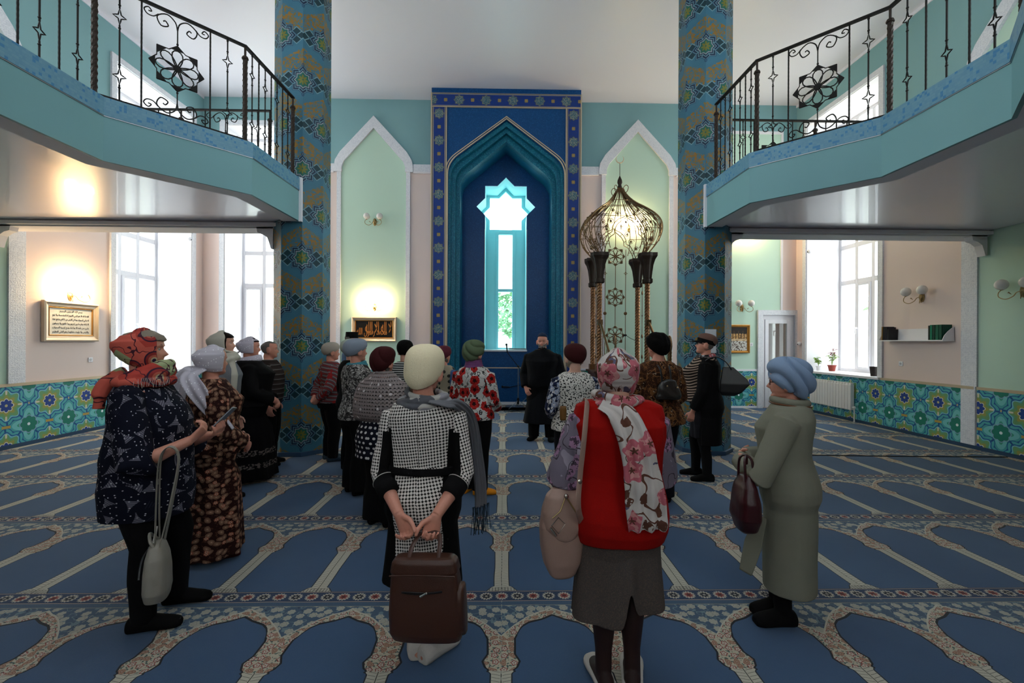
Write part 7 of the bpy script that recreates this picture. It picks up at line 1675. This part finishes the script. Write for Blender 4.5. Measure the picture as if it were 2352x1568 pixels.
b = B(); b.ball((-.005, -.068, .932), .011, 10, 8); b.obj('zip_pull', MAT['chrome'], bg); b = B(); b.tube([(-.045, -.078, .845), (-.015, -.082, .815), (-.045, -.082, .775), (-.075, -.074, .81)], .0022, 5, closed=True).tube([(-.08, -.073, .80), (-.055, -.081, .765)], .005, 6).obj('metal_badge', MAT['chrome'], bg)
Mw = bg.matrix_basis.inverted() @ p.root.matrix_basis
def inbag(v): return Mw @ V(v)
b = B(); P = catmull([V((.10, -.02, .76)), inbag((-.205, -.205, .92 * k)), inbag((-.198, -.200, 1.06 * k)), inbag((-.185, -.196, 1.18 * k)), inbag((-.172, -.170, 1.29 * k)), inbag((-.155, -.07, 1.372 * k)), inbag((-.16, .06, 1.33 * k)), inbag((-.2, .16, 1.15 * k)), inbag((-.22, .17, .97 * k)), V((.0, .04, .92))], 6)
b.tube(P, [(.0028, .0145)] * len(P), 8, ref=(0, 1, 0)); b.obj('strap', MAT['beige_l'], bg)
b = B(); q = P[11]; b.ball(q, (.012, .008, .012), 10, 8); b.ball(V((.11, -.035, .775)), (.016, .008, .016), 10, 8); b.obj('ring', MAT['chrome'], bg)
for sd in (-1, 1):   # white slippers lying open behind the heels
    hp, kn, an, yw = p.legs[sd]; q = world(p, (an.x + sd * .05, an.y - .0, 0)); 
    b = B(); rs = foot_pts((0, 0), yw, k * 1.05, .013); low = [[V((v.x, v.y, min(v.z, .045))) for v in r] for r in rs]; b.rings(low); me = remesh(b, .006, 2); mkobj('slipper', me, K['whitesock'], p.root, smooth=True, loc=(an.x, an.y, 0))

# ------------------------------------------------------------------ 18: leopard jacket
p = Person('leopard', 'person in brown leopard print jacket and black fur hat beside the metal pulpit', 1.575, 4.6, 14, 1.69, bulk=1.15, vox=.0065, headyaw=16, skin='ruddy', arms={1: ((.25, .0, 1.0), (.19, .16, .88)), -1: ((-.25, .0, 1.0), (-.16, .2, .88))}, feet={1: (.085, 0, -8), -1: (-.08, .04, 8)})
p.body(face=False); p.pants(K['navyc'], r=(.115, .095, .095)); p.feetwear(K['black'], .008); p.top(F['leopard'], .76, 1.352, g=.034, sleeves=(.088, .078, .066, 1.93), flare=.15, name='jacket', amp=.007)
hat(p, K['fur'], 'fur_hat', full=.19, edge=.55, back=.45, droop=.03, tall=.15, disp=lambda me: wrinkle(me, .006, 3.2, 31, 0))
bg = held('backpack_bag', 'small dark patent leather bag worn on the back of the leopard jacket', 'bag', p, (-.02, -.215, 0)); b = B(); b.rings([ering((0, 0, z), w, d, d, 24, 3) for z, w, d in ((1.06, .06, .02), (1.07, .13, .045), (1.10, .14, .05), (1.18, .115, .045), (1.245, .08, .03), (1.26, .04, .012))]); me = remesh(b, .007, 3); wrinkle(me, .006, 1.4, 4); mkobj('body', me, leather('dark_patent', '#241f1c', .25), bg, smooth=True)
for sx in (-1, 1): b = B(); b.tube(catmull([(sx * .05, .03, 1.24), (sx * .055, .05, 1.35), (sx * .07, .14, 1.42), (sx * .09, .25, 1.40)], 5), [(.003, .010)] * 16, 8, ref=(0, 1, 0)).obj('strap', MAT['black_l'], bg)
b = B(); b.ball((-.045, -.05, 1.20), .008, 8, 6); b.obj('rivet', MAT['brass'], bg); b = B(); b.ball((.07, -.048, 1.185), .008, 8, 6); b.obj('rivet', MAT['brass'], bg)

# ------------------------------------------------------------------ 19: black coat and peaked cap
p = Person('cap', 'person in long black coat and peaked taupe cap looking up, by the right column', 2.42, 5.38, 66, 1.71, bulk=1.12, belly=1.2, vox=.006, headyaw=6, headpitch=11, skin='ruddy', arms={-1: ((-.225, .03, .98), (-.20, .13, .76)), 1: ((.24, .02, 1.0), (.18, .22, .9))}, feet={-1: (-.11, -.02, 16), 1: (.10, .10, 6)})
p.body({-1: dict(d=(.1, .25, -1), palm=(1, 0, 0), side=(0, 1, .2), curl=.45)}); p.pants(K['black'], r=(.09, .066, .05)); p.feetwear(K['black'], .006)
k = p.k; p.top(F['zebra'], .86, 1.352, g=.026, sleeves=None, fy=1.3, name='striped_top', amp=.005)
b = B(); rs = []
for z in (.40, .50, .60, .70, .80, .90, 1.0, 1.1, 1.2, 1.27, 1.31, 1.345):
    q = p.ring(max(z, .72) * k, .036 + .02 * max(0, .9 - z)); rs.append([(x, min(y, .045 * k) if z < 1.33 else y, z * k) for x, y, _ in q])
b.rings(rs); p.segs = [((0, 0, .5), (0, 0, 1.4), .16)]
for sd in (-1, 1): p.sleeve(b, sd, .080, .068, .056, to=1.86)
me = remesh(b, .008, 4); wrinkle(me, .005, .9, 9); set_uv(me, p.segs); mkobj('coat', me, K['black'], p.root, smooth=True)
p.skirt(cloth('dark_grey_skirt', '#211f24', .3), .46, .92, w0=.17, g=.018, depth=.9, amp=.006, name='skirt')
b = B()
for zz, r1, r2 in ((1.365, .085, .085), (1.34, .105, .105)): b.tube([(r1 * math.cos(a), r2 * math.sin(a), zz * k - .012 * math.sin(a)) for a in [2 * PI * j / 16 for j in range(16)]], .022, 10, closed=True)
b.tube(catmull([(.02, .09, 1.33 * k), (.0, .175, 1.22 * k), (-.01, .19, 1.08 * k)], 4), [.035] * 5 + [.03] * 4, 10)
me = remesh(b, .008, 3); wrinkle(me, .005, 1.6, 6); set_uv(me, [((0, 0, 1.2), (0, 0, 1.5), .1)]); mkobj('neck_scarf', me, f_floral('black_pink_scarf', '#3a383a', '#9a4a4c', '#c98080', '#a5a2a2', 12, '#1a1a1c'), p.root, smooth=True)
p.hair(K['hairgr'], lambda t, a: .01 if abs((a + PI) % (2 * PI) - PI) > 1.4 else -.06, [.2 + .35 * i / 12 for i in range(13)])
cap = hat(p, K['caramel'], 'peaked_cap', full=.07, edge=.66, back=.16, droop=.05, tall=.10)
b = B(); b.rings([[p.head.P(.375 * q * math.sin(a), (.43 * math.cos(a) - .04) * q, t - .09 * (.5 - .5 * math.cos(a))) for a in [2 * PI * i / 32 for i in range(32)]] for t, q in ((.60, 1.0), (.61, 1.06), (.80, 1.10), (.82, 1.0))]).obj('band', K['black'], cap, smooth=False)
b = B(); T_, U_ = [], []
for i in range(17): a = -1.05 + 2.1 * i / 16; T_.append(p.head.P(.37 * math.sin(a), .42 * math.cos(a) - .04, .655)); U_.append(p.head.P(.40 * math.sin(a) * .95, .42 * math.cos(a) - .04 + .34 * math.cos(a * 1.45), .56 + .0))
n = len(T_); dz = p.head.M.to_3x3() @ V((0, 0, -.006)); vs = T_ + U_ + [q + dz for q in T_] + [q + dz for q in U_]
b.add(vs, [(i, i + 1, n + i + 1, n + i) for i in range(n - 1)] + [(2 * n + i, 3 * n + i, 3 * n + i + 1, 2 * n + i + 1) for i in range(n - 1)] + [(n + i, n + i + 1, 3 * n + i + 1, 3 * n + i) for i in range(n - 1)] + [(i, 2 * n + i, 2 * n + i + 1, i + 1) for i in range(n - 1)] + [(0, n, 3 * n, 2 * n), (n - 1, 3 * n - 1, 4 * n - 1, 2 * n - 1)]); b.obj('visor', K['black'], cap)
gl = B(); gl.tube([p.head.P(-.16 + .09 * math.cos(a), .385, .50 + .07 * math.sin(a)) for a in [2 * PI * i / 14 for i in range(14)]], .002, 5, closed=True); gl.tube([p.head.P(-.24, .38, .51), p.head.P(-.345, .1, .51)], .002, 5); gl.obj('glasses', MAT['black'], p.root)
bg = held('shoulder_bag', 'black leather tote bag on the shoulder of the woman in the black coat', 'bag', p, (-.12, -.27, 0), R(0)); b = B()
rs = [[(-.05 * w2, y0, z), (.05 * w2, y0, z), (.05 * w2, y1, z), (-.05 * w2, y1, z)] for z, y0, y1, w2 in ((1.01, -.03, .10, .7), (1.05, -.10, .12, 1), (1.15, -.19, .12, 1), (1.21, -.16, .11, .8), (1.34, -.02, .09, .35))]; b.rings(rs); me = remesh(b, .008, 4); mkobj('body', me, MAT['black_l'], bg, smooth=True)
for s_ in (-.03, .03): b = B(); b.tube(catmull([(s_, .0, 1.31), (s_ - .03, .06, 1.40), (s_ - .04, .16, 1.455), (s_ - .03, .28, 1.40), (s_ - .02, .30, 1.25)], 5), .007, 6).obj('handle', MAT['black_l'], bg)

# ------------------------------------------------------------------ 20: sage coat
p = Person('sage', 'person in long sage green wool dress and pale blue turban, front right, seen from behind', 1.675, 2.63, 54, 1.50, bulk=1.04, belly=1.05, vox=.0048, headyaw=6, skin='ruddy', slump=0, arms={-1: ((-.27, .13, .93), (-.03, .27, .97)), 1: ((.24, .04, .97), (-.02, .26, .98))}, feet={-1: (-.07, .02, 34), 1: (.06, .06, 40)})
p.body({-1: dict(d=(.9, .1, .1), palm=(0, -1, 0), side=(0, 0, 1), curl=.5), 1: dict(d=(-.95, .0, .05), palm=(0, -1, .1), side=(0, .1, 1), curl=.45)}); k = p.k
p.feetwear(K['black'], .014, 'felt_boot', .16)
p.top(K['sage'], .215, 1.35, g=.030, sleeves=(.080, .076, .064, 1.93), flare=.0, amp=.005, name='wool_dress', fr=.6, seed=12)
b = B(); b.tube([(.088 * math.cos(a), -.005 + .085 * math.sin(a), 1.365 * k + .008 * math.sin(a)) for a in [2 * PI * j / 20 for j in range(20)]], .022, 10, closed=True); b.obj('collar', K['sage'], p.root, smooth=True)
b = B(); b.tube([(.112 * math.cos(a), -.008 + .105 * math.sin(a), 1.348 * k + .008 * math.sin(a)) for a in [2 * PI * j / 26 for j in range(26)]], .0055, 6, closed=True); b.obj('amber_necklace', plain('amber', '#5c3416', .35), p.root, smooth=True)
p.ribbon([(-.13, .125, .66 * k), (-.15, .165, .48 * k), (-.175, .20, .31 * k)], [.03, .05, .035], K['sage'], name='skirt_panel', ref=(.35, .95, 0))
hat(p, K['bluehat'], 'turban', full=.19, edge=.54, back=.50, droop=.08, tall=.16, disp=turban_disp(p, .012, 4, .9, 2.))
gl = B(); gl.tube([p.head.P(-.16 + .09 * math.cos(a), .385, .48 + .075 * math.sin(a)) for a in [2 * PI * i / 14 for i in range(14)]], .0028, 5, closed=True); gl.tube([p.head.P(-.24, .38, .49), p.head.P(-.345, .1, .49)], .0025, 5); gl.obj('glasses', plain('red_brown_plastic', '#4a1a16', .35), p.root)
bg = held('handbag', 'dark wine leather handbag hanging from the folded arms of the sage dress woman', 'bag', p, (-.26, .19, -.01), R(30))
b = B(); rs = [ering((0, 0, z), w, d, d, 24, 3) for z, w, d in ((.565, .03, .02), (.59, .08, .05), (.66, .115, .065), (.75, .11, .06), (.83, .085, .045), (.89, .05, .022))]; b.rings(rs); me = remesh(b, .006, 3); wrinkle(me, .005, 1.3, 15); mkobj('body', me, MAT['wine_l'], bg, smooth=True)
for s_ in (-1, 1): b = B(); b.tube(catmull([(-.05, s_ * .02, .86), (-.035, s_ * .02, .97), (0, 0, 1.0), (.035, s_ * .02, .97), (.05, s_ * .02, .86)], 5), .007, 6).obj('handle', MAT['wine_l'], bg)
b = B(); b.ball((.03, -.05, .84), .007, 8, 6).ball((-.03, -.05, .84), .007, 8, 6); b.obj('rivet', MAT['brass'], bg)
